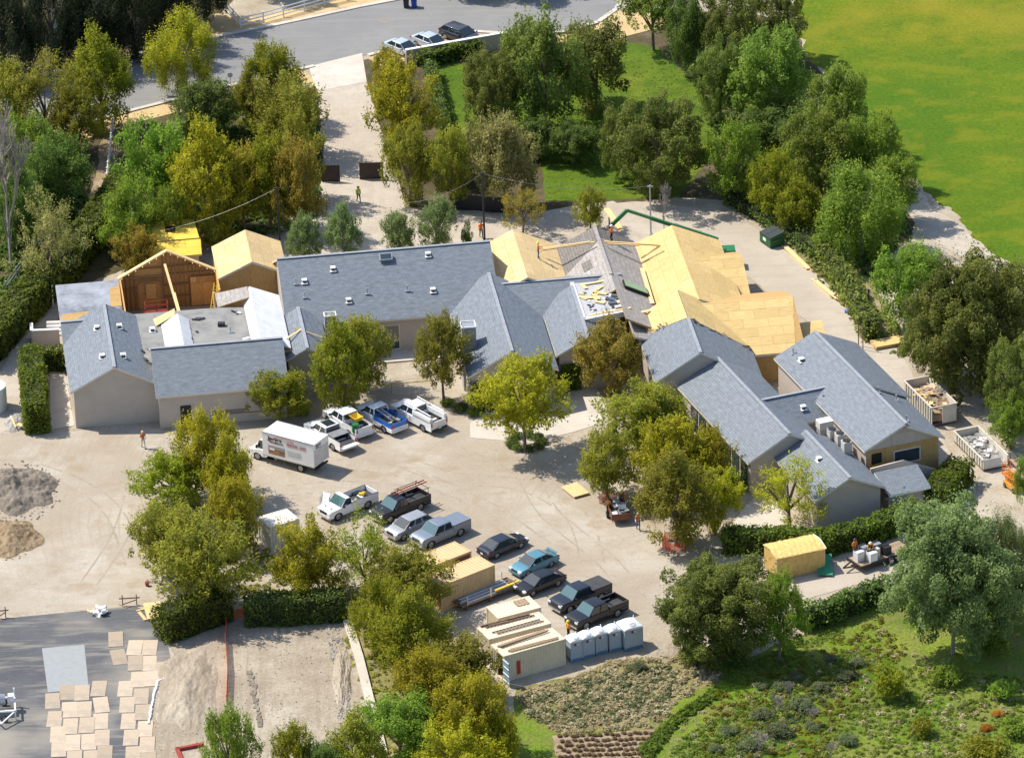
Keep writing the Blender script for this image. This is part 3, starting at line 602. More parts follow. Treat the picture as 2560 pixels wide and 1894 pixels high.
m = MB(); roof_plane(m, FA(11.5, -2.5, 4.6), FA(11.5, 8.5, 5.3), FA(15.2, 8.5, 3.9), FA(15.2, -2.5, 3.6), 0, 1, .2); m.build('roof', [felt_tan, trim], house)
# --- plywood gable beside the main roof
r4, _ = gable(FA, 'v', 3.0, 9.6, 20.7, 5.95, .1, 4.55, 7.15, 4.0, mat=osb, wallmat=osb, cap=False, label='plywood-sheathed gable where two workers lay timber')
sheathing(r4, [FA(3.0, 9.6, 5.95), FA(3.0, 20.7, 5.95), FA(.1, 20.7, 4.55), FA(.1, 9.6, 4.55)], ply, seed=21)
sheathing(r4, [FA(3.0, 9.6, 5.95), FA(3.0, 20.7, 5.95), FA(7.15, 20.7, 4.0), FA(7.15, 9.6, 4.0)], ply, seed=22)
# --- brown felted gable (dark ribbed back part, paler front part)
m = MB()
A_, B_, C_, D_ = FA(11, 5.5, 5.9), FA(11, 20, 5.9), FA(7.15, 20, 4.0), FA(7.15, 13.3, 4.0)
roof_plane(m, FA(11, 16.8, 5.9), B_, C_, D_, 0, 2); roof_plane(m, A_, FA(11, 16.8, 5.9), D_, FA(7.15, 5.5, 4.0), 1, 2)
roof_plane(m, FA(11, 17.4, 5.898), FA(11, 20, 5.898), FA(14.9, 20, 3.95), FA(14.9, 18.6, 3.95), 0, 2); roof_plane(m, FA(11, -1, 5.898), FA(11, 17.4, 5.898), FA(14.9, 18.6, 3.95), FA(14.9, -1, 3.95), 1, 2)
fr_ = m.build('roof', [felt_brown, felt_tan, osb], house); fr_['label'] = 'gable in brown roofing felt between the plywood gables'
c = MB(); c.bar(FA(11, 8.9, 5.93), FA(11, 20, 5.93), .35, .05); c.build('ridge_cap', felt_tan, fr_, uv=True)
sheathing(fr_, [FA(9.7, 12.0, 5.26), FA(9.7, 14.0, 5.26), FA(8.8, 14.0, 4.82), FA(8.8, 12.0, 4.82)], felt_brown, 1, 1, seed=3, name='felt_patch')
m = MB(); M = Matrix.Translation(FA(13.1, 7.2, 4.95)) @ Matrix.Rotation(R(6.7), 4, 'Z') @ Matrix.Rotation(R(26.5), 4, 'Y')
m.box((0, 0, .1), (2.6, 1.5, .2), 0, M); sk = m.build('skylight', dark, fr_); m = MB(); m.box((0, 0, .22), (2.4, 1.25, .04), 0, M); m.build('pane', glass_g, sk)
# --- big plywood roofs
r5, _ = gable(FA, 'v', 18.6, 2.3, 19.3, 5.65, 14.85, 4.0, 23.3, 3.6, mat=osb, wallmat=osb, cap=False, inset=.15, label='largest roof sheathed in fresh yellow plywood')
sheathing(r5, [FA(18.6, 2.3, 5.65), FA(18.6, 19.3, 5.65), FA(14.85, 19.3, 4.0), FA(14.85, 2.3, 4.0)], ply_yel, seed=31)
sheathing(r5, [FA(18.6, 2.3, 5.65), FA(18.6, 19.3, 5.65), FA(23.3, 19.3, 3.6), FA(23.3, 2.3, 3.6)], ply_yel, seed=32)
r6, _ = gable(FA, 'u', 12.7, 18.8, 24.45, 5.05, 7.7, 3.0, 17.4, 3.1, mat=osb, wallmat=osb, cap=False, inset=.15, label='plywood cross gable on the far side')
sheathing(r6, [FA(18.8, 12.7, 5.05), FA(24.45, 12.7, 5.05), FA(24.45, 7.7, 3.0), FA(18.8, 7.7, 3.0)], ply_yel, seed=33)
r7, w7 = gable(FA, 'u', 1.7, 18.6, 27.6, 5.45, -5.4, 3.0, 7.4, 3.3, mat=osb, wallmat=osb, cap=False, inset=.15, label='broad plywood slope beside the slate wing')
sheathing(r7, [FA(18.6, 1.7, 5.45), FA(27.6, 1.7, 5.45), FA(26.6, -5.4, 3.0), FA(18.6, -5.4, 3.0)], ply_yel, seed=34)
m = MB(); roof_plane(m, FA(27.4, .5, 3.05), FA(30.2, .8, 3.05), FA(30.0, -3.2, 2.7), FA(27.2, -3.4, 2.7), 0, 1, .15); pr_ = m.build('roof', [ply_yel, osb], house); sheathing(pr_, [FA(27.4, .5, 3.05), FA(30.2, .8, 3.05), FA(30.0, -3.2, 2.7), FA(27.2, -3.4, 2.7)], ply_yel, seed=35)
m = MB(); m.slab([FA(27.3, -3.0, 0), FA(29.8, -2.8, 0), FA(29.8, -2.8, 2.5), FA(27.3, -3.0, 2.5)], .15, d=FA(0, 1)); m.slab([FA(29.8, -2.8, 0), FA(29.9, .5, 0), FA(29.9, .5, 2.6), FA(29.8, -2.8, 2.5)], .15, d=FA(-1, 0)); m.build('wall', osb, house, uv=True)
# --- slate wing with ragged plywood edge
r8, _ = gable(FA, 'v', 16.6, -11.0, 2.7, 6.6, 12.2, 3.8, 22.5, 3.3, capto=-3.5, label='slate gable stripped to plywood along its upper edge')
sheathing(r8, [FA(16.57, -3.4, 6.6), FA(16.57, 2.7, 6.6), FA(12.2, 2.7, 3.8), FA(12.2, -.9, 3.8)], ply_yel, seed=41)
sheathing(r8, [FA(16.63, -3.4, 6.6), FA(16.63, 2.7, 6.6), FA(22.5, 2.7, 3.3), FA(22.5, -4.6, 3.3)], ply_yel, seed=42)
for k in range(26):
    t = rnd.random(); a = FA(12.3 + 4.3 * t, -.9 - 2.5 * t + rnd.uniform(-.35, .5), 3.88 + 2.75 * t + .03) if k % 2 else FA(16.8 + 5.6 * t, -3.4 - 1.2 * t + rnd.uniform(-.5, .5), 6.5 - 3.13 * t + .03)
    m = MB(); M = Matrix.Translation(a) @ Matrix.Rotation(rnd.uniform(0, 3), 4, 'Z') @ Matrix.Rotation(R(28) * (-1 if k % 2 else 1), 4, 'Y'); m.box((0, 0, .03), (rnd.uniform(.25, .6), rnd.uniform(.2, .4), .015), 0, M); m.build('torn_shingle', felt_brown if k % 3 else osb, r8, uv=True)
# --- long right wing, connecting slope, right building (turned 20 degrees)
gable(FB, 'v', 15.4, -31.5, -14.2, 5.6, 11.25, 3.4, 19.3, 3.5, label='long slate wing running beside the olive trees')
r9, _ = gable(FB, 'u', -23.4, 15.4, 24.4, 5.2, -26.3, 3.45, -20.3, 3.5, inset=.3)
def fbuv(p): return p.x * FB.c + p.y * FB.s, -p.x * FB.s + p.y * FB.c
roof_vent(r9, on_plane('D', 948, 650, lambda p: slope_z(fbuv(p)[1], -23.4, 5.2, -26.3, 3.45)) - Vector((0, 0, .08)), 'box', R(20))
roof_vent(r9, on_plane('D', 1065, 605, lambda p: slope_z(fbuv(p)[1], -23.4, 5.2, -26.3, 3.45)), 'pipe')
ra, wa = gable(FB, 'v', 25.2, -27.1, -14.6, 6.55, 21.0, 4.55, 29.5, 4.45, label='slate gable of the two-part right building', ends=(0, 1))
rb_, wb = gable(FB, 'v', 25.2, -35.7, -27.1, 6.55, 21.0, 4.55, 29.0, 4.4, sides=(1, 0), ends=(1, 0), endin=.45)
m = MB(); roof_plane(m, FB(25.25, -35.7, 6.3), FB(25.25, -27.1, 6.3), FB(29.1, -27.1, 4.3), FB(29.1, -35.7, 4.3)); rc_ = m.build('roof', [slate, trim], house); rc_['label'] = 'slate slope a step lower than its neighbour'
fna = lambda p: slope_z(fbuv(p)[0], 25.2, 6.55, 21.0, 4.55)
for px, py, kd in ((890, 335, 'pipe'), (938, 378, 'box')): roof_vent(ra, on_plane('D', px, py, fna), kd, R(20))
for px, py in ((1385, 560), (1490, 605), (1550, 725)): roof_vent(rc_, on_plane('D', px, py, lambda p: slope_z(fbuv(p)[0], 25.25, 6.3, 29.1, 4.3)), 'pipe')
sheathing(wb, [FB(21.45, -35.28, .1), FB(28.55, -35.28, .1), FB(28.55, -35.28, 4.3), FB(21.45, -35.28, 4.3)], osb, seed=51, flip=True)
sheathing(wb, [FB(21.45, -35.28, 4.3), FB(28.55, -35.28, 4.3), FB(25.2, -35.28, 6.0)], stucco, seed=52)
m = MB(); m.slab([FB(24.1, -35.33, 2.3), FB(26.8, -35.33, 2.3), FB(26.8, -35.33, 3.75), FB(24.1, -35.33, 3.75)], .05, d=FB(0, 1)); wn = m.build('window', trim, wb); m = MB(); m.slab([FB(24.22, -35.36, 2.42), FB(26.68, -35.36, 2.42), FB(26.68, -35.36, 3.63), FB(24.22, -35.36, 3.63)], .03, d=FB(0, 1)); m.build('pane', glassm, wn)
m = MB(); m.slab([FB(21.9, -35.34, 1.6), FB(22.9, -35.34, 1.6), FB(22.9, -35.34, 3.9), FB(21.9, -35.34, 3.9)], .05, d=FB(0, 1)); do_ = m.build('door_opening', dark, wb)
for zz in (2.35, 2.75):
    m = MB(); m.bar(FB(21.9, -35.4, zz), FB(22.9, -35.4, zz + .1), .02, .07); m.build('caution_tape', col_mat('yellow_tape', (.75, .60, .03), .5) if 'yellow_tape' not in MATS else MATS['yellow_tape'], do_)
rd_, wd_ = gable(FB, 'v', 17.4, -40.7, -30.4, 5.0, 13.9, 3.3, 20.9, 3.3, label='low slate gable in front of the air-conditioning units', endin=.4)
roof_vent(rd_, on_plane('D', 1040, 950, lambda p: slope_z(fbuv(p)[0], 17.4, 5.0, 13.9, 3.3)) - Vector((0, 0, .1)), 'box', R(20))
m = MB(); roof_plane(m, FB(21.3, -37.2, 3.05), FB(25.6, -37.2, 3.05), FB(25.3, -40.9, 2.5), FB(21.2, -41.0, 2.5)); m.build('roof', [slate, trim_w], house)['label'] = 'small low slate lean-to roof by the hedge'
m = MB(); m.slab([FB(21.4, -40.4, 0), FB(25.0, -40.4, 0), FB(25.0, -40.4, 2.3), FB(21.4, -40.4, 2.3)], .2, d=FB(0, 1)); m.slab([FB(25.0, -40.4, 0), FB(25.2, -37.0, 0), FB(25.2, -37.0, 2.8), FB(25.0, -40.4, 2.3)], .2, d=FB(-1, 0)); m.build('wall', stucco, house)
m = MB(); m.slab([FB(21.2, -36.7, 0), FB(27.6, -37.2, 0), FB(27.6, -37.2, 2.0), FB(24.4, -36.9, 3.5), FB(21.2, -36.7, 3.2)], .2, d=FB(0, 1)); m.build('wall', stucco, house)['label'] = 'pale parapet wall below the plywood gable end'
# glazed side of the long wing
for k in range(7):
    v = -17 - k * 2.0
    m = MB(); m.slab([FB(11.57, v, .3), FB(11.57, v - 1.5, .3), FB(11.57, v - 1.5, 2.6), FB(11.57, v, 2.6)], .06, d=FB(-1, 0)); m.build('window', glassm, house)

# ------------------------------------------------------------------ yellow shed behind the house
shed = thing('shed', 'small yellow sheathed shed under the trees behind the house', 'shed', FA(-29.5, 31, 0))
def sh(u, v, z): return FA(u, v, z) - FA(-29.5, 31, 0)
m = MB(); m.slab([sh(-32.2, 31, 3.05), sh(-27.2, 31, 3.05), sh(-27.4, 35.4, 3.1), sh(-32.0, 35.6, 3.1)], .2); s1_ = m.build('roof', ply_yel, shed, uv=True)
sheathing(s1_, [sh(-32.2, 31, 3.05), sh(-27.2, 31, 3.05), sh(-27.4, 35.4, 3.1), sh(-32.0, 35.6, 3.1)], shed_yel, seed=61)
m = MB(); m.box(tuple(sh(-29.9, 33.4, 3.16)), (1.0, 1.2, .1), 0); m.build('roof_hatch', dark, s1_)
m = MB(); m.slab([sh(-32.3, 30.9, 2.95), sh(-27.1, 30.9, 2.95), sh(-27.2, 28.6, 2.35), sh(-32.3, 28.6, 2.35)], .15); s2_ = m.build('roof', ply_yel, shed, uv=True)
sheathing(s2_, [sh(-32.3, 30.9, 2.95), sh(-27.1, 30.9, 2.95), sh(-27.2, 28.6, 2.35), sh(-32.3, 28.6, 2.35)], shed_yel, seed=62)
m = MB(); m.slab([sh(-32, 28.9, 0), sh(-27.5, 28.9, 0), sh(-27.5, 28.9, 2.2), sh(-32, 28.9, 2.2)], 6.2, d=FA(0, 1)); m.build('wall', stucco, shed)
# ------------------------------------------------------------------ vehicles
def paint(name, c, metal=0.0):
    return MATS.get(name) or col_mat(name, c, .5, metal, vary=.03, spec=.12, coat=.8)
rubber = col_mat('tyre_rubber', (.018, .018, .02), .85, vary=.2)
rimm = col_mat('wheel_rim', (.42, .43, .45), .3, .8, vary=.06)
blackp = col_mat('black_plastic', (.022, .022, .025), .55, vary=.1)
carglass = glass_mat('car_glass', (.018, .03, .036)); carglass_t = glass_mat('windscreen_glass', (.05, .12, .13))
lamp_w = col_mat('headlamp_lens', (.75, .77, .80), .12, vary=.03, coat=1.0); lamp_r = col_mat('tail_lamp_lens', (.40, .012, .012), .2, vary=.05, coat=1.0)
chrome = col_mat('chrome', (.7, .7, .72), .12, 1.0, vary=.02)
bedm = col_mat('bed_liner', (.05, .052, .056), .8, vary=.2)
WH = {}
def wheel(parent, x, y, r=.39, wd=.25, rim=None):
    k = (r, wd, (rim or rimm).name)
    if k not in WH:
        t = MB(); pr = [(-wd / 2, r * .66), (-wd / 2, r * .93), (-wd / 2 + .03, r), (wd / 2 - .03, r), (wd / 2, r * .93), (wd / 2, r * .66)]; n = 18
        for a in range(n):
            q = 2 * math.pi * a / n
            for yy, rr in pr: t.v.append(Vector((rr * math.cos(q), yy, rr * math.sin(q))))
        for a in range(n):
            b = (a + 1) % n
            for j in range(5): t.f.append([a * 6 + j, b * 6 + j, b * 6 + j + 1, a * 6 + j + 1]); t.m.append(0)
        g = MB(); g.cyl((0, 0, 0), r * .68, wd * .82, 14, 'y')
        for a in range(5):
            q = 2 * math.pi * a / 5; g.bar((r * .12 * math.cos(q), wd * .43, r * .12 * math.sin(q)), (r * .64 * math.cos(q), wd * .43, r * .64 * math.sin(q)), .07, .03); g.bar((r * .12 * math.cos(q), -wd * .43, r * .12 * math.sin(q)), (r * .64 * math.cos(q), -wd * .43, r * .64 * math.sin(q)), .07, .03)
        WH[k] = (t.mesh('tyre', rubber, 40), g.mesh('rim', rim or rimm))
    o = link('wheel', None, parent); o.location = (x, y, r)
    link('tyre', WH[k][0], o); link('rim', WH[k][1], o); return o
def arc(cx, cz, r, a0, a1, n=7): return [(cx + r * math.cos(R(a0 + (a1 - a0) * i / n)), cz + r * math.sin(R(a0 + (a1 - a0) * i / n))) for i in range(n + 1)]
def lower_shell(top, xf, xr, zb, rw, wid, nose=.88, tail=.92, crown=.035, xm=None):
    """side profile (with wheel arches) lofted across the width"""
    x0, x1 = top[-1][0], top[0][0]
    prof = list(top) + [(x0 + .03, zb)] + arc(xr, rw, rw * 1.2, 180, 0)[0:] + arc(xf, rw, rw * 1.2, 180, 0) + [(x1 - .03, zb)]
    prof = [(x, max(z, zb) if z < rw * 1.05 and False else z) for x, z in prof]
    prof = [(x, zb if z < zb else z) for x, z in prof]
    mb = MB(); st = (-1, -.955, -.6, 0, .6, .955, 1); n = len(prof)
    for f in st:
        for x, z in prof:
            t = (x - x0) / (x1 - x0); tp = 1.0
            if t > .80: tp = 1 - (1 - nose) * ((t - .80) / .20) ** 1.6
            if t < .15: tp = 1 - (1 - tail) * ((.15 - t) / .15) ** 1.6
            zz = z - (crown * f * f if z > zb + .25 else 0); y = f * wid / 2 * tp
            if abs(f) == 1: zz = zz - (.045 if z > zb + .25 else 0); y = f * wid / 2 * tp
            mb.v.append(Vector((x, y, zz)))
    for j in range(len(st) - 1):
        for i in range(n):
            i2 = (i + 1) % n; mb.f.append([j * n + i, (j + 1) * n + i, (j + 1) * n + i2, j * n + i2]); mb.m.append(0)
    mb.f.append(list(range(n))); mb.m.append(0); mb.f.append([(len(st) - 1) * n + i for i in range(n)][::-1]); mb.m.append(0)
    return mb
def greenhouse(root, xb0, xb1, zb, xr0, xr1, zr, wb, wr, pm, glass_f=None, split=(.5,), rear=True, smooth=35):
    """cabin: belt rectangle to roof rectangle; glass set 1 cm proud of pillars"""
    B = [Vector((xb1, wb / 2, zb)), Vector((xb0, wb / 2, zb)), Vector((xb0, -wb / 2, zb)), Vector((xb1, -wb / 2, zb))]
    T = [Vector((xr1, wr / 2, zr)), Vector((xr0, wr / 2, zr)), Vector((xr0, -wr / 2, zr)), Vector((xr1, -wr / 2, zr))]
    bm = bmesh.new(); bv = [bm.verts.new(p) for p in B]; tv = [bm.verts.new(p) for p in T]
    bm.faces.new(tv); bm.faces.new(bv[::-1])
    for i in range(4): bm.faces.new((bv[i], bv[(i + 1) % 4], tv[(i + 1) % 4], tv[i]))
    bmesh.ops.recalc_face_normals(bm, faces=bm.faces[:])
    bmesh.ops.bevel(bm, geom=[e for e in bm.edges if all(v.co.z > zb + .05 for v in e.verts)], offset=min(.15, (zr - zb) * .26), segments=4, affect='EDGES', profile=.55)
    me = bpy.data.meshes.new('cabin'); bm.to_mesh(me); bm.free(); me.materials.append(pm)
    me.polygons.foreach_set('use_smooth', [True] * len(me.polygons)); me.set_sharp_from_angle(angle=R(40))
    cab = link('cabin', me, root)
    def pane(a, b, c, d, i0, i1, j0, j1, name, mt):
        def q(s, t): return a.lerp(b, s).lerp(d.lerp(c, s), t)
        P = [q(i0, j0), q(i1, j0), q(i1, j1), q(i0, j1)]; n = (P[1] - P[0]).cross(P[3] - P[0]).normalized()
        ctr = sum(P, Vector()) / 4; mid = Vector(((xb0 + xb1) / 2, 0, (zb + zr) / 2))
        if n.dot(ctr - mid) < 0: n = -n
        m = MB(); m.slab([p + n * .012 for p in P], .02, d=-n); m.build(name, mt, cab)
    pane(B[3], B[0], T[0], T[3], .025, .975, .02, .96, 'windscreen', glass_f or carglass)
    if rear: pane(B[1], B[2], T[2], T[1], .08, .92, .12, .88, 'rear_window', carglass)
    ed = [0] + list(split) + [1]
    for i in range(len(ed) - 1):
        pane(B[1], B[0], T[0], T[1], ed[i] + .035, ed[i + 1] - .035, .10, .88, 'side_window', carglass)
        pane(B[2], B[3], T[3], T[2], ed[i] + .035, ed[i + 1] - .035, .10, .88, 'side_window', carglass)
    return cab
def bits(root, lf, lr, wid, zl, zr_, pm, mirror_x, mz, bump=blackp, tailtall=False):
    for s in (1, -1):
        m = MB(); m.box((lf - .10, s * (wid / 2 - .27), zl), (.22, .36, .16)); m.build('headlight', lamp_w, root)
        m = MB(); m.box((lr + .03, s * (wid / 2 - .13), zr_), (.12, .14, .38 if tailtall else .16)); m.build('tail_light', lamp_r, root)
        m = MB(); m.box((mirror_x, s * (wid / 2 + .09), mz), (.13, .20, .16)); m.build('mirror', pm, root)
    m = MB(); m.box((lf - .03, 0, zl - .06), (.10, wid * .48, .24)); m.build('grille', blackp, root)
    m = MB(); m.box((lf - .02, 0, .47), (.16, wid * .86, .17)); m.build('front_bumper', bump, root)
    m = MB(); m.box((lr + .0, 0, .50), (.18, wid * .86, .16)); m.build('rear_bumper', bump, root)
    m = MB(); m.box((lr - .10, 0, .62), (.02, .32, .14)); m.build('number_plate', white_p, root)
def place(root, p, deg): root.location = (p.x, p.y, 0); root.rotation_euler = (0, 0, R(deg))
def sedan(label, pm, p, deg, L=4.75, W=1.82, suv=False, wagon=False, cat='car', group=None):
    root = thing('parked_car', label, cat, group=group)
    lf, lr = L / 2, -L / 2; xf, xr = lf - .92, lr + .98; h = .14 if suv else 0
    if suv: top = [(lf, .52), (lf - .02, .72), (lf - .10, .86), (lf - .32, .96), (lf - .8, 1.04), (lf - 1.25, 1.09), (lr + .5, 1.13), (lr + .10, 1.10), (lr + .02, .95), (lr, .60)]
    else: top = [(lf, .46), (lf - .01, .60), (lf - .08, .70), (lf - .28, .78), (lf - .70, .87), (lf - 1.30, .95), (lr + 1.4, .99), (lr + .50, 1.0), (lr + .16, .97), (lr + .04, .88), (lr, .70), (lr + .02, .50)]
    lower_shell(top, xf, xr, .24 + h * .4, .33 + h * .3, W, .82, .86).build('body', pm, root, 32)
    if suv: greenhouse(root, lr + .12, lf - 1.0, 1.08, lr + .75, lf - 1.85, 1.66, W - .10, W - .42, pm, split=(.36, .66))
    else: greenhouse(root, lr + .48, lf - 1.08, .95, lr + 1.40, lf - 1.98, 1.45, W - .08, W - .44, pm, split=(.5,))
    bits(root, lf, lr, W, .66 + h, .80 + h * 1.5, pm, lf - 1.55, 1.02 + h, pm)
    for x in (xf, xr):
        for s in (1, -1): wheel(root, x, s * (W / 2 - .13), .33 + h * .35, .22)
    place(root, p, deg); return root
def pickup(label, pm, p, deg, L=5.85, W=2.0, cab='crew', bed='open', tail='up', rack=False, pm2=None, group=None, tonneau=False, sunroof=False, open_door=False, glass=None, bump=None, hoodscoop=False):
    root = thing('pickup_truck', label, 'pickup truck', group=group)
    lf, lr = L / 2, -L / 2; xf, xr = lf - 1.0, lr + 1.25; cl = {'crew': 2.15, 'ext': 1.75, 'single': 1.25}[cab]
    xc1 = lf - 1.45; xc0 = xc1 - cl + .02; zb = .42; zf = .86
    top = [(lf, .60), (lf - .01, .90), (lf - .06, 1.02), (lf - .20, 1.13), (lf - .7, 1.19), (lf - 1.30, 1.21), (xc0 - .02, 1.20), (xc0 - .03, zf), (lr + .02, zf), (lr, .66)]
    lower_shell(top, xf, xr, zb, .42, W, .90, .99, .03).build('body', pm, root, 32)
    c = greenhouse(root, xc0, xc1 + .10, 1.17, xc0 + .12, xc1 - .62, 1.88, W - .10, W - .38, pm, glass, split={'crew': (.46,), 'ext': (.36,), 'single': ()}[cab])
    if sunroof:
        m = MB(); m.box(((xc0 + xc1) / 2 - .25, 0, 1.885), (1.15, 1.05, .02)); m.build('sunroof', carglass, c)
    pb = pm2 or pm; t = .09; bl = xc0 - .06
    m = MB()
    for s in (1, -1): m.box(((bl + lr) / 2, s * (W / 2 - t / 2 - .01), (zf + 1.34) / 2), (bl - lr, t, 1.34 - zf)); 
    m.box((bl - .05, 0, (zf + 1.34) / 2), (.08, W - .22, 1.34 - zf)); bo = m.build('bed_side', pb, root)
    m = MB(); m.box(((bl + lr) / 2, 0, zf + .02), (bl - lr - .1, W - .24, .03)); 
    for s in (1, -1): m.box((xr, s * (W / 2 - .26), zf + .13), (.85, .24, .22)); 
    for s in (1, -1): m.box(((bl + lr) / 2, s * (W / 2 - t / 2 - .01), 1.352), (bl - lr, t + .01, .02))
    m.build('bed_liner', bedm, root)
    m = MB()
    if tail == 'up': m.box((lr + .03, 0, (zf + 1.33) / 2), (.07, W - .14, 1.31 - zf))
    else: m.box((lr - .25, 0, zf - .02), (.52, W - .14, .06))
    m.build('tailgate', pb, root)
    if tonneau:
        m = MB(); m.box(((bl + lr) / 2, 0, 1.38), (bl - lr - .02, W - .06, .06)); m.box(((bl + lr) / 2, 0, 1.415), (.04, W - .1, .01)); m.build('bed_cover', tonneau, root)
    if rack:
        m = MB()
        for x in (bl - .15, lr + .25):
            for s in (1, -1): m.tube([(x, s * (W / 2 - .1), 1.34), (x, s * (W / 2 - .1), 2.02)], .03, 6)
            m.tube([(x, -W / 2 + .1, 2.02), (x, W / 2 - .1, 2.02)], .03, 6)
        for s in (1, -1): m.tube([(bl + .2, s * (W / 2 - .1), 2.02), (lr + .1, s * (W / 2 - .1), 2.02)], .03, 6)
        m.build('ladder_rack', blackp, root)
    if hoodscoop:
        for s in (1, -1):
            m = MB(); m.box((lf - .85, s * .42, 1.165), (.62, .32, .03)); m.build('hood_vent', blackp, root)
    if open_door:
        m = MB(); x = xc1 + .1; m.slab([Vector((x, W / 2, .55)), Vector((x + .25, W / 2 + 1.0, .55)), Vector((x + .25, W / 2 + 1.0, 1.2)), Vector((x - .05, W / 2 + .85, 1.75)), Vector((x - .15, W / 2 + .1, 1.75)), Vector((x, W / 2, 1.2))], .06, d=Vector((-1, .2, 0))); m.build('door', pm, root)
    bits(root, lf, lr, W, .93, 1.08, blackp, xc1 - .15, 1.28, bump or chrome, True)
    for x in (xf, xr):
        for s in (1, -1): wheel(root, x, s * (W / 2 - .15), .42, .27)
    place(root, p, deg); return root
WHITE = paint('white_car_paint', (.82, .82, .82)); BLACK = paint('black_car_paint', (.012, .013, .018)); SILVER = paint('silver_car_paint', (.36, .37, .39), .5)
GREY = paint('grey_blue_paint', (.22, .255, .31), .45); TEAL = paint('teal_paint', (.10, .245, .33), .3); NAVY = paint('dark_navy_paint', (.016, .022, .038)); ICE = paint('ice_blue_paint', (.46, .52, .60), .3); BLUE = paint('blue_paint', (.03, .16, .55)); CHAR = paint('charcoal_paint', (.05, .055, .07), .3)
# row of work trucks in front of the house
v2 = pickup('white pickup with dark sunroof, lowered tailgate and folded black bed cover', WHITE, at('H', 845, 455), 126, 6.0, sunroof=True, tail='down', cab='crew', bump=white_p)
m = MB(); m.box((-1.30, 0, 1.40), (1.15, 1.86, .05)); m.build('bed_cover', col_mat('ribbed_cover', (.20, .21, .22), .6), v2)
v3 = pickup('white pickup with green and yellow equipment in its bed', WHITE, at('H', 985, 350), 124, 5.9, cab='crew', bump=white_p)
v4 = pickup('white pickup with blue rear quarters and an aluminium ladder in the bed', WHITE, at('H', 1245, 315), 128, 6.0, cab='ext', pm2=BLUE, bump=white_p)
m = MB(); m.box((-2.96, 0, 1.10), (.03, 1.7, .4)); m.build('tailgate_panel', WHITE, v4)
v5 = pickup('white service-body truck with side toolboxes and raised bed rails', WHITE, at('H', 1545, 300), 129, 6.3, 2.08, cab='crew', bump=blackp)
for s in (1, -1):
    m = MB(); m.box((-1.72, s * .86, 1.45), (2.65, .34, .50)); m.box((-.5, s * .84, 1.85), (.4, .2, .08)); m.build('toolbox', white_p, v5)
    m = MB(); m.tube([(-2.9, s * .80, 1.7), (-2.9, s * .80, 1.95), (1.0, s * .80, 2.05), (1.05, s * .8, 1.9)], .05, 6); m.build('rail', white_p, v5)
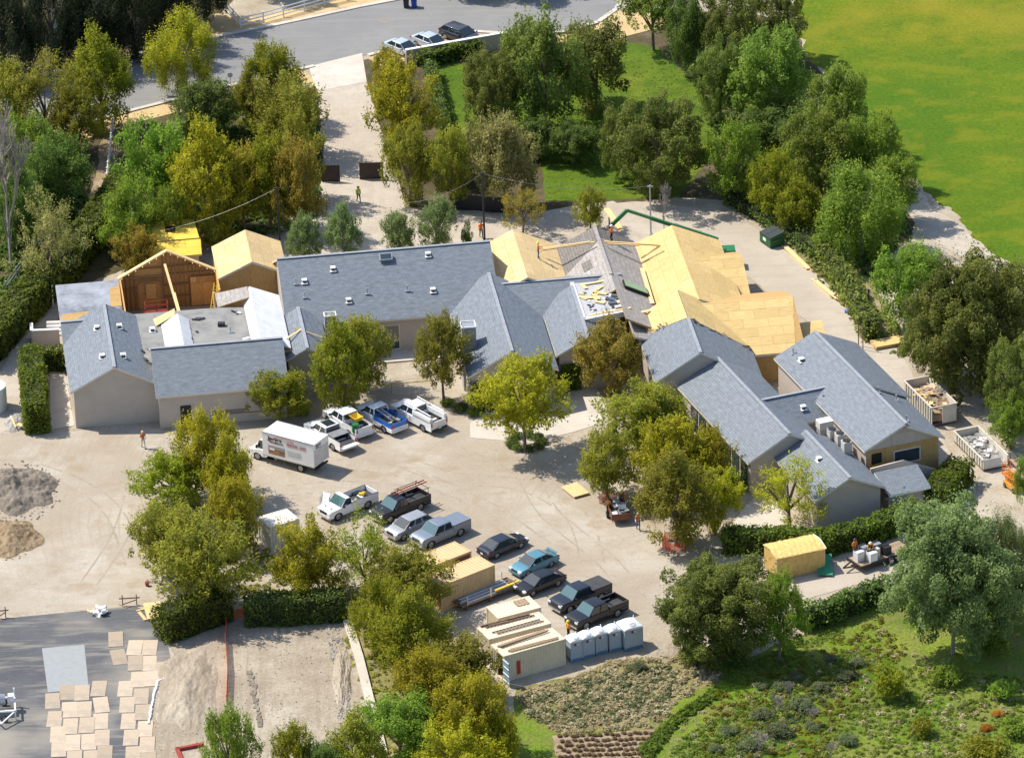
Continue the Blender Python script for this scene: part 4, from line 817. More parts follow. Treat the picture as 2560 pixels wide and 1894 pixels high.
# box truck
def box_truck():
    root = thing('box_truck', 'white box truck lettered for a demolition firm, parked by the lime-green trees', 'box truck')
    Lb, Wb, z0, z1 = 5.75, 2.5, .95, 3.3; xb = -3.55
    m = MB(); m.box((xb + Lb / 2, 0, (z0 + z1) / 2), (Lb, Wb, z1 - z0)); bx = m.build('cargo_box', white_p, root)
    m = MB()
    for k in range(9): m.box((xb + .35 + k * .63, 0, z1 + .012), (.07, Wb - .1, .025))
    m.build('roof_rib', trim_w, bx)
    m = MB()
    for s in (1, -1): m.box((xb + Lb / 2, s * (Wb / 2), z1), (Lb + .02, .05, .09)); m.box((xb + Lb / 2, s * (Wb / 2), z0), (Lb + .02, .05, .10))
    m.build('edge_rail', metal_g, bx)
    m = MB(); m.box((xb - .012, 0, 1.75), (.02, Wb - .28, 1.5)); m.box((xb - .02, 0, 2.55), (.03, Wb - .12, .06)); m.build('roll_door', col_mat('cream_roll_door', (.62, .60, .55), .5), bx)
    lower = [(4.05, .62), (4.0, .95), (3.8, 1.12), (2.95, 1.28), (2.2, 1.28), (2.15, .8), (2.1, .6)]
    lower_shell(lower, 3.05, 2.1 - .6, .5, .42, 2.05, .84, 1.0, .06).build('cab_body', white_p, root, 32)
    greenhouse(root, 2.2, 3.2, 1.25, 2.22, 2.75, 2.25, 1.95, 1.75, white_p, split=(), rear=False)
    for s in (1, -1):
        m = MB(); m.box((3.9, s * .78, .92), (.2, .32, .22)); m.build('headlight', lamp_w, root)
        m = MB(); m.box((2.95, s * 1.2, 1.55), (.12, .18, .32)); m.build('mirror', blackp, root)
        wheel(root, 3.05, s * .88, .42, .26); wheel(root, -1.9, s * .95, .42, .42)
    m = MB(); m.box((-.6, 0, .72), (5.9, .9, .22)); m.box((xb + .1, 0, .6), (.2, 2.2, .12)); m.build('chassis', blackp, root)
    m = MB(); m.box((4.02, 0, .58), (.12, 1.9, .2)); m.build('bumper', blackp, root)
    blk = col_mat('black_lettering', (.02, .02, .025), .5); red = col_mat('red_lettering', (.45, .03, .04), .5); grey = col_mat('grey_lettering', (.42, .43, .47), .5)
    def txt(s, x, z, size, mt, side=-1, bold=.012, xs=1.0):
        cu = bpy.data.curves.new('lettering', 'FONT'); cu.body = s; cu.size = size; cu.extrude = .003; cu.offset = bold; cu.materials.append(mt)
        to = link('tmp', cu); dg = bpy.context.evaluated_depsgraph_get(); dg.update(); me = bpy.data.meshes.new_from_object(to.evaluated_get(dg)); me.name = 'lettering'; bpy.data.objects.remove(to)
        o = link('lettering', me, bx); o.scale = (xs, 1, 1)
        if side == 'rear': o.location = (xb - .035, x, z); o.rotation_euler = (R(90), 0, R(-90))
        else: o.location = (x, side * (Wb / 2 + .016), z); o.rotation_euler = (R(90), 0, 0 if side < 0 else R(180))
    for sd in (1,):
        X = lambda d: 1.55 - d           # reads from the cab backwards on the truck's left side
        txt('Jimenez', X(0), 2.66, .52, blk, sd, .018, .95); txt('Demolition, Inc.', X(.25), 2.40, .24, blk, sd, .010, .95)
        m = MB(); pts = [(X(.55 + 1.25 * (1 - math.cos(t))), Wb / 2 + .02, 2.82 + .32 * math.sin(t)) for t in [math.pi * i / 12 for i in range(0, 11)]]
        m.tube(pts, .028, 4); m.slab([Vector((X(-.05), Wb / 2 + .02, 2.58)), Vector((X(.25), Wb / 2 + .02, 2.72)), Vector((X(.25), Wb / 2 + .02, 2.44))], .01, d=Vector((0, -1, 0))); m.build('emblem', red, bx)
        rg = random.Random(4)
        for row, (z, n, hh, mt) in enumerate(((2.86, 16, .09, grey), (2.64, 12, .17, red), (2.46, 16, .06, red))):
            m = MB()
            for i in range(n):
                if n == 12 and i == 7: continue
                m.box((X(2.15 + i * 2.2 / n), Wb / 2 + .014, z), (2.2 / n * .62, .006, hh))
            m.build('small_print', mt, bx)
        for row in range(5):
            m = MB(); m.box((X(2.9), Wb / 2 + .014, 2.02 - row * .13), (1.5 + .5 * rg.random(), .006, .05)); m.build('small_print', grey, bx)
        m = MB(); m.slab([Vector((X(.0), Wb / 2 + .012, 1.22)), Vector((X(1.85), Wb / 2 + .012, 1.22)), Vector((X(1.85), Wb / 2 + .012, 2.12)), Vector((X(.0), Wb / 2 + .012, 2.12))], .01, d=Vector((0, -1, 0)))
        mm, n_, b_ = _base('printed_scene'); co = n_.nodes.new('ShaderNodeTexCoord').outputs['Object']; sx = n_.nodes.new('ShaderNodeSeparateXYZ'); n_.links.new(co, sx.inputs[0])
        cz = _ramp(n_, _math(n_, 'MULTIPLY_ADD', sx.outputs[2], 1.1, -1.34), [(0, (.30, .16, .12)), (.25, (.22, .12, .09)), (.5, (.20, .10, .05)), (.72, (.36, .30, .30)), (1, (.25, .36, .55))])
        n_.links.new(_mix(n_, _math(n_, 'MULTIPLY', _ramp(n_, _noise(n_, co, 2.2, 3), [(.5, (0, 0, 0)), (.62, (1, 1, 1))]), .7), cz, (.50, .22, .05)), b_.inputs['Base Color'])
        m.build('printed_panel', mm, bx)
        m = MB(); m.box((X(.42), Wb / 2 + .022, 1.75), (.55, .012, .22)); m.build('printed_vehicle', white_p, bx)
    txt('Jimenez', .85, 2.92, .28, blk, 'rear', .012, .9); txt('Demolition, Inc.', .85, 2.72, .14, blk, 'rear', .006, .9)
    return root
bt = box_truck(); c_ = (at('H', 290, 385, 3.3) + at('H', 715, 490, 3.3) + at('H', 830, 400, 3.3) + at('H', 420, 277, 3.3)) / 4
hd = 147; ofs = Vector((math.cos(R(hd)), math.sin(R(hd)), 0)) * (-3.55 + 2.875)
place(bt, c_ - ofs, hd)
# second row, noses toward the hedge
v6 = pickup('white single-cab pickup with black hood vents and its driver door open', WHITE, at('H', 985, 1005), 219, 5.7, cab='single', open_door=False, hoodscoop=True, glass=carglass_t)
m = MB(); m.slab([Vector((1.45, -1.0, .55)), Vector((1.75, -1.95, .55)), Vector((1.75, -1.95, 1.2)), Vector((1.4, -1.8, 1.75)), Vector((1.15, -1.05, 1.75)), Vector((1.45, -1.0, 1.2))], .06, d=Vector((-1, -.2, 0))); m.build('door', WHITE, v6)
v7 = pickup('black pickup with a ladder rack over its bed', BLACK, at('H', 1400, 1025), 219, 5.8, cab='ext', rack=True, glass=carglass_t)
v8 = sedan('silver crossover parked between black and grey pickups', SILVER, at('H', 1475, 1180), 219, 4.55, 1.86, suv=True)
v9 = pickup('blue-grey crew-cab pickup with a hard bed cover', GREY, at('H', 1720, 1225), 219, 5.7, cab='crew', tonneau=GREY, glass=carglass_t)
v10 = sedan('black sedan facing away from the tan containers', NAVY, at('I', 800, 258), 39, 4.75)
v11 = sedan('teal compact sedan with a small rear spoiler', TEAL, at('I', 1010, 380), 219, 4.6, 1.78)
m = MB(); m.box((-2.12, 0, 1.14), (.24, 1.35, .04)); m.box((-2.1, .5, 1.07), (.1, .05, .12)); m.box((-2.1, -.5, 1.07), (.1, .05, .12)); m.build('spoiler', TEAL, v11)
v12 = sedan('black sedan beside the stack of pipes', BLACK, at('I', 1050, 510), 217, 4.75)
v13 = pickup('dark navy pickup with a grey soft bed cover', NAVY, at('I', 1320, 610), 217, 5.8, cab='crew', tonneau=bedm, glass=carglass_t)
v14 = pickup('black pickup with open bed beside the portable toilets', BLACK, at('I', 1430, 720), 217, 5.8, cab='crew', glass=carglass_t)
# street cars
sedan('pale silver sedan half hidden by the clipped trees at the street', ICE, at('F', 795, 345), -47, 4.6)
sedan('ice-blue fastback sedan on the tan roadside', ICE, at('F', 975, 305), -47, 4.75)
sedan('black sport-utility coupe on the tan roadside', CHAR, at('F', 1165, 262), -45, 4.85, 1.95, suv=True)

# ------------------------------------------------------------------ shipping containers, toilets, skips
def corr_panel(mb, a, b, z0, z1, n, depth, outward, mi=0):
    a, b = Vector(a), Vector(b); k = 4 * n; P = []
    for i in range(k + 1):
        ph = i % 4; off = depth if ph in (1, 2) else 0.0
        P.append(a.lerp(b, i / k) - outward * off)
    for i in range(k): mb.quad(P[i] + Vector((0, 0, z0)), P[i + 1] + Vector((0, 0, z0)), P[i + 1] + Vector((0, 0, z1)), P[i] + Vector((0, 0, z1)), mi)
def container(label, mat, c, deg, L=6.06, W=2.44, H=2.59, group=None, frame=None, openend=False, name='shipping_container'):
    root = thing(name, label, 'container', (c.x, c.y, 0), R(deg), group)
    x, y = L / 2, W / 2; mb = MB(); n = int(L / .28); nw = int(W / .28)
    corr_panel(mb, (-x + .08, -y + .03, 0), (x - .08, -y + .03, 0), .15, H - .1, n, -.045, Vector((0, 1, 0)))
    corr_panel(mb, (x - .08, y - .03, 0), (-x + .08, y - .03, 0), .15, H - .1, n, .045, Vector((0, 1, 0)))
    corr_panel(mb, (x - .03, -y + .08, 0), (x - .03, y - .08, 0), .15, H - .1, nw, .045, Vector((1, 0, 0)))
    if not openend: corr_panel(mb, (-x + .03, y - .08, 0), (-x + .03, -y + .08, 0), .15, H - .1, nw, -.045, Vector((1, 0, 0)))
    mb.build('wall_panel', mat, root)
    fb = MB()
    for sx in (1, -1):
        for sy in (1, -1): fb.box((sx * (x - .07), sy * (y - .07), H / 2), (.15, .15, H))
    for sy in (1, -1):
        for z in (.08, H - .07): fb.box((0, sy * (y - .05), z), (L - .28, .11, .14))
    for sx in (1, -1):
        for z in (.08, H - .07): fb.box((sx * (x - .05), 0, z), (.11, W - .28, .14))
    fb.build('frame', frame or mat, root)
    rb = MB(); kk = 4 * int(L / .35); P = []
    for i in range(kk + 1): P.append((-x + .1 + (L - .2) * i / kk, H - .035 + (.025 if i % 4 in (1, 2) else 0)))
    for i in range(kk): rb.quad((P[i][0], -y + .08, P[i][1]), (P[i + 1][0], -y + .08, P[i + 1][1]), (P[i + 1][0], y - .08, P[i + 1][1]), (P[i][0], y - .08, P[i][1]))
    rb.build('roof_panel', mat, root)
    fb = MB(); fb.box((0, 0, .16), (L - .2, W - .2, .06)); fb.build('floor', oldwood, root, uv=True)
    return root
cream = col_mat('cream_container_paint', (.66, .57, .41), .55, vary=.08, scale=.8); tanp = col_mat('tan_container_paint', (.60, .42, .22), .55, vary=.08, scale=.8); yelc = col_mat('ochre_container_paint', (.58, .40, .10), .55, vary=.08)
whitec = col_mat('white_container_paint', (.62, .59, .53), .55, vary=.08)
def from_corner(k, pts, z):
    return sum((at(k, *p, z) for p in pts), Vector()) / len(pts)
cE = container('cream shipping container with one blue-grey door swung open toward the garden', cream, from_corner('I', [(715, 895), (805, 975), (1218, 850), (1130, 760)], 2.59), 27, openend=True)
m = MB(); m.box((-3.0, .61, 1.33), (.06, 1.12, 2.2)); m.build('door', cream, cE)
for k in range(3):
    m = MB(); m.tube([(-3.06, .2 + .35 * k, .25), (-3.06, .2 + .35 * k, 2.4)], .025, 6); m.build('lock_bar', metal_g, cE)
bluegrey = col_mat('blue_grey_paint', (.22, .36, .50), .5, vary=.1)
m = MB(); m.box((-3.10, -1.80, 1.33), (.06, 1.15, 2.25)); dd = m.build('door', bluegrey, cE); dd['label'] = 'open blue-grey door leaf'
for z in (.4, 1.1, 1.75, 2.35):
    m = MB(); m.box((-3.15, -1.80, z), (.05, 1.1, .07)); m.build('door_rib', trim_w, dd)
m = MB(); m.slab([Vector((-1.75, -1.27, .45)), Vector((-1.45, -1.27, .45)), Vector((-1.45, -1.27, 1.75)), Vector((-1.75, -1.27, 1.75))], .02, d=Vector((0, 1, 0))); m.build('red_mark', col_mat('red_paint_mark', (.55, .03, .02), .6), cE)
cD = container('cream shipping container under rusty pipes, in the middle of three', cream, from_corner('I', [(617, 765), (695, 855), (1135, 750), (1050, 670)], 2.59), 25)
cC = container('short cream container with pallet boards on its clean roof', cream, from_corner('I', [(770, 720), (1045, 655), (950, 560), (720, 610)], 2.59), 25, 4.2)
cB = container('long tan container beside the stack of pipes', tanp, at('I', 620, 348, 2.59) + Vector((-1.5, -1.1, 0)), 37, 6.06)
cA = container('ochre container with a dark name board, half under the trees', tanp, at('I', 440, 262, 2.59) + Vector((-1.2, -.9, 0)), 37, 6.06)
m = MB(); m.box((2.0, -1.27, 2.05), (1.6, .03, .55)); nb = m.build('name_board', col_mat('brown_sign', (.10, .045, .03), .6), cA)
cL = container('white container half buried in the olive trees', whitec, from_corner('H', [(280, 1050), (370, 1140), (590, 1075), (490, 975)], 2.59), 29, 3.0)
def loose(name, label, cat, parts, mat, group=None, kind=None, uv=True):
    """loose item from bars ((a),(b),w,h); one mesh"""
    mb = MB(); c = sum((Vector(p[0]) for p in parts), Vector()) / len(parts); zmin = min(min(p[0][2], p[1][2]) - p[3] / 2 for p in parts); c.z = zmin
    for a, b, wd, h in parts: mb.bar(Vector(a) - c, Vector(b) - c, wd, h)
    o = mb.build(name, mat, None, uv=uv); o.location = c; return tag(o, label, cat, group, kind)
# rusty pipes and boards on the container roofs
def local(o, x, y, z): return Vector(o.location) + Matrix.Rotation(o.rotation_euler.z, 3, 'Z') @ Vector((x, y, z))
rust = col_mat('rusty_steel', (.17, .11, .075), .8, vary=.3, scale=3)
def on_container(cn, items, lab, nm, cat, mat, group):
    for (x0, y0, x1, y1, wd, h, dz) in items:
        loose(nm, lab, cat, [(local(cn, x0, y0, 2.62 + h / 2 + dz), local(cn, x1, y1, 2.62 + h / 2 + dz), wd, h)], mat, group)
on_container(cD, [(-2.7, 1.12, 2.0, 1.05, .16, .12, 0), (-2.4, .75, 2.3, .70, .10, .10, 0), (-2.0, .95, -.2, .88, .12, .08, 0)], 'rusty steel pipe lying on the middle container roof', 'steel_pipe', 'pipe', rust, 'pipes on the middle container')
on_container(cD, [(-2.3, -.35, 2.4, -.2, .08, .08, 0), (-2.0, -.75, 2.6, -.6, .08, .08, 0)], 'dark metal track with stub legs on the middle container roof', 'metal_track', 'track', rust, 'tracks on the middle container')
on_container(cE, [(-2.7, .55, 2.2, 1.0, .14, .09, 0), (-2.6, .38, 2.3, .85, .14, .09, 0), (-2.6, .25, 2.4, .65, .12, .09, .10), (-2.3, -.65, 2.6, -.75, .12, .09, 0), (-2.2, -.85, 2.5, -.95, .10, .09, 0), (-2.0, -.5, 1.4, -.62, .10, .08, 0)], 'long weathered timber laid on the open container roof', 'timber', 'timber', oldwood, 'timbers on the open container')
pal = thing('pallet_boards', 'grey pallet boards on the short container roof', 'pallet', local(cC, .9, .35, 2.625), R(25))
for k in range(4):
    m = MB(); m.box((0, -.4 + .26 * k, .05), (1.2, .16, .03)); m.build('board', oldwood, pal, uv=True)
m = MB(); m.box((-.5, 0, .017), (.08, 1.0, .034)); m.box((.5, 0, .017), (.08, 1.0, .034)); m.build('bearer', oldwood, pal, uv=True)
# portable toilets
toilet_w = col_mat('toilet_wall', (.34, .40, .46), .5, vary=.05); toilet_b = col_mat('toilet_base', (.10, .20, .29), .5, vary=.05); toilet_r = col_mat('toilet_roof', (.80, .82, .84), .4, vary=.03)
emb = col_mat('red_emblem', (.22, .03, .06), .5)
def toilet(W=1.12, H=2.05, big=False, label=None, group=None):
    root = thing('portable_toilet', label, 'toilet', group=group); h = W / 2; n = 10; D = W if not big else W * .95
    m = MB(); m.box((0, 0, .17), (W, D, .34)); m.build('base', toilet_b, root)
    m = MB(); m.box((0, 0, .34 + (H - .34) / 2), (W - .04, D - .04, H - .34)); m.build('cabin', toilet_w, root)
    m = MB()
    for sy in (-1, 1):
        for sx in (-1, 1): m.box((sx * (h - .02), sy * (D / 2 - .02), H / 2 + .1), (.07, .07, H - .2))
    m.build('corner_post', toilet_w, root)
    g = MB(); N = 9; rise = .38 if not big else .42
    for j in range(N + 1):
        for i in range(N + 1):
            a, b = 2 * i / N - 1, 2 * j / N - 1; zz = rise * max(0, (1 - abs(a) ** 2.6)) * (1 - .55 * abs(b) ** 2.2)
            if max(abs(a), abs(b)) == 1: zz = min(zz, .10)
            g.v.append(Vector((a * (h + .05), b * (D / 2 + .05), H + zz)))
    for j in range(N):
        for i in range(N): k = j * (N + 1) + i; g.f.append([k, k + 1, k + N + 2, k + N + 1]); g.m.append(0)
    rim = [i for i in range(N + 1)] + [j * (N + 1) + N for j in range(1, N + 1)] + [N * (N + 1) + i for i in range(N - 1, -1, -1)] + [j * (N + 1) for j in range(N - 1, 0, -1)]
    o = len(g.v)
    for r_ in rim: v = g.v[r_]; g.v.append(Vector((v.x, v.y, H - .08)))
    for q in range(len(rim)): q2 = (q + 1) % len(rim); g.f.append([rim[q], o + q, o + q2, rim[q2]][::-1]); g.m.append(0)
    rf = g.build('roof', toilet_r, root, 35)
    m = MB()
    for rr in ((.30, .22, .14) if big else (.32,)):
        m.tube([(-.1 * h + rr * math.cos(t) * h * 1.6, -D * .25 + rr * math.sin(t) * h, H + rise * .95) for t in [math.pi * (1 + i / 8) for i in range(9)]], .015, 4)
    m.build('roof_ring', metal_g, rf)
    m = MB(); m.cyl((-.12, -D / 2 - .005, H - .35), .12, .03, 14, 'y'); m.build('emblem', emb, root)
    m = MB(); m.box((.14, -D / 2 - .002, H - .30), (.26, .02, .05)); m.box((.14, -D / 2 - .002, H - .40), (.26, .02, .04)); m.build('lettering', white_p, root)
    m = MB(); m.tube([(h - .15, D / 2 - .12, H), (h - .15, D / 2 - .12, H + .36)], .045, 8); m.build('vent_pipe', toilet_r, root)
    m = MB(); m.box((0, D / 2 + .0, 1.2), (W * .62, .03, 1.6)); m.build('door', toilet_w, root)
    return root
tl = toilet(label='grey portable toilet standing right against the cream container', group='portable toilets in a row')
tl.location = at('I', 1280, 985); tl.rotation_euler = (0, 0, R(24))
for q, lb in (((1362, 962), 'second grey portable toilet counted from the cream container'), ((1447, 937), 'third grey portable toilet counted from the cream container'), ((1540, 918), 'grey portable toilet beside the larger one')):
    o = copy_tree(tl); o.location = at('I', *q); o['label'] = lb
tb = toilet(1.75, 2.15, True, 'larger wheelchair-width portable toilet at the end of the row')
tb.location = at('I', 1655, 897); tb.rotation_euler = (0, 0, R(24))
# pipe rack between containers
pc = at('I', 680, 575); pr = thing('pipe_rack', 'trailer-like rack loaded with long grey pipes and sheet steel', 'pipe rack', (pc.x, pc.y, 0), R(36))
m = MB(); m.box((0, 0, .55), (6.4, 1.9, .12)); m.build('bed', rust, pr)
for x in (-2.6, 0, 2.6):
    for y in (-.85, .85):
        m = MB(); m.box((x, y, .25), (.12, .12, .5)); m.build('leg', rust, pr)
    for y in (-.95, .95):
        m = MB(); m.box((x, y, .95), (.07, .07, .8)); m.build('stake', lumber, pr, uv=True)
for k in range(15):
    y = -.8 + .115 * k; ln = rnd.uniform(4.6, 6.4); mt = (metal_g, trim_w, rust, metal_g)[k % 4]
    p = thing('pipe', 'long pipe in the loaded rack between the containers', 'pipe', local(pr, rnd.uniform(-.3, .3), y, .61 + .05), R(36), 'pipes in the rack')
    m = MB(); m.tube([(-ln / 2, 0, 0), (ln / 2, 0, 0)], .05, 8); m.build('tube', mt, p)
yb = loose('yellow_beam', 'yellow beam on the pipe rack', 'beam', [(local(pr, .6, -.75, .83), local(pr, 3.3, -.65, .83), .22, .12)], col_mat('yellow_paint', (.75, .50, .04), .5))
# roll-off skips
def skip_(label, u, v, L, W, H, fill, lab2, door_open):
    root = thing('roll_off_skip', label, 'skip', FB(u, v, 0), R(20)); x, y = W / 2, L / 2
    m = MB(); m.box((0, 0, .18), (W, L, .12)); m.build('floor', rust, root)
    for s in (-1, 1):
        m = MB(); m.box((s * (x - .04), 0, H / 2 + .12), (.06, L, H - .24)); wl_ = m.build('side_wall', cream if 0 else whitec, root)
        for k in range(int(L / .55)):
            r_ = MB(); r_.box((s * (x + .03), -y + .3 + k * .55, H / 2 + .1), (.09, .10, H - .3)); r_.build('rib', whitec, wl_)
        m = MB(); m.box((s * (x - .01), 0, H), (.14, L + .02, .10)); m.build('top_rail', trim, root)
    m = MB(); m.box((0, y - .04, H / 2 + .12), (W - .12, .06, H - .24)); m.box((0, y - .03, H), (W - .16, .12, .10)); m.build('end_wall', whitec, root)
    if door_open:
        m = MB(); m.box((x * .42, -y + .04, H / 2 + .12), (W * .55, .06, H - .24)); m.build('door', whitec, root)
        m = MB(); m.box((0, -y + .03, H), (W - .16, .10, .10)); m.build('end_rail', whitec, root)
    else:
        m = MB(); m.box((-x * .28, -y + .04, H / 2 + .12), (W * .70, .06, H - .24)); m.build('door', whitec, root)
    for s in (-1, 1):
        m = MB(); m.cyl((s * (x - .2), -y + .3, .12), .12, .14, 10, 'x'); m.cyl((s * (x - .2), y - .3, .12), .12, .14, 10, 'x'); m.build('roller', rust, root)
    # heap
    hp = thing('debris_heap', lab2, 'debris', FB(u, v, .245), R(20)); g = MB(); N = 16
    top = H - .55 if not door_open else H - .25
    for j in range(N + 1):
        for i in range(N + 1):
            a, b = (i / N - .5) * (W - .2), (j / N - .5) * (L - .5); f = noise.noise(Vector((a * 1.4 + u, b * 1.4, 3))) * .35 + noise.noise(Vector((a * 4, b * 4, u))) * .15
            e = 1 - (abs(j / N - .55) * 1.7) ** 2.2
            g.v.append(Vector((a, b, max(.03, top * .85 * e + f))))
    for j in range(N):
        for i in range(N): k = j * (N + 1) + i; g.f.append([k, k + 1, k + N + 2, k + N + 1]); g.m.append(0)
    g.build('rubble', fill, hp)
    for k in range(34):
        b = rnd.uniform(-.38, .42) * L; a = rnd.uniform(-.4, .4) * W; e = 1 - (abs(b / L + .5 - .55) * 1.7) ** 2.2; z = max(.05, top * .85 * e) + .08
        M = Matrix.Translation((a, b, z)) @ Matrix.Rotation(rnd.uniform(0, 6), 4, 'Z') @ Matrix.Rotation(rnd.uniform(-.5, .5), 4, 'X')
        m = MB(); s = rnd.uniform(.2, .7); 
        if door_open: m.box((0, 0, 0), (s * 2.2, .14, .06) if k % 2 else (s * 1.4, s, .03), 0, M); m.build('board', (lumber, oldwood, ply_pale)[k % 3], hp, uv=True)
        else: m.box((0, 0, 0), (s, s * .7, .12), 0, M); m.build('chunk', (rubble_m, trim_w, felt_grey)[k % 3], hp)
skip_('tall pale roll-off skip full of broken timber under the oak', 33.55, -22.6, 6.3, 2.55, 2.05, oldwood, 'broken timber and boards heaped in the tall skip', True)
skip_('low pale roll-off skip heaped with grey rubble', 34.15, -32.6, 6.5, 2.5, 1.2, rubble_m, 'grey rubble heaped in the low skip', False)
# green wheeled dumpsters
gbin = col_mat('green_bin_paint', (.015, .10, .035), .5, vary=.12); lidm = col_mat('bin_lid', (.03, .04, .045), .6, vary=.15)
def dumpster(label, p, deg, s=1.0):
    root = thing('dumpster', label, 'dumpster', (p.x, p.y, 0), R(deg)); m = MB(); W, D = 1.95 * s, 1.5 * s
    m.add([(-W / 2, -D / 2, .14), (W / 2, -D / 2, .14), (W / 2, D / 2, .14), (-W / 2, D / 2, .14), (-W / 2, -D / 2, 1.15), (W / 2, -D / 2, 1.15), (W / 2, D / 2, 1.45), (-W / 2, D / 2, 1.45)], [(0, 3, 2, 1), (0, 1, 5, 4), (1, 2, 6, 5), (2, 3, 7, 6), (3, 0, 4, 7), (4, 5, 6, 7)]); bd = m.build('body', gbin, root)
    for a in (-1, 1):
        m = MB(); m.slab([Vector((a * W * .25 - W * .24, -D / 2 - .05, 1.19)), Vector((a * W * .25 + W * .24, -D / 2 - .05, 1.19)), Vector((a * W * .25 + W * .24, D / 2 + .03, 1.51)), Vector((a * W * .25 - W * .24, D / 2 + .03, 1.51))], .05); m.build('lid', lidm, root)
        m = MB(); m.box((a * (W / 2 + .06), 0, .85), (.10, D * .7, .16)); m.build('fork_pocket', gbin, root)
        for b in (-1, 1):
            m = MB(); m.cyl((a * (W / 2 - .2), b * (D / 2 - .2), .08), .08, .06, 10, 'x'); m.build('caster', rubber, root)
    m = MB(); m.box((0, -D / 2 - .012, 1.02), (W, .03, .08)); m.box((0, -D / 2 - .012, .30), (W, .03, .08)); m.build('rib', gbin, bd)
    m = MB(); m.box((-.1, -D / 2 - .012, .70), (.55, .015, .34)); m.build('notice', trim_w, bd); return root
dumpster('green dumpster with black lids on the rear lane', at('G', 905, 1285), -62, 1.05)
dumpster('green dumpster with black lids in the shade of the hedge', at('L', 1540, 375), -20)
# ------------------------------------------------------------------ vegetation
def leaf_mesh(name, pos, nrm, size, tone, rg, aspect=.55, up=0.0):
    n = len(pos); t = rg.normal(size=(n, 3)); t[:, 2] += up * 2.0
    t -= nrm * (t * nrm).sum(1, keepdims=True); t /= np.linalg.norm(t, axis=1, keepdims=True) + 1e-9
    b = np.cross(nrm, t); s = size[:, None]
    V = np.stack([pos + t * s * 1.25, pos + b * s * aspect * 1.25, pos - t * s * 1.25, pos - b * s * aspect * 1.25], 1).reshape(-1, 3)
    me = bpy.data.meshes.new(name); me.vertices.add(4 * n); me.vertices.foreach_set('co', V.astype(np.float32).ravel())
    me.loops.add(4 * n); me.loops.foreach_set('vertex_index', np.arange(4 * n, dtype=np.int32))
    me.polygons.add(n); me.polygons.foreach_set('loop_start', np.arange(0, 4 * n, 4, dtype=np.int32)); me.polygons.foreach_set('loop_total', np.full(n, 4, np.int32))
    a = me.attributes.new('tone', 'FLOAT', 'FACE'); a.data.foreach_set('value', tone.astype(np.float32))
    me.update(calc_edges=True); me.materials.append(L_OLIVE); return me
def unit(v): return v / (np.linalg.norm(v, axis=1, keepdims=True) + 1e-9)
def crown(style, seed, n):
    """leaf clumps hung through an uneven crown volume, with gaps between them; leaves mostly face the sky"""
    rg = np.random.default_rng(seed)
    P = dict(elm=(95, .10, .21, .016, .029, .34, 1.0), oak=(120, .10, .21, .015, .028, .12, .85), lumpy=(170, .07, .16, .011, .020, .10, .85), dense=(260, .08, .17, .011, .020, .06, .85), feather=(70, .07, .16, .013, .024, .5, 1.0), shrub=(20, .25, .42, .035, .06, .2, .9),
             column=(24, .22, .36, .03, .05, .2, .8), willow=(85, .10, .18, .014, .026, .0, 1.0), bigwillow=(130, .08, .15, .009, .017, .0, 1.0))[style]
    L, r0, r1, s0, s1, shoots, upw = P
    k = np.array([noise.noise(Vector((seed * 3.7, j * 1.3, .5))) for j in range(1)])
    d = unit(rg.normal(size=(L, 3)) + [0, 0, .15]); rr = rg.uniform(.08, 1, L) ** .42
    lump = np.array([1 + .34 * noise.noise(Vector(tuple(q * 1.7)) + Vector((seed * 5.1, 0, 0))) + .16 * noise.noise(Vector(tuple(q * 4.0)) + Vector((0, seed * 2.2, 0))) for q in d])
    c = d * (rr * lump * (1 - r1 * .75))[:, None]
    if style in ('elm', 'feather'): c[:, :2] *= (1.06 - .30 * np.clip(c[:, 2:3], -1, 1) ** 2)
    if style == 'shrub': c[:, 2] = np.abs(c[:, 2]) * .9 - .45
    rad = rg.uniform(r0, r1, L); tl = rg.uniform(0, 1, L); w_ = rad ** 2; w_ /= w_.sum(); pos, nr, tn, sz = [], [], [], []
    m = int(n * (1 - shoots)); idx = rg.choice(L, m, p=w_)
    if 'willow' in style: q = rg.normal(size=(m, 3)) * [.46, .46, .95]; q[:, 2] -= .35
    else: q = unit(rg.normal(size=(m, 3)) + [0, 0, .35]) * (1 - np.abs(rg.normal(size=m)) * .22)[:, None]
    pos.append(c[idx] + q * rad[idx][:, None]); nr.append(unit(unit(q) * .45 + np.array([0, 0, .75 * upw]) + rg.normal(size=q.shape) * .55)); tn.append(np.clip(tl[idx] * .45 + rg.uniform(0, .55, m) + .12 * q[:, 2], 0, 1)); sz.append(rg.uniform(s0 * .7, s1, m) * rg.choice([.8, 1.0, 1.35], m))  # tone lifts towards clump tops, painting them as sunlit
    ns = (n - m) // 8
    if ns:
        idx = rg.choice(L, ns, p=w_); e = unit(rg.normal(size=(ns, 3)) + [0, 0, .6] + c[idx]); b = c[idx] + e * rad[idx][:, None] * .8
        g = unit(e * .7 + np.array([0, 0, .9]) + rg.normal(size=e.shape) * .3); ln = rg.uniform(.10, .30, ns); t0 = rg.uniform(.4, 1, ns)
        for j in range(8):
            p = b + g * (ln * j / 8)[:, None] + rg.normal(size=b.shape) * .018
            pos.append(p); nr.append(unit(np.array([0, 0, .5]) + rg.normal(size=e.shape) * .8)); tn.append(np.clip(t0 + rg.uniform(-.25, .2, ns), 0, 1)); sz.append(rg.uniform(s0, s1, ns) * .9)  # lighter tone on outer shoots paints the crown's highlights
    return leaf_mesh('crown', np.concatenate(pos), np.concatenate(nr), np.concatenate(sz), np.concatenate(tn), rg, .35 if 'willow' in style else .55, .8 if 'willow' in style else .25)
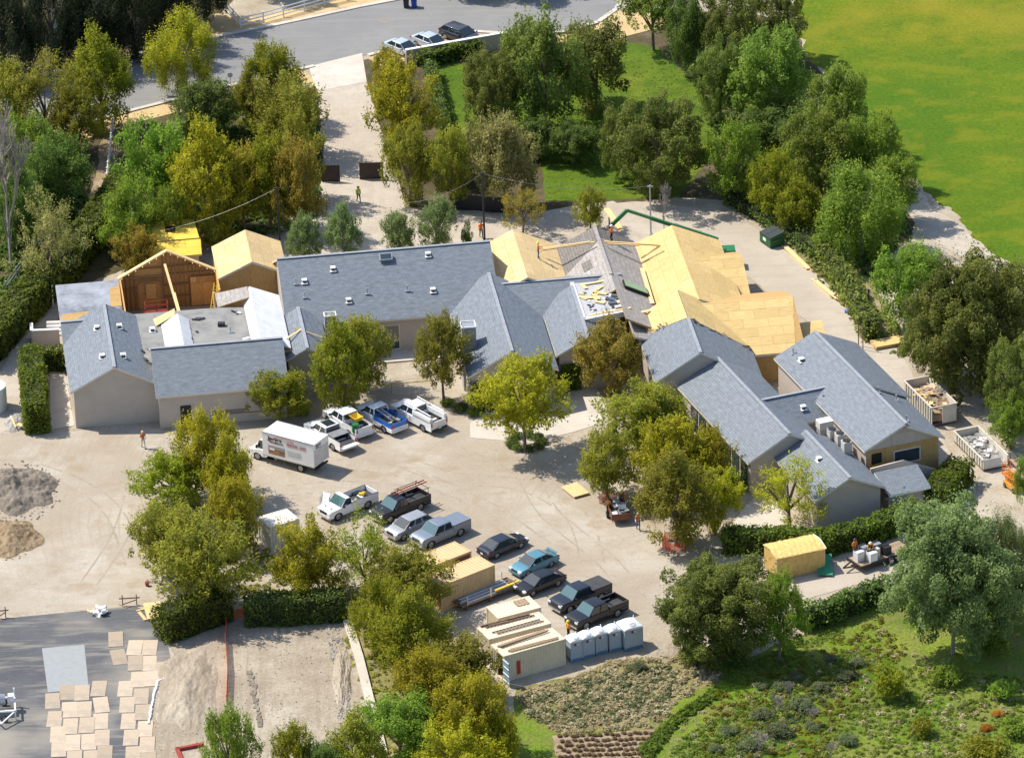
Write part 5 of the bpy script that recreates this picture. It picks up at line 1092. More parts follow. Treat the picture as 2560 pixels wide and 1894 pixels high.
def twig_crown(seed, depth=5, spread=.55, up=.5):
    rg = random.Random(seed); mb = MB()
    def grow(p, d, ln, r, k):
        q = p + d * ln; mb.tube([p, p.lerp(q, .5) + Vector((rg.uniform(-1, 1), rg.uniform(-1, 1), 0)) * ln * .06, q], [r, r * .85, r * .68], 4 if k > 2 else 3, 0, False)
        if k == 0: return
        for _ in range(3 if k < 4 else 4):
            e = (d + Vector((rg.uniform(-1, 1), rg.uniform(-1, 1), rg.uniform(-.3, 1) * up)) * spread * 1.5).normalized(); grow(p.lerp(q, rg.uniform(.55, 1)), e, ln * rg.uniform(.6, .82), r * .68, k - 1)
    grow(Vector((0, 0, 0)), Vector((0, 0, 1)), .34, .024, depth)
    return mb.mesh('crown', bark_g)
CR = {'elm': [crown('elm', s, 21000) for s in (1, 2, 3, 4, 5, 6, 7)], 'oak': [crown('oak', s, 22000) for s in (11, 12, 13)], 'willow': [crown('willow', s, 34000) for s in (21, 22)],
      'feather': [crown('feather', s, 9000) for s in (31, 32, 33)], 'shrub': [crown('shrub', s, 2600) for s in (41, 42, 43)], 'column': [crown('column', s, 6000) for s in (51,)], 'lumpy': [crown('lumpy', s, 42000) for s in (61, 62, 63)],
      'dense': [crown('dense', 64, 90000)], 'bigwillow': [crown('bigwillow', 23, 110000)],
      'bare': [twig_crown(s) for s in (71, 72)]}
def trunk_mesh(seed):
    rg = random.Random(seed); mb = MB(); x, y = rg.uniform(-.08, .08), rg.uniform(-.08, .08)
    mb.tube([(0, 0, -.01), (x * .4, y * .4, .18), (x, y, .42), (x * 1.3, y * 1.3, .7)], [.062, .048, .036, .012], 7)
    for k in range(7):
        a = k * 2.4 + rg.random(); z = .2 + .28 * rg.random(); r_ = rg.uniform(.35, .7)
        mb.tube([(x * z, y * z, z), (r_ * .45 * math.cos(a), r_ * .45 * math.sin(a), z + .16), (r_ * math.cos(a), r_ * math.sin(a), z + .36)], [.030, .02, .006], 5, 0, False)
    return mb.mesh('trunk', bark, 60)
TR = [trunk_mesh(s) for s in (1, 2, 3, 4)]
_tc = [0]
def tree(style, mat, x, yb, yt, rx, label, group=None, low=.16, name='tree', k='O', seed=None):
    low = max(.0, low - .12)
    b = at(k, x, yb); sc = FPX / ((b - C0).dot(FW)) * ZM[k][2]; Rr = rx / sc; px = (yb - yt) / sc
    H = px / math.cos(PITCH)
    for _ in range(12):
        hz = H * (1 - low) / 2; zc = H * (1 + low) / 2; top = zc * math.cos(PITCH) + math.sqrt((hz * math.cos(PITCH)) ** 2 + (Rr * math.sin(PITCH)) ** 2); H *= .5 + .5 * px / top
    H = max(H, 1.0); hz = H * (1 - low) / 2; zc = H * (1 + low) / 2
    _tc[0] += 1; sd = _tc[0] if seed is None else seed; rg = random.Random(sd)
    root = thing(name, label, 'tree' if name == 'tree' else name, (b.x, b.y, 0), rg.uniform(0, 6.28), group)
    cm = CR[style][sd % len(CR[style])]
    c = link('crown', cm, root)
    if style == 'bare':
        c.scale = (Rr * 1.25, Rr * 1.25, H * .95); c.location = (0, 0, H * .06)
        if mat is not None: c.material_slots[0].link = 'OBJECT'; c.material_slots[0].material = mat
    else:
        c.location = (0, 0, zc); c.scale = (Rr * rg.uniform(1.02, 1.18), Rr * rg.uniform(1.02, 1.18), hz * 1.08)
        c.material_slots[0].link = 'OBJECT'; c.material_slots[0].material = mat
    t = link('trunk', TR[sd % 4], root); tw = min(Rr, 3.2); t.scale = (tw, tw, H) if style != 'bare' else (tw * .35, tw * .35, H * .5)
    if style in ('willow', 'bare') or mat is L_SILVER: t.material_slots[0].link = 'OBJECT'; t.material_slots[0].material = bark_g
    return root
T = [
 # front yard
 ('elm', L_YEL, 1145, 985, 768, 92, 'olive-yellow tree on the round planted island before the gabled wing', .30),
 ('elm', L_OLIVE, 968, 878, 690, 58, 'slender olive tree at the chimney corner of the gabled wing', .25),
 ('elm', L_LIME, 752, 898, 712, 72, 'bright lime tree behind the white work trucks', .15),
 ('elm', L_LIME, 612, 915, 792, 74, 'low wide lime tree beside the doorway wing', .05),
 ('elm', L_OLIVE, 795, 850, 690, 62, 'dark olive tree against the large windows', .15),
 ('elm', L_RUST, 1335, 868, 692, 74, 'rust-tinged tree below the debris-covered deck roof', .15),
 ('elm', L_OLIVE, 1400, 985, 825, 98, 'olive tree at the foot of the long slate wing', .15),
 ('elm', L_OLIVE, 1325, 1085, 925, 68, 'olive tree above the crew unloading a trailer', .15),
 ('elm', L_YEL, 1470, 1085, 905, 90, 'broad yellow-olive tree by the long wing windows', .15),
 ('elm', L_OLIVE, 1475, 1190, 985, 92, 'brownish olive tree ringed with red fencing', .2),
 ('elm', L_YEL, 1535, 1075, 925, 66, 'yellow-olive tree crowding the glazed side of the long wing', .05),
 ('elm', L_OLIVE, 1440, 985, 840, 66, 'olive tree tucked against the start of the long wing', .05),
 ('elm', L_YEL, 1560, 1165, 1015, 58, 'golden-olive tree at the paved side court', .2),
 ('feather', L_YEL, 1722, 1150, 985, 82, 'thin feathery yellow tree before the low slate gable', .1),
 ('elm', L_YEL, 462, 1085, 885, 82, 'golden-olive tree at the front of the yard thicket', .12),
 ('elm', L_LIME, 378, 1110, 982, 80, 'rounded lime-green tree on the gravel edge', .08),
 ('elm', L_YEL, 505, 1120, 955, 56, 'yellow-olive tree beside the box truck', .12),
 ('elm', L_OLIVE, 368, 1260, 1080, 82, 'olive tree leaning over the open gravel', .12),
 ('elm', L_YEL, 515, 1205, 1040, 62, 'yellow-olive tree in front of the white container', .12),
 ('elm', L_OLIVE, 460, 1330, 1100, 108, 'largest olive tree of the yard thicket', .15),
 ('elm', L_YEL, 672, 1305, 1122, 80, 'golden tree hiding the white container', .15),
 ('feather', L_LIME, 800, 1300, 1120, 95, 'lime tree in front of the silver crossover', .12),
 ('elm', L_OLIVE, 885, 1345, 1190, 88, 'olive tree over the ochre container', .12),
 ('elm', L_LIME, 895, 1485, 1285, 98, 'vivid yellow-green tree beside the pipe rack', .15),
 ('elm', L_OLIVE, 990, 1525, 1372, 88, 'olive tree beside the open cream container', .12),
 ('elm', L_YEL, 1030, 1650, 1462, 92, 'golden-olive tree near the garden edge', .1),
 ('elm', L_GREEN, 875, 1665, 1508, 88, 'dense green tree below the vivid yellow-green one', .1),
 ('elm', L_YEL, 1000, 1720, 1560, 95, 'golden tree at the bottom of the thicket', .1),
 ('elm', L_GREEN, 505, 1735, 1528, 58, 'leafy green tree standing in the dirt pit', .1),
 ('elm', L_LIME, 645, 1730, 1572, 58, 'lime tree at the pit rim', .1),
 ('elm', L_OLIVE, 775, 1715, 1560, 72, 'olive tree at the pit rim', .1),
 ('elm', L_DARK, 710, 1740, 1600, 50, 'dark pointed tree between two at the pit rim', .08),
 ('elm', L_YEL, 945, 1580, 1410, 82, 'golden tree bridging the vivid yellow-green and olive ones', .1),
 ('elm', L_YEL, 1085, 1680, 1545, 52, 'golden tree tip at the grassy gap', .08),
 ('elm', L_LIME, 835, 1420, 1250, 62, 'lime tree between pit kerb and ochre container', .1),
 # right side
 ('dense', L_OAK, 1560, 1430, 1208, 118, 'large dull-green tree beside the yellow hut', .10),
 ('elm', L_GREEN, 1700, 1440, 1245, 62, 'fresh green tree at the end of the yellow hut', .12),
 ('dense', L_SILVER, 2078, 1425, 1092, 142, 'huge silvery willow over the service lane', .15),
 ('bigwillow', L_SILVER, 2195, 1360, 1110, 80, 'smaller silvery willow beyond the huge one', .12),
 ('dense', L_OAK, 2115, 862, 556, 128, 'massive olive-green oak overhanging the tall skip', .05),
 ('lumpy', L_OAK, 2225, 800, 570, 90, 'oak at the edge of the meadow trail', .10),
 ('dense', L_OAK, 2035, 822, 650, 74, 'lower lobe-crowned oak touching the plywood stacks', .05),
 ('lumpy', L_OAK, 2225, 940, 720, 80, 'shaded oak behind the massive one', .05),
 ('oak', L_GREEN, 2205, 980, 860, 50, 'rounded green tree beside the low skip', .05),
 ('oak', L_GREEN, 1985, 720, 525, 85, 'blue-green bushy tree between lane and trail', .05),
 ('elm', L_FRESH, 2240, 1105, 985, 34, 'bright leafy tree shading the orange lift', .1),
 # right grove
 ('oak', L_FRESH, 1675, 285, 58, 98, 'big bright-green maple-like tree at the meadow edge', .12),
 ('lumpy', L_OAK, 1590, 170, -30, 85, 'dull olive tree behind the bright maple-like one', .1),
 ('lumpy', L_OAK, 1700, 130, -40, 70, 'dull olive tree against the top of the meadow', .1),
 ('oak', L_DARK, 1500, 170, -20, 48, 'dark upright tree by the pale-trunked one', .05),
 ('lumpy', L_OAK, 1570, 270, 90, 62, 'olive tree crowding the bright maple-like one', .08),
 ('oak', L_FRESH, 1825, 330, 130, 72, 'light green tree leaning into the meadow', .1),
 ('oak', L_FRESH, 1790, 430, 240, 85, 'light green tree in the heart of the grove', .1),
 ('oak', L_GREEN, 1900, 420, 240, 72, 'mid-green tree on the meadow side of the grove', .1),
 ('oak', L_GREEN, 1940, 490, 330, 66, 'round green tree above the trail', .08),
 ('willow', L_GREEN, 1880, 560, 350, 108, 'drooping green tree over the trail', .08),
 ('elm', L_GREEN, 1605, 445, 262, 62, 'upright green tree at the lawn corner', .1),
 ('elm', L_LIME, 1690, 480, 330, 62, 'yellow-green tree in the grove', .1),
 ('elm', L_LIME, 1748, 512, 395, 55, 'yellow-green tree near the green dumpster', .06),
 ('oak', L_DARK, 1700, 330, 215, 85, 'dark tree in the shade of the bright maple-like one', .05),
 ('lumpy', L_OAK, 1440, 425, 195, 112, 'wide grey-green oak on the lawn', .1),
 ('lumpy', L_OAK, 1360, 390, 230, 60, 'grey-green oak merging with the wide one', .1),
 ('oak', L_OAK, 1300, 240, 42, 92, 'dark oak above the upper lawn', .12),
 ('oak', L_OAK, 1190, 285, 18, 90, 'tall dark oak by the street corner', .12),
 ('lumpy', L_OAK, 1075, 300, 105, 76, 'grey-green oak beside the driveway lawn', .1),
 ('oak', L_OAK, 1130, 190, 60, 50, 'small oak behind the street wall', .1),
 ('elm', L_BROWN, 1100, 455, 232, 76, 'brown-tipped tree at the dark gate hedge', .1),
 ('elm', L_OLIVE, 985, 452, 285, 46, 'slim olive tree by the driveway gate', .1),
 ('elm', L_OLIVE, 895, 450, 268, 60, 'olive tree at the gatepost', .1),
 ('elm', L_YEL, 885, 330, 132, 78, 'vivid yellow-olive tree along the driveway', .05),
 ('elm', L_YEL, 850, 240, 105, 48, 'yellow-olive tree at the driveway apron', .05),
 ('oak', L_DARK, 1250, 355, 262, 60, 'glossy dark shrub tree on the lawn', .04),
 ('oak', L_DARK, 1170, 345, 252, 55, 'glossy dark shrub tree next to the brown-tipped one', .04),
 ('elm', L_FRESH, 1425, 110, -60, 75, 'pale-trunked tall tree at the end of the street', .4),
 # left of driveway
 ('elm', L_LIME, 605, 270, 98, 66, 'lime-topped tree at the street end of the driveway', .08),
 ('elm', L_OLIVE, 625, 345, 160, 82, 'olive tree along the left of the driveway', .08),
 ('elm', L_OLIVE, 655, 440, 240, 62, 'olive tree midway along the driveway', .08),
 ('elm', L_RUST, 655, 510, 300, 58, 'rust-topped olive tree by the left gate leaf', .1),
 ('elm', L_LIME, 590, 500, 305, 66, 'lime-tinted tree behind the plywood gable', .1),
 ('elm', L_YEL, 470, 515, 285, 92, 'large golden tree behind the yellow shed', .1),
 ('elm', L_RUST, 535, 505, 310, 50, 'rust-tinted tree between the golden and lime ones', .1),
 ('oak', L_DARK, 445, 305, 168, 78, 'dark green tree overlooking the street', .05),
 ('elm', L_GREEN, 340, 470, 255, 80, 'green maple-like tree beside the trellis fence', .06),
 ('elm', L_GREEN, 290, 560, 390, 70, 'green maple-like tree above the long hedge', .05),
 ('elm', L_GREEN, 378, 540, 400, 50, 'green tree close to the yellow shed', .05),
 ('willow', L_YEL, 400, 215, 22, 82, 'pale drooping tree leaning over the street', .2),
 ('elm', L_LIME, 225, 285, 88, 80, 'bright green tree at the far street bend', .12),
 ('feather', L_OLIVE, 105, 330, 128, 105, 'grey-olive tree at the horse fence', .12),
 ('elm', L_OLIVE, 20, 330, 150, 70, 'olive tree at the frame edge by the horse fence', .12),
 ('elm', L_DARK, 125, 465, 285, 74, 'dark drooping tree by the dirt trail', .05),
 ('elm', L_DARK, 45, 545, 340, 62, 'dark shrubby tree behind the bare one', .05),
 ('elm', L_GREEN, 70, 420, 245, 66, 'green tree filling in behind the bare grey one', .03),
 ('elm', L_OLIVE, 165, 345, 190, 56, 'olive tree at the corner of the dirt trail', .03),
 ('elm', L_OLIVE, 545, 275, 165, 46, 'small olive tree between the dark green and lime-topped ones', .03),
 ('oak', L_DARK, 1000, 395, 300, 62, 'dense dark shrub tree hiding the boarded wall', .0),
 ('bare', bark_g, 25, 590, 215, 125, 'bare grey tree at the left edge', 0),
 ('feather', L_BROWN, 110, 640, 430, 80, 'greyish twiggy bush beside the trail', .05),
 ('elm', L_RUST, 300, 600, 488, 52, 'small rust-olive tree beside the stripped room', .08),
 ('elm', L_OLIVE, 462, 545, 478, 26, 'small olive tree between shed and plywood gable', .1),
 # behind the main roof
 ('elm', L_SILVER, 668, 575, 470, 40, 'grey-green olive tree behind the main roof, closest to the plywood gable', .12),
 ('elm', L_SILVER, 752, 572, 450, 45, 'grey-green olive tree behind the main roof, at the driveway side', .12),
 ('elm', L_SILVER, 872, 566, 450, 40, 'grey-green olive tree behind the skylight', .12),
 ('elm', L_SILVER, 955, 558, 438, 44, 'grey-green olive tree behind the main roof, near the cypress', .12),
 ('column', L_DARK, 1020, 548, 486, 13, 'little dark cypress behind the main ridge', .02),
 ('feather', L_RUST, 1140, 515, 412, 46, 'thin rusty young tree on the rear lane', .15),
 ('elm', L_OLIVE, 1288, 505, 405, 38, 'young olive tree by the green boom', .15),
 ('bare', bark_g, 1448, 500, 380, 40, 'leafless young tree beside the lamp pole', 0),
]
for st, mt, x, yb, yt, rx, lab, low in T: tree(st, mt, x, yb, yt, rx, lab, low=low)
# far trees beyond the street, top left
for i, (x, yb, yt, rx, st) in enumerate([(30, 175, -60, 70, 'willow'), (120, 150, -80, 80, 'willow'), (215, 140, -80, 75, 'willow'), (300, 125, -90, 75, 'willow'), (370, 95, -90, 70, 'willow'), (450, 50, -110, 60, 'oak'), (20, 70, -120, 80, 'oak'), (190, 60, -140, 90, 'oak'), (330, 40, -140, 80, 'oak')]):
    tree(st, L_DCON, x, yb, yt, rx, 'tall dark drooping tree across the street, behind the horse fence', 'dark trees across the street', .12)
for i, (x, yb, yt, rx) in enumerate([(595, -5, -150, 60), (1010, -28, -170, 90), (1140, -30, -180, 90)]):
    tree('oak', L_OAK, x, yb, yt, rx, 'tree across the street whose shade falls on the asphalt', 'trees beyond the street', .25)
# small palm at the left edge
pp = at('E', 150, 1420); palm = thing('palm', 'small palm with drooping yellow-brown fronds at the left edge', 'palm', pp)
m = MB(); m.tube([(0, 0, 0), (.1, 0, 2.2)], [.22, .16], 8); m.build('trunk', bark, palm)
frm = leaf_mat('leaf_frond', (.16, .12, .02), (.26, .19, .035), (.36, .27, .06))
for k in range(16):
    a = k * 2.4; m = MB(); P = []
    for j in range(8):
        f = j / 7; P.append(Vector((.1 + math.cos(a) * 2.6 * f, math.sin(a) * 2.6 * f, 2.2 + 1.3 * math.sin(f * 2.4) - 1.2 * f * f)))
    sd_ = Vector((-math.sin(a), math.cos(a), 0))
    for j in range(7):
        for s in (-1, 1):
            wd = .42 * math.sin(math.pi * (j + .7) / 8); q0, q1 = P[j], P[j + 1]
            m.quad(q0, q1, q1 + sd_ * s * wd + Vector((0, 0, -.25 * wd)), q0 + sd_ * s * wd * .9 + Vector((0, 0, -.25 * wd)))
    m.tube(P, .02, 4); m.build('frond', frm, palm)

# hedges
def hedge(label, k, pts, width, h, mat=L_HEDGE, group=None, dens=55, ls=.11, top_noise=.18, name='hedge', core=True, z0=0.0):
    P = [at(k, *p) for p in pts]; c = sum(P, Vector()) / len(P); c.z = z0
    root = thing(name, label, name, c, 0, group); pos, nr, tn = [], [], []; rg = np.random.default_rng(len(label) * 7 + len(pts)); mb = MB()
    for i in range(len(P) - 1):
        a, b = np.array(P[i] - c), np.array(P[i + 1] - c); a[2] = b[2] = 0; L_ = np.linalg.norm(b - a); t = (b - a) / L_; s = np.array([-t[1], t[0], 0]); up = np.array([0, 0, 1.])
        e = width * .42 if i in (0, len(P) - 2) else width * .45
        a2, b2 = a - t * width * .3, b + t * width * .3; L2 = np.linalg.norm(b2 - a2)
        for nrm, ar, f in ((s, L2 * h, lambda u, v: a2 + t * u[:, None] * L2 + up * v[:, None] * h + s * width / 2), (-s, L2 * h, lambda u, v: a2 + t * u[:, None] * L2 + up * v[:, None] * h - s * width / 2),
                           (up, L2 * width, lambda u, v: a2 + t * u[:, None] * L2 + s * (v[:, None] - .5) * width + up * h), (t, width * h, lambda u, v: b2 + s * (u[:, None] - .5) * width + up * v[:, None] * h), (-t, width * h, lambda u, v: a2 + s * (u[:, None] - .5) * width + up * v[:, None] * h)):
            n = int(ar * dens) + 4; u, v = rg.random(n), rg.random(n); p = f(u, v); nn = np.tile(nrm, (n, 1))
            lump = np.array([noise.noise(Vector(q * .9 + [5, 2, 1])) for q in p]) * top_noise * 1.6 + rg.normal(size=n) * top_noise * .55
            p = p + nn * lump[:, None]; p[:, 2] = np.maximum(p[:, 2], .03)
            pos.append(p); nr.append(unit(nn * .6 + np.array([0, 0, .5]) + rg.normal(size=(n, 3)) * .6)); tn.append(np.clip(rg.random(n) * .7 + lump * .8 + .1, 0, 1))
        A, B = Vector(a), Vector(b); sv = Vector(s) * (width / 2 - .16); tv = Vector(t) * .15
        mb.slab([A - sv - tv + Vector((0, 0, h - .16)), B - sv + tv + Vector((0, 0, h - .16)), B + sv + tv + Vector((0, 0, h - .16)), A + sv - tv + Vector((0, 0, h - .16))], h - .17)
    me = leaf_mesh('foliage', np.concatenate(pos), np.concatenate(nr), rg.uniform(ls * .7, ls * 1.3, sum(map(len, pos))), np.concatenate(tn), rg, .6)
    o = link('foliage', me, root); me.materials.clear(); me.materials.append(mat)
    if core: mb.build('dark_core', MATS.get('hedge_core') or col_mat('hedge_core', (.022, .026, .012), .95, vary=.3, scale=3), root)  # solid dark box; the hedge's inner shade is put into its colour
    return root
hedge('long tall hedge climbing beside the dirt trail at the left', 'O', [(-40, 800), (60, 690), (150, 600), (215, 520), (270, 440)], 2.6, 3.2, L_HEDGE, dens=42, ls=.14, top_noise=.22)
hedge('clipped block hedge beside the left gable wall', 'A', [(245, 1540), (230, 1330), (215, 1180)], 2.1, 3.1, L_HEDGE, dens=70)
hedge('short hedge return behind the block hedge', 'A', [(240, 1125), (400, 1130)], 1.2, 2.2, L_HEDGE, dens=70)
hedge('dark clipped hedge round the end of the asphalt pad', 'O', [(365, 1390), (420, 1370), (480, 1350)], 2.4, 2.9, L_HEDGE)
hedge('dark hedge along the top of the dirt pit', 'O', [(555, 1355), (640, 1352), (735, 1345)], 2.2, 2.5, L_DARK)
hedge('tall leafy hedge behind the flatbed trailer', 'O', [(1590, 1200), (1700, 1200), (1800, 1205), (1900, 1180), (1990, 1140)], 1.8, 2.1, L_HEDGE, dens=60, top_noise=.2)
hedge('block hedge beside the service yard', 'M', [(440, 1600), (560, 1470), (680, 1330)], 2.4, 2.3, L_HEDGE)
hedge('loose hedge along the foot of the service lane', 'O', [(1755, 1370), (1830, 1345), (1925, 1305)], 1.5, 1.9, L_DARK, dens=50, top_noise=.3, ls=.13)
hedge('trimmed hedge inside the white street wall', 'O', [(925, 145), (985, 130), (1040, 118)], 1.3, 1.6, L_HEDGE)
hedge('narrow clipped hedge dividing driveway trees from lawn', 'O', [(940, 165), (955, 230), (975, 310)], 1.0, 1.7, L_DARK)
hedge('dark hedge behind the right gate leaf', 'O', [(990, 335), (1060, 345), (1130, 350)], 2.0, 1.8, L_DARK, top_noise=.25)
hedge('climbing plant spilling over the trellis by the meadow bank', 'O', [(1790, 560), (1850, 650), (1900, 740)], 1.4, 2.2, L_OAK, top_noise=.35, ls=.13, dens=45)
hedge('dark shrub belt under the grove', 'O', [(1600, 440), (1700, 500), (1790, 560)], 2.0, 1.4, L_DARK, top_noise=.4, dens=40)
hedge('vine-covered wall corner below the chimney gable', 'A', [(2698, 1400), (2706, 1300)], .7, 3.2, L_DARK, dens=60) if 0 else None
# ivy on the gable corner
def ivy(label, pa, pb, h):
    c = (pa + pb) / 2; root = thing('ivy', label, 'ivy', (c.x, c.y, 0)); rg = np.random.default_rng(9); n = 900; t = rg.random(n); p = np.array([np.array(pa - c) * (1 - q) + np.array(pb - c) * q for q in t]); p[:, 2] = rg.random(n) * h; d = np.array((pb - pa).normalized()); nn = np.array([d[1], -d[0], 0]); p += nn * rg.uniform(.02, .3, n)[:, None]
    me = leaf_mesh('foliage', p, unit(nn + rg.normal(size=(n, 3)) * .6), rg.uniform(.09, .16, n), rg.random(n), rg); o = link('foliage', me, root); me.materials.clear(); me.materials.append(L_HEDGE)
    m = MB(); m.tube([Vector(pa - c), Vector(pa - c) + Vector((0, 0, h))], .05, 6); m.build('stem', bark, root)
ivy('ivy climbing the chimney corner of the gabled wing', FA(-4.62, -6.2), FA(-4.62, -1.8), 3.3)
ivy('ivy over the front wall of the gabled wing', FA(-4.6, -6.25), FA(-1.5, -6.25), 3.2)
ivy('ivy on the porch corner of the smaller gable', FA(4.3, -3.45), FA(6.2, -3.45), 2.8)
# round planted island and shrubs
def shrub(mat, k, x, y, r, h, label, group=None, name='shrub'):
    b = at(k, x, y); root = thing(name, label, 'shrub', (b.x, b.y, 0), rnd.uniform(0, 6), group); c = link('foliage', CR['shrub'][rnd.randrange(3)], root); c.material_slots[0].link = 'OBJECT'; c.material_slots[0].material = mat
    c.location = (0, 0, h * .5); c.scale = (r, r, h * .62)
    m = link('stem', TR[rnd.randrange(4)], root); m.scale = (r * .6, r * .6, h * .7); return root
for a in range(9):
    q = a * 6.283 / 9; c = at('O', 1147, 968); b = c + Vector((1.5 * math.cos(q), 1.4 * math.sin(q), 0))
    s = shrub(L_DARK, 'O', 0, 0, .75, .9, 'low clipped box shrub ringing the round island', 'box shrubs round the island'); s.location = b
for x, y, r, h, lab in ((1005, 895, 1.0, 1.2, 'dark shrub at the chimney corner'), (1035, 905, .9, 1.0, 'blue-green shrub before the gabled wing'), (975, 882, .9, .9, 'low shrub under the slender olive tree'), (660, 905, .8, 1.2, 'grey-green shrub beside the box truck'), (1265, 830, .8, 1.3, 'dark shrub at the porch'), (1590, 1045, 1.3, 1.7, 'bushy green shrub by the long wing windows'), (1640, 1065, 1.2, 1.3, 'green spiky shrub with yellow tape beside it'), (1600, 1000, 1.1, 1.8, 'climbing shrub under the long wing eave')):
    shrub(L_DARK if 'dark' in lab else L_GREEN, 'O', x, y, r, h, lab)
for i in range(7):
    b = FB(10.6 - .3 * (i % 2), -16.5 - i * 2.1); o_ = shrub((L_GREEN, L_DARK, L_OLIVE)[i % 3], 'O', 0, 0, 1.2, 1.5 + .3 * (i % 3), 'leafy shrub planted along the glazed side of the long wing', 'shrubs along the glazed wing'); o_.location = b
# garden planting on the lower slope
GS = [(1510, 1445, 1.6, 2.2, L_OAK, 'rounded dark shrub on the dirt circle edge'), (1600, 1440, 2.0, 1.8, L_DARK, 'dark shrub below the dull-green tree'), (1390, 1460, 1.0, 1.1, L_SAGE, 'sage-green shrub behind the portable toilets'), (1940, 1520, 1.9, 4.2, L_LIME, 'tall yellow-green shrub on the garden terrace'), (2010, 1600, 1.3, 2.4, L_LIME, 'bright shrub with bare soil at its foot'), (2060, 1490, 1.8, 2.4, L_GREEN, 'feathery green shrub below the willow'), (2190, 1520, 1.6, 2.2, L_GREEN, 'round fruiting shrub at the garden steps'), (2150, 1650, 2.6, 2.4, L_LIME, 'big leafy shrub in the garden corner'), (2215, 1600, 1.8, 2.0, L_GREEN, 'leafy shrub at the right garden edge'), (2170, 1425, 1.6, 3.0, L_GREEN, 'shrub crowding under the smaller willow')]
for x, y, r, h, mt, lab in GS: shrub(mt, 'O', x, y, r, h, lab)
for i, (x, y, r) in enumerate([(1705, 1505, 1.1), (1745, 1545, 1.3), (1660, 1565, 1.2), (1700, 1600, 1.4), (1790, 1505, 1.0), (1840, 1480, 1.1), (1635, 1630, 1.2), (1850, 1620, 1.1), (1735, 1480, .9), (1590, 1600, 1.0), (1770, 1590, .9), (1870, 1450, .9), (1660, 1500, .8), (1810, 1440, .8), (1560, 1640, .9)]):
    shrub(L_SAGE, 'O', x, y, r, r * 1.0, 'grey-green sage shrub on the garden slope', 'sage shrubs on the slope')
for i, (x, y, rx) in enumerate([(1690, 1560, 42), (1770, 1580, 40), (1655, 1640, 46), (1810, 1655, 38), (1725, 1530, 34)]):
    tree('bare', bark_g, x, y, y - 55, rx, 'leafless grey shrub among the sage on the slope', 'leafless shrubs on the slope', 0, name='shrub')
for x, y, lab in ((2150, 1590, 'orange flowering clump in the garden'), (2175, 1560, 'orange flowering clump beside the garden steps')): shrub(L_FLOWER, 'O', x, y, .7, .6, lab)
# mounds in the brown planting bed
for j in range(6):
    for i in range(17):
        x = 1222 + i * 12.5 + (6 if j % 2 else 0) + rnd.uniform(-2, 2); y = 1600 + j * 11 + rnd.uniform(-2, 2) + (1415 - x) * .03
        if x > 1425: continue
        shrub(L_PLUM, 'O', x, y, .30, .36, 'small round brown mound plant in the soil bed', 'brown mounds in the soil bed', 'mound_plant')
def tussocks(name, label, k, poly, n, mat, r0, r1, seed, blades=26, hmul=1.0, cat='grass'):
    """uncountable tufts over an area: one mesh"""
    P = [at(k, *p) for p in poly]; xs = [p.x for p in P]; ys = [p.y for p in P]; rg = np.random.default_rng(seed); pts = []
    pl = [(p.x, p.y) for p in P]
    def inside(x, y):
        c = False; j = len(pl) - 1
        for i in range(len(pl)):
            if (pl[i][1] > y) != (pl[j][1] > y) and x < (pl[j][0] - pl[i][0]) * (y - pl[i][1]) / (pl[j][1] - pl[i][1]) + pl[i][0]: c = not c
            j = i
        return c
    while len(pts) < n:
        x, y = rg.uniform(min(xs), max(xs)), rg.uniform(min(ys), max(ys))
        if inside(x, y): pts.append((x, y))
    pts = np.array(pts); r = rg.uniform(r0, r1, n); b = blades
    d = unit(rg.normal(size=(n, b, 3)).reshape(-1, 3)).reshape(n, b, 3); d[:, :, 2] = np.abs(d[:, :, 2]); pos = d * (r[:, None, None] * rg.uniform(.75, 1, (n, b, 1))); pos[:, :, 2] *= hmul
    pos[:, :, 0] += pts[:, None, 0]; pos[:, :, 1] += pts[:, None, 1]
    nr = unit((d * .4 + np.array([0, 0, .8]) + rg.normal(size=d.shape) * .5).reshape(-1, 3)); tone = np.clip(np.repeat(rg.random(n), b) * .7 + rg.random(n * b) * .3, 0, 1); sz = np.repeat(r, b) * rg.uniform(.22, .42, n * b)
    me = leaf_mesh(name, pos.reshape(-1, 3), nr, sz, tone, rg, .45, 1.0); me.materials.clear(); me.materials.append(mat)
    return tag(link(name, me), label, cat, None, 'stuff')
tussocks('dry_grass', 'tan dry grass tussocks on the bank below the containers', 'O', [(1130, 1505), (1250, 1480), (1330, 1445), (1450, 1430), (1570, 1445), (1575, 1480), (1480, 1530), (1430, 1585), (1230, 1600), (1150, 1565)], 900, L_TAN, .18, .42, 1)
tussocks('green_ground_cover', 'green tufted ground cover between the two mown paths', 'O', [(1440, 1660), (1500, 1600), (1600, 1545), (1720, 1485), (1840, 1420), (1900, 1410), (1830, 1480), (1700, 1580), (1600, 1680)], 800, L_COVER, .12, .34, 2)
tussocks('low_border', 'dark green low border along the lower edge of the mown path', 'O', [(1395, 1640), (1440, 1590), (1530, 1520), (1560, 1500), (1572, 1512), (1470, 1590), (1415, 1660)], 260, L_HEDGE, .25, .45, 12)
tussocks('grey_ground_cover', 'grey-green tufts in bands across the slope', 'O', [(1560, 1680), (1620, 1600), (1720, 1530), (1850, 1450), (1880, 1470), (1780, 1560), (1680, 1640), (1640, 1690)], 260, L_SAGE, .16, .36, 13)
tussocks('long_grass', 'bright long grass on the upper bank of the garden', 'O', [(1560, 1470), (1640, 1440), (1780, 1385), (1850, 1360), (1830, 1385), (1700, 1450), (1590, 1500)], 380, L_FRESH, .12, .26, 14)
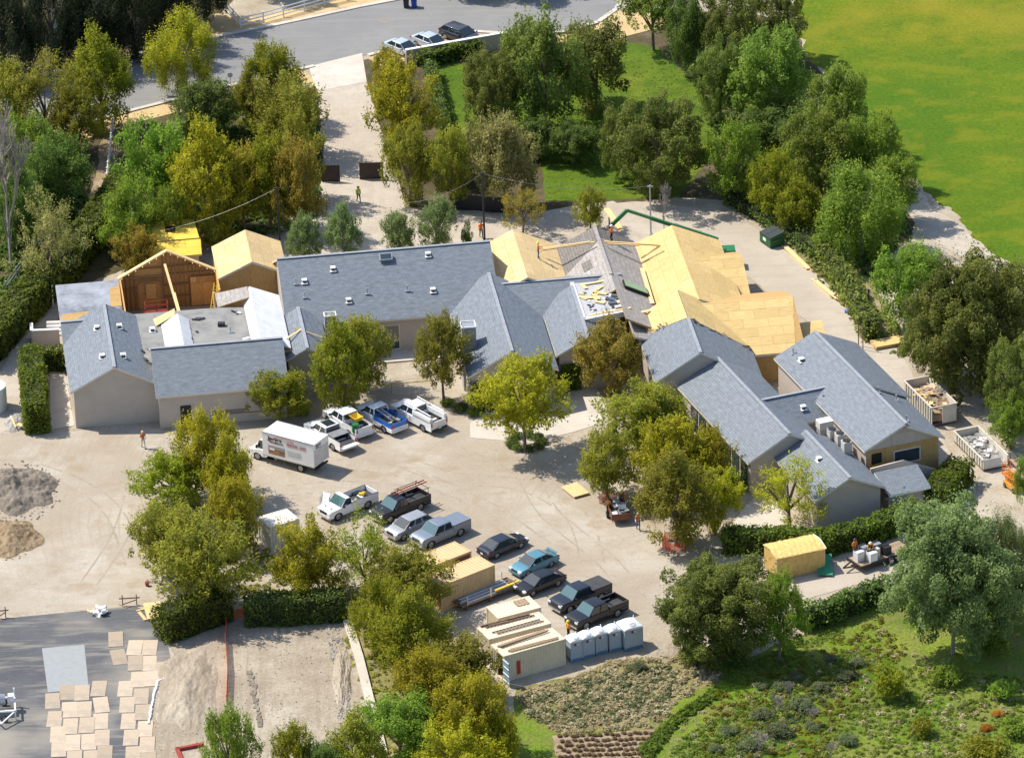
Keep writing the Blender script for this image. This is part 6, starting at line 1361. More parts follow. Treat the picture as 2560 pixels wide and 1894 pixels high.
tussocks('green_ground_cover', 'weedy green cover at the foot of the tan grass', 'O', [(1140, 1520), (1260, 1490), (1440, 1440), (1480, 1470), (1440, 1560), (1250, 1590), (1160, 1570)], 330, L_SAGE, .2, .42, 3)
tussocks('long_grass', 'long bright grass in the garden corner', 'O', [(1760, 1652), (1800, 1560), (1900, 1500), (1960, 1450), (2233, 1480), (2233, 1700), (1760, 1700)], 1300, L_FRESH, .12, .30, 4)
tussocks('lawn_tufts', 'longer tufts in the lawn grass', 'O', [(945, 155), (1250, 120), (1440, 110), (1550, 230), (1480, 425), (1195, 435), (1185, 345), (970, 290)], 1800, L_GREEN, .08, .2, 6, 12, .6)
tussocks('weeds', 'weeds on the bank above the rear lane', 'O', [(1670, 455), (1720, 510), (1780, 610), (1900, 750), (1960, 790), (1980, 760), (1880, 620), (1800, 530)], 260, L_OAK, .12, .35, 7)
tussocks('undergrowth', 'dark undergrowth beneath the driveway trees', 'O', [(240, 560), (330, 300), (560, 215), (690, 220), (700, 470), (600, 515), (430, 495)], 1200, L_DARK, .3, .7, 8)
tussocks('undergrowth', 'dark undergrowth beneath the grove trees', 'O', [(1480, 60), (1700, 60), (1780, 180), (1950, 380), (1980, 510), (1890, 620), (1700, 480), (1590, 430)], 1300, L_DARK, .3, .7, 9)
tussocks('undergrowth', 'shrubby undergrowth left of the dirt trail', 'O', [(-20, 330), (150, 300), (190, 440), (150, 560), (60, 680), (-20, 760)], 900, L_DARK, .3, .8, 10)
tussocks('yard_weeds', 'low weeds at the feet of the thicket trees', 'O', [(330, 1100), (560, 1100), (760, 1280), (900, 1480), (1060, 1640), (830, 1660), (740, 1350), (480, 1330), (350, 1260)], 900, L_OLIVE, .15, .4, 11)
tussocks('dry_tufts', 'scattered straw-coloured tufts over the garden slope', 'O', [(1440, 1652), (1520, 1540), (1700, 1460), (1920, 1370), (2050, 1450), (2233, 1500), (2233, 1660), (1440, 1670)], 420, L_TAN, .12, .34, 21)
tussocks('rank_grass', 'rank olive grass patches over the garden slope', 'O', [(1560, 1520), (1700, 1450), (1920, 1350), (1980, 1420), (1850, 1560), (1800, 1660), (1500, 1670)], 700, L_OLIVE, .12, .36, 22)
# ------------------------------------------------------------------ people
skin = col_mat('skin', (.42, .26, .18), .6, vary=.05); boots = col_mat('boots', (.06, .04, .03), .8)
cl = {k: col_mat('cloth_' + k, c, .85, vary=.08) for k, c in dict(orange=(.78, .20, .02), lime=(.48, .68, .04), amber=(.80, .32, .02), navy=(.03, .04, .075), denim=(.07, .11, .20), black=(.02, .02, .025), pale=(.55, .52, .46), white=(.75, .74, .72), rust=(.48, .15, .05), brown=(.12, .08, .05)).items()}
helm = {k: col_mat('helmet_' + k, c, .3, vary=.03, coat=.6) for k, c in dict(yellow=(.80, .68, .03), lime=(.55, .75, .05), white=(.80, .80, .78), straw=(.50, .40, .25), dark=(.05, .04, .03)).items()}
J0 = dict(pel=(0, 0, .95), sp=(.01, 0, 1.18), ch=(0, 0, 1.38), nk=(0, 0, 1.50), hd=(.02, 0, 1.60), ht=(.02, 0, 1.73), no=(.11, 0, 1.60),
          sl=(0, .19, 1.42), el=(-.02, .27, 1.14), wl=(.08, .27, .92), sr=(0, -.19, 1.42), er=(-.02, -.27, 1.14), wr=(.08, -.27, .92),
          hl=(0, .10, .90), kl=(.03, .11, .50), al=(-.02, .11, .09), tl=(.16, .13, .045), hr=(0, -.10, .90), kr=(.03, -.11, .50), ar=(-.02, -.11, .09), tr=(.16, -.13, .045))
POSE = dict(stand={}, walk=dict(kl=(.20, .10, .52), al=(.26, .10, .09), tl=(.45, .11, .05), kr=(-.06, -.10, .50), ar=(-.30, -.10, .13), tr=(-.14, -.11, .045), el=(-.14, .26, 1.16), wl=(-.10, .27, .93), er=(.12, -.26, 1.16), wr=(.28, -.24, 1.0)),
            carry=dict(el=(.10, .30, 1.16), wl=(.34, .22, 1.12), er=(.10, -.30, 1.16), wr=(.34, -.22, 1.12), kl=(.10, .12, .5), tl=(.2, .14, .045)),
            bend=dict(sp=(.10, 0, 1.12), ch=(.28, 0, 1.26), nk=(.38, 0, 1.34), hd=(.46, 0, 1.38), ht=(.50, 0, 1.49), no=(.56, 0, 1.35), sl=(.30, .19, 1.28), sr=(.30, -.19, 1.28), el=(.42, .25, 1.02), wl=(.56, .20, .82), er=(.42, -.25, 1.02), wr=(.56, -.20, .82)))
RAD = dict(pel=.150, sp=.135, ch=.155, nk=.058, hd=.092, ht=.072, no=.022, sl=.072, el=.050, wl=.036, sr=.072, er=.050, wr=.036, hl=.098, kl=.066, al=.050, tl=.046, hr=.098, kr=.066, ar=.050, tr=.046)
EDG = [('pel', 'sp', 'top'), ('sp', 'ch', 'top'), ('ch', 'nk', 'top'), ('nk', 'hd', 'skin'), ('hd', 'ht', 'skin'), ('hd', 'no', 'skin'), ('ch', 'sl', 'top'), ('sl', 'el', 'top'), ('el', 'wl', 'arm'), ('ch', 'sr', 'top'), ('sr', 'er', 'top'), ('er', 'wr', 'arm'),
       ('pel', 'hl', 'leg'), ('hl', 'kl', 'leg'), ('kl', 'al', 'leg'), ('al', 'tl', 'boot'), ('pel', 'hr', 'leg'), ('hr', 'kr', 'leg'), ('kr', 'ar', 'leg'), ('ar', 'tr', 'boot')]
BODY = {}
def body_mesh(pose):
    if pose in BODY: return BODY[pose]
    J = dict(J0); J.update(POSE[pose]); rad = dict(RAD); ed = list(EDG)
    for sfx, w_, e_, sg in (('l', 'wl', 'el', 1), ('r', 'wr', 'er', -1)):
        d = (Vector(J[w_]) - Vector(J[e_])).normalized(); sd = Vector((0, sg, 0)); sd = (sd - d * sd.dot(d)).normalized(); fx = d.cross(sd) * sg
        pm = Vector(J[w_]) + d * .06; J['p' + sfx] = pm; rad['p' + sfx] = .032; ed.append((w_, 'p' + sfx, 'skin'))
        for i, (o, ln) in enumerate(((.026, .075), (.009, .085), (-.009, .08), (-.026, .062))):
            f = fx * o; k1 = pm + d * .045 + f; J['f%s%d' % (sfx, i)] = k1; J['g%s%d' % (sfx, i)] = k1 + (d * .8 - sd * .5).normalized() * ln * .6
            rad['f%s%d' % (sfx, i)] = .0095; rad['g%s%d' % (sfx, i)] = .0075; ed += [('p' + sfx, 'f%s%d' % (sfx, i), 'skin'), ('f%s%d' % (sfx, i), 'g%s%d' % (sfx, i), 'skin')]
        J['t' + sfx + 'h'] = Vector(J[w_]) + d * .07 + fx * .055; rad['t' + sfx + 'h'] = .010; ed.append((w_, 't' + sfx + 'h', 'skin'))
    names = list(J); ix = {n: i for i, n in enumerate(names)}
    me = bpy.data.meshes.new('sk'); me.from_pydata([tuple(J[n]) for n in names], [(ix[a], ix[b]) for a, b, _ in ed], [])
    o = link('sk', me); sm = o.modifiers.new('s', 'SKIN'); sm.use_smooth_shade = True; o.modifiers.new('u', 'SUBSURF').levels = 1
    sv = me.skin_vertices[0].data
    for n in names: sv[ix[n]].radius = (rad[n], rad[n]); sv[ix[n]].use_root = (n == 'pel')
    for n in ('pel', 'sp', 'ch'): sv[ix[n]].radius = (rad[n], rad[n] * .78)
    dg = bpy.context.evaluated_depsgraph_get(); dg.update(); nm = bpy.data.meshes.new_from_object(o.evaluated_get(dg)); bpy.data.objects.remove(o); bpy.data.meshes.remove(me)
    nm.name = 'body'; reg = ['top', 'skin', 'arm', 'leg', 'boot']; nm.materials.clear()
    for _ in reg: nm.materials.append(skin)
    seg = [(Vector(J[a]), Vector(J[b]), reg.index(r_)) for a, b, r_ in ed]
    for p in nm.polygons:
        best = (9, 0)
        for a, b, r_ in seg:
            ab = b - a; t = max(0, min(1, (p.center - a).dot(ab) / ab.length_squared)); dd = (a + ab * t - p.center).length
            if dd < best[0]: best = (dd, r_)
        p.material_index = best[1]
    BODY[pose] = (nm, J); return BODY[pose]
def person(label, pos, deg, pose='stand', top='orange', leg='navy', hat='yellow', arm=None, scale=1.0):
    nm, J = body_mesh(pose); root = thing('person', label, 'person', pos, R(deg)); root.scale = (scale,) * 3
    b = link('body', nm, root); mm = dict(top=cl[top], skin=skin, arm=cl[arm] if arm else skin, leg=cl[leg], boot=boots)
    for i, k in enumerate(('top', 'skin', 'arm', 'leg', 'boot')): b.material_slots[i].link = 'OBJECT'; b.material_slots[i].material = mm[k]
    h = MB(); c = Vector(J['ht']); dome = []
    for j in range(5):
        t = j / 4 * math.pi / 2; h_ = .125 * math.sin(t); r_ = .128 * math.cos(t) + .004
        dome.append((h_, r_))
    n = 12
    for hh, rr in [(-.02, .165), (-.01, .166)] + dome:
        for k in range(n): h.v.append(c + Vector((rr * math.cos(6.2832 * k / n) * 1.08, rr * math.sin(6.2832 * k / n), hh - .02)))
    for j in range(len(dome) + 1):
        for k in range(n): h.f.append([j * n + k, j * n + (k + 1) % n, (j + 1) * n + (k + 1) % n, (j + 1) * n + k]); h.m.append(0)
    h.build('helmet' if hat not in ('straw', 'dark') else 'hat', helm[hat], root, 50)
    for s in (1, -1):
        m = MB(); e = Vector(J['hd']); f = (Vector(J['no']) - e).normalized(); m.cyl(e + f * .088 + Vector((0, s * .034, .035)), .013, .012, 8, 'x'); m.build('eye', blackp, root)
    m = MB(); e = Vector(J['hd']) + f * .09 + Vector((0, 0, -.045)); m.box(e, (.012, .05, .012)); m.build('mouth', cl['rust'], root)
    return root
person('worker in lime vest walking across the driveway inside the gate', at('F', 508, 1306, .035), -70, 'walk', 'lime', 'navy', 'dark', 'navy')
person('worker in orange vest at the top of the driveway beside the trees', at('F', 222, 640, .035), 60, 'stand', 'rust', 'black', 'lime', None)
person('worker in orange shirt striding on the rear lane by the dark pole', at('F', 1299, 1533, .04), -80, 'walk', 'orange', 'black', 'dark', 'orange')
p4 = on_plane('C', 494, 495, lambda p: slope_z((p.x * FA.c + p.y * FA.s), 3.0, 5.95, 7.15, 4.0) + .05)
person('worker in orange shirt and yellow helmet guiding a beam on the plywood roof', p4, 10, 'carry', 'orange', 'denim', 'yellow', 'orange')
p5 = on_plane('C', 985, 382, lambda p: slope_z((p.x * FA.c + p.y * FA.s), 11, 5.9, 14.9, 3.95) + .02)
person('worker in orange shirt and white helmet on the brown felt roof', p5, 160, 'carry', 'orange', 'black', 'white', 'orange')
person('worker in orange vest, wide hat and pale trousers crossing the gravel below the left gable', at('J', 694, 153, .008), -75, 'walk', 'rust', 'pale', 'straw', 'white')
person('worker in orange vest and yellow helmet behind the portable toilets', at('I', 1240, 845, .008), 30, 'stand', 'amber', 'black', 'yellow', 'orange')
person('worker in amber shirt standing beside the small trailer', at('O', 1327, 1122, .008), 80, 'stand', 'amber', 'black', 'dark', 'amber')
person('worker in red-orange vest and lime helmet behind the small trailer', at('O', 1357, 1098, .008), -95, 'bend', 'orange', 'denim', 'lime', 'orange')
person('worker in rust vest and jeans walking behind the small trailer', at('O', 1392, 1155, .008), -85, 'walk', 'rust', 'denim', 'straw', 'white')
person('worker in orange vest standing among appliances on the flatbed, dark hat', at('L', 1135, 545, .75), -60, 'stand', 'orange', 'brown', 'dark', 'brown')
person('worker in orange vest and white helmet leaning over appliances on the flatbed', at('L', 1240, 535, .75), -100, 'bend', 'amber', 'navy', 'white', 'amber')

# ------------------------------------------------------------------ fences, walls, gates, poles
def rail_fence(label, k, pts, h=1.35, rails=3, mat=trim_w, step=2.4, pw=.13):
    P = [at(k, *p) for p in pts]; c = P[0].copy(); root = thing('rail_fence', label, 'fence', (c.x, c.y, 0))
    for i in range(len(P) - 1):
        a, b = P[i] - c, P[i + 1] - c; n = max(1, round((b - a).length / step))
        for j in range(n + (1 if i == len(P) - 2 else 0)):
            q = a.lerp(b, j / n); m = MB(); m.box((q.x, q.y, h / 2), (pw, pw, h)); m.box((q.x, q.y, h + .02), (pw + .05, pw + .05, .05)); m.build('post', mat, root)
        for r_ in range(rails):
            z = h * (.28 + .62 * r_ / max(1, rails - 1))
            for j in range(n):
                m = MB(); m.bar(a.lerp(b, j / n) + Vector((0, 0, z)), a.lerp(b, (j + 1) / n) + Vector((0, 0, z)), .045, .13); m.build('rail', mat, root)
    return root
rail_fence('white three-rail fence along the far side of the street', 'E', [(1365, 5), (1460, 85), (1555, 185), (1700, 150), (1830, 113), (1965, 75), (2095, 38), (2240, 5)])
rail_fence('weathered three-rail fence beside the dirt trail', 'A', [(45, 625), (180, 430), (300, 270), (405, 130)], mat=oldwood if 0 else metal_g, step=3)
rail_fence('white rail fence in the deep shade across the street', 'E', [(95, 140), (170, 310)]); rail_fence('second white rail fence in the deep shade across the street', 'E', [(325, 160), (420, 310)])
rail_fence('white trellis fence beside the dirt trail', 'E', [(738, 800), (722, 900), (708, 1050), (690, 1200)], 1.4, 4, step=1.6)
rail_fence('pale post fence along the long hedge', 'A', [(330, 330), (345, 500), (355, 700)], 2.2, 3)
# street wall
a, b = at('F', 815, 420), at('F', 1460, 305); c = (a + b) / 2; sw = thing('garden_wall', 'low white-capped wall along the street edge of the garden', 'wall', (c.x, c.y, 0))
m = MB(); m.bar(a - c + Vector((0, 0, .85)), b - c + Vector((0, 0, .85)), .25, 1.7); m.build('wall', stucco, sw); m = MB(); m.bar(a - c + Vector((0, 0, 1.75)), b - c + Vector((0, 0, 1.75)), .42, .1); m.build('coping', trim_w, sw)
a, b = at('F', 1135, 1345), at('F', 1455, 1370); c = (a + b) / 2; sw = thing('garden_wall', 'dark boarded wall behind the brown-tipped tree', 'wall', (c.x, c.y, 0)); m = MB(); m.bar(a - c + Vector((0, 0, .8)), b - c + Vector((0, 0, .8)), .2, 1.6); m.build('wall', blackp, sw)
a, b = at('L', 1290, 700), at('L', 760, 850)
gate_m = col_mat('dark_brown_gate', (.045, .030, .026), .6, vary=.15)
for (x0, x1, y, lab) in ((515, 668, 1160, 'right leaf of the dark driveway gate, standing open'), (272, 388, 1177, 'left leaf of the dark driveway gate, half shaded by trees')):
    a, b = at('F', x0, y), at('F', x1, y - 3); g = thing('driveway_gate', lab, 'gate', (a.x, a.y, 0), math.atan2(b.y - a.y, b.x - a.x)); L_ = (b - a).length; n = int(L_ / .2)
    for i in range(n):
        m = MB(); m.box(((i + .5) * L_ / n, 0, .98), (L_ / n - .003, .05, 1.7)); m.build('board', gate_m, g)
    m = MB()
    for z in (.12, 1.86): m.box((L_ / 2, 0, z), (L_, .08, .1))
    m.box((.04, 0, .99), (.1, .09, 1.85)); m.box((L_ - .04, 0, .99), (.1, .09, 1.85)); m.build('frame', gate_m, g)
def pole(label, base, h, r, mat, arm=True):
    o = thing('utility_pole', label, 'pole', (base.x, base.y, 0)); m = MB(); m.tube([(0, 0, 0), (0, 0, h)], [r, r * .75], 10); m.build('shaft', mat, o)
    m = MB(); m.box((0, 0, h - .15), (.5 if arm else .2, .12, .16)); m.build('crossarm', mat, o)
    m = MB(); m.cyl((0, 0, .15), r * 1.8, .3, 10); m.build('footing', concrete, o); return o
dkp = col_mat('dark_pole', (.035, .032, .035), .6)
pb1 = FA(-17.4, 24.5); pole('dark pole behind the plywood gable', at('E', 1812, 1690), 8.2, .10, dkp); pole('dark pole rising behind the main ridge', at('F', 1322, 1600), 8.3, .11, dkp)
pole('grey metal pole on the rear lane beside the leafless tree', at('C', 1245, 345), 5.6, .10, metal_g); pole('short dark post at the lane bend', at('N', 1288, 890), 2.3, .09, dkp, False)
def cable(label, a, b, sag, r=.013, mat=None):
    c = a.copy(); o = None; P = [a.lerp(b, i / 14) - c + Vector((0, 0, -sag * 4 * (i / 14) * (1 - i / 14))) for i in range(15)]; m = MB(); m.tube(P, r, 5); o = m.build('cable', mat or metal_g); o.location = c; tag(o, label, 'cable')
t1 = at('E', 1812, 1690) + Vector((0, 0, 8.1)); t2 = at('F', 1322, 1600) + Vector((0, 0, 8.2)); t3 = at('C', 1245, 345) + Vector((0, 0, 5.5))
cable('cable from the dark pole down toward the yellow shed', t1, FA(-30.5, 33, 3.3), .5); cable('cable from the main-ridge pole across the driveway mouth', t2, at('F', 800, 1310, 1.5), .7); cable('cable between main-ridge pole and lane pole', t2, t3, .9)
sg = thing('round_sign', 'small white round sign on a post at the street verge', 'sign', at('E', 1490, 580)); m = MB(); m.tube([(0, 0, 0), (0, 0, 1.6)], .035, 8); m.build('post', metal_g, sg); m = MB(); m.cyl((0, -.04, 1.72), .28, .04, 18, 'y'); m.build('plate', trim_w, sg)
for x, mt, lab in ((815, lidm, 'dark wheeled bin at the far kerb'), (866, col_mat('blue_bin', (.02, .06, .35), .5), 'blue wheeled bin at the far kerb')):
    b = at('F', x, 50); o = thing('wheeled_bin', lab, 'bin', (b.x, b.y, 0)); m = MB(); m.add([(-.26, -.3, .08), (.26, -.3, .08), (.26, .3, .08), (-.26, .3, .08), (-.32, -.36, 1.0), (.32, -.36, 1.0), (.32, .36, 1.05), (-.32, .36, 1.05)], [(0, 3, 2, 1), (0, 1, 5, 4), (1, 2, 6, 5), (2, 3, 7, 6), (3, 0, 4, 7), (4, 5, 6, 7)]); m.build('body', mt, o)
    m = MB(); m.box((0, .02, 1.08), (.68, .80, .07)); m.build('lid', mt, o); m = MB(); m.cyl((-.26, .3, .12), .12, .06, 12, 'x'); m.cyl((.26, .3, .12), .12, .06, 12, 'x'); m.build('wheel', rubber, o)
mh = thing('manhole_cover', 'round manhole cover in the street', 'manhole', at('F', 672, 137, .031)); m = MB(); m.cyl((0, 0, .004), .62, .012, 24); m.build('lid', col_mat('iron', (.24, .21, .19), .7), mh)

# ------------------------------------------------------------------ lifts and handlers
orange = col_mat('orange_machine_paint', (.70, .19, .02), .4, vary=.08, coat=.3); redm = col_mat('red_machine_paint', (.30, .045, .03), .5, vary=.15); greenm = col_mat('green_machine_paint', (.02, .17, .06), .4, vary=.08, coat=.3); amberm = col_mat('amber_machine_paint', (.70, .35, .06), .45, vary=.08)
def scissor(label, pos, deg, mat, base, lift=.6):
    o = thing('scissor_lift', label, 'scissor lift', pos, R(deg)); m = MB(); m.box((0, 0, .42), (2.0, .85, .45)); m.build('chassis', base, o)
    for x in (-.7, .7):
        for s in (-1, 1): wheel(o, x, s * .42, .22, .14)
    m = MB()
    for k in range(3):
        z = .65 + k * lift / 3
        for s in (-.3, .3): m.bar((-.85, s, z), (.85, s, z + lift / 3), .05, .08); m.bar((.85, s + .06, z), (-.85, s + .06, z + lift / 3), .05, .08)
    m.build('scissor_arms', mat, o); zt = .68 + lift; m = MB(); m.box((0, 0, zt + .05), (2.3, .95, .12)); m.build('platform', mat, o)
    m = MB()
    for x in (-1.1, 0, 1.1):
        for s in (-.45, .45): m.tube([(x, s, zt + .1), (x, s, zt + 1.15)], .03, 6)
    for s in (-.45, .45):
        for z in (.6, 1.15): m.tube([(-1.1, s, zt + z), (1.1, s, zt + z)], .03, 6)
    for x in (-1.1, 1.1):
        for z in (.6, 1.15): m.tube([(x, -.45, zt + z), (x, .45, zt + z)], .03, 6)
    m.build('guard_rail', mat, o)
scissor('red scissor lift inside the stripped stud room', FA(-32.6, 17.6, .12), 8, redm, metal_g, .8)
p = at('M', 1270, 1400); scissor('orange scissor lift parked below the low skip', p, -62, orange, amberm, .55)
def telehandler():
    hd_, el = at('C', 1085, 175, 6.6), at('C', 1690, 372, 2.9); d = (hd_ - el); o = thing('telehandler', 'green telehandler reaching its long boom toward the felt roof', 'telehandler', (el.x, el.y, 0), math.atan2(d.y, d.x))
    L_ = math.hypot(d.x, d.y); dz = d.z
    m = MB(); m.box((.6, 0, 1.0), (4.6, 1.5, .8)); m.box((-.9, 0, 1.6), (1.6, 1.4, .7)); m.build('chassis', greenm, o)
    m = MB(); m.box((.9, .75, 1.75), (1.4, .85, 1.3)); m.build('cab', carglass, o)
    for x in (-.9, 2.2):
        for s in (-1, 1): wheel(o, x, s * .95, .62, .42, amberm)
    for i, (a, b, wd) in enumerate(((0, .48, .36), (.42, .74, .29), (.70, 1.0, .23))):
        m = MB(); m.bar((L_ * a, 0, 2.9 + dz * a), (L_ * b, 0, 2.9 + dz * b), wd, wd * 1.15); m.build('boom_section', greenm, o)
    m = MB(); m.bar((L_, 0, 6.6), (L_ + 1.5, 0, 5.1), .3, .34); m.build('boom_head', greenm, o)
    m = MB(); m.box((L_ + 1.75, 0, 4.95), (.12, 1.5, 1.3)); m.build('fork_carriage', blackp, o)
    for s in (-.45, .45):
        m = MB(); m.box((L_ + 2.4, s, 4.35), (1.3, .12, .06)); m.build('fork', blackp, o)
    return o
th = telehandler()
loose('board_bundle', 'bundle of long fresh boards held at the telehandler fork', 'boards', [(at('C', 948, 165, 4.6), at('C', 1050, 315, 4.6), .55, .14), (at('C', 962, 165, 4.72), at('C', 1055, 308, 4.72), .3, .08)], lumber)

# ------------------------------------------------------------------ timber, boards and loose site material
def fa_z(p, r, zr, e, ze): return slope_z(p.x * FA.c + p.y * FA.s, r, zr, e, ze)
loose('timber_beam', 'long double beam from the plywood roof to the brown felt ridge', 'beam', [(at('C', 512, 440, 5.55), at('C', 868, 388, 6.15), .18, .14), (at('C', 520, 432, 5.62), at('C', 840, 385, 6.2), .16, .14)], lumber)
loose('timber_beam', 'beam set from the felt ridge to the yellow roof', 'beam', [(at('C', 935, 385, 6.1), at('C', 1305, 408, 5.6), .16, .16), (at('C', 955, 398, 6.05), at('C', 1165, 408, 5.75), .14, .14)], lumber)
loose('rafter_brace', 'slanted brace timber propping the set beam', 'beam', [(at('C', 1308, 410, 5.55), at('C', 1180, 495, 4.5), .14, .14)], lumber)
loose('valley_board', 'long board lying in the valley beside the yellow roof', 'board', [(at('C', 1185, 560, 4.35), at('C', 1255, 795, 4.35), .4, .05)], lumber)
loose('crossed_board', 'long board crossed on the small dormer gable', 'board', [(at('B', 240, 792, 5.15), at('B', 445, 862, 4.9), .16, .06)], oldwood); loose('crossed_board', 'short board under the crossed one on the dormer gable', 'board', [(at('B', 205, 868, 4.85), at('B', 312, 800, 5.15), .2, .06)], lumber)
loose('edge_board', 'long board along the near rim of the debris deck', 'board', [(FA(7.7, 1.0, 5.56), FA(11.9, 1.9, 5.56), .22, .08)], lumber); loose('edge_board', 'long board along the far rim of the debris deck', 'board', [(FA(8.0, 8.0, 5.46), FA(11.0, 8.5, 5.5), .25, .1)], lumber)
loose('edge_board', 'board jutting from the yellow roof toward the deck', 'board', [(FA(12.6, 2.0, 4.9), FA(16.0, 2.6, 5.0), .35, .06)], lumber)
for i in range(16):
    q = FA(rnd.uniform(7.7, 9.7), rnd.uniform(3.8, 8.0), 5.40); M = Matrix.Rotation(rnd.uniform(0, 3.1), 4, 'Z'); m = MB(); m.box((0, 0, .03 + .02 * (i % 4)), (rnd.uniform(.4, 1.3), rnd.uniform(.12, .5), .04), 0, M); o = m.build('scrap_board', lumber, None, uv=True); o.location = q; tag(o, 'scrap of plywood or board on the debris deck', 'scrap', 'scrap boards on the debris deck')
bnd = col_mat('shingle_bundle_wrap', (.10, .125, .155), .6, vary=.35, scale=2)
for i in range(20):
    q = FA(rnd.uniform(10.3, 11.3), 2.3 + i * .31 + rnd.uniform(-.2, .2), 5.36 + (.12 if i % 3 == 0 else 0)); M = Matrix.Rotation(rnd.uniform(-.4, .4) + R(6.7), 4, 'Z'); m = MB(); m.box((0, 0, .07), (rnd.uniform(.5, .9), rnd.uniform(.3, .45), .14), 0, M); o = m.build('shingle_bundle', bnd if i % 5 else trim_w); o.location = q; tag(o, 'slate-grey shingle bundle on the debris deck', 'shingle bundle', 'shingle bundles on the debris deck')
for i in range(18):
    q = FA(rnd.uniform(7.8, 10.6), rnd.uniform(1.4, 6.5), 5.37); M = Matrix.Rotation(rnd.uniform(0, 3), 4, 'Z'); m = MB(); m.box((0, 0, .03), (rnd.uniform(.15, .45), rnd.uniform(.1, .3), .05), 0, M); o = m.build('roofing_scrap', (trim_w, dark, felt_brown)[i % 3]); o.location = q; tag(o, 'small roofing scrap on the debris deck', 'scrap', 'roofing scraps on the debris deck')
for i in range(26):
    px, py = rnd.choice([(1280, 880), (1320, 800), (1240, 930), (1580, 760), (1620, 910), (960, 1050), (975, 1000)]); q = at('A', px + rnd.uniform(-45, 45), py + rnd.uniform(-22, 22), 4.64); M = Matrix.Rotation(rnd.uniform(0, 3), 4, 'Z') @ Matrix.Rotation(rnd.uniform(-.3, .3), 4, 'X'); m = MB(); m.box((0, 0, .06), (rnd.uniform(.2, .8), rnd.uniform(.1, .35), .05), 0, M); o = m.build('torn_felt', (dark, felt_brown, blackp, trim_w, bnd)[i % 5]); o.location = q; tag(o, 'torn strip of felt on the flat grey roof', 'felt strip', 'torn felt on the flat roof')
roof_vent(flat, at('A', 1015, 870, 4.62), 'box', R(6.7)); roof_vent(flat, at('A', 1535, 880, 4.62), 'pipe')
m = MB(); m.box((0, 0, .16), (.7, .5, .32)); o = m.build('metal_box', dkp); o.location = at('A', 1475, 835, 4.63); tag(o, 'dark metal box on the flat grey roof', 'box')
loose('yellow_ladder', 'yellow ladder leaning in the corner of the stripped room', 'ladder', [(FA(-27.6, 17.4, .15), FA(-26.75, 18.6, 3.9), .07, .07), (FA(-27.2, 17.3, .15), FA(-26.45, 18.5, 3.9), .07, .07)] + [(FA(-27.6 + .85 * t, 17.4 + 1.2 * t, .15 + 3.75 * t), FA(-27.2 + .75 * t, 17.3 + 1.2 * t, .15 + 3.75 * t), .05, .05) for t in [i / 12 for i in range(1, 12)]], col_mat('yellow_ladder_paint', (.78, .60, .02), .4))
for i in range(7): loose('floor_plank', 'plank lying on the floor of the stripped room', 'plank', [(FA(-30.2 + rnd.uniform(-.2, .2), 15.2 + i * .35, .15), FA(-27.2 + rnd.uniform(-.3, .3), 15.5 + i * .33, .15), .18, .06)], oldwood, 'planks on the room floor')
# lane-side lumber
for (a, b, n, lab) in (((415, 235), (660, 470), 6, 'stack of long fresh boards behind the green dumpster'), ((728, 592), (945, 775), 7, 'stack of fresh boards midway along the rear lane'), ((1010, 805), (1205, 970), 5, 'loose fresh boards beside a blue sack')):
    A_, B_ = at('N', *a), at('N', *b); t = (B_ - A_).normalized(); s = Vector((-t.y, t.x, 0)); base = thing('lumber_stack', lab, 'lumber', ((A_ + B_) / 2).to_tuple())
    for i in range(n):
        ofs_ = s * (.16 * (i % 3 - 1)) + Vector((0, 0, .09 + .09 * (i // 3))); j0, j1 = rnd.uniform(-.6, .6), rnd.uniform(-.8, .8); m = MB(); m.bar(A_ + t * j0 - (A_ + B_) / 2 + ofs_, B_ + t * j1 - (A_ + B_) / 2 + ofs_, .15, .085); m.build('board', lumber, base, uv=True)
o = MB(); o.box((0, 0, .12), (.7, .5, .22)); o.box((.1, .1, .24), (.4, .3, .1)); o = o.build('sack', col_mat('blue_sack', (.10, .20, .55), .7)); o.location = at('N', 1075, 910); tag(o, 'blue sack lying on the loose boards', 'sack')
def stack(label, p, deg, L_, W_, n, mat=lumber, th_=.02, offs=None):
    base = thing('plywood_stack', label, 'plywood', (p.x, p.y, 0), R(deg))
    for s in (-.6, .6): m = MB(); m.box((s * L_ * .5, 0, .05), (.09, W_, .10)); m.build('bearer', oldwood, base, uv=True)
    for i in range(n):
        dx, dy = rnd.uniform(-.03, .03), rnd.uniform(-.03, .03); m = MB(); m.box((dx, dy, .11 + th_ * i + th_ / 2), (L_, W_, th_ * .92)); m.build('sheet', mat, base, uv=True)
stack('plywood stack where the oak meets the rear lane', at('N', 1480, 1245), 18, 2.9, 1.6, 14, ply_yel); stack('plywood stack with crooked ends under the oak', at('N', 1600, 1220), 12, 2.4, 1.2, 10, lumber)
stack('single plywood stack lying in the middle of the gravel yard', at('O', 1255, 1072), -62, 2.44, 1.6, 7, ply)
stack('stacked boards at the corner of the asphalt pad', at('J', 745, 950), 100, 3.0, 1.5, 9, ply); 
loose('board_offcut', 'board offcuts beside the pad corner stack', 'board', [(at('J', 672, 945, .1), at('J', 705, 985, .1), .3, .06), (at('J', 660, 940, .06), at('J', 700, 930, .06), .2, .05)], ply)
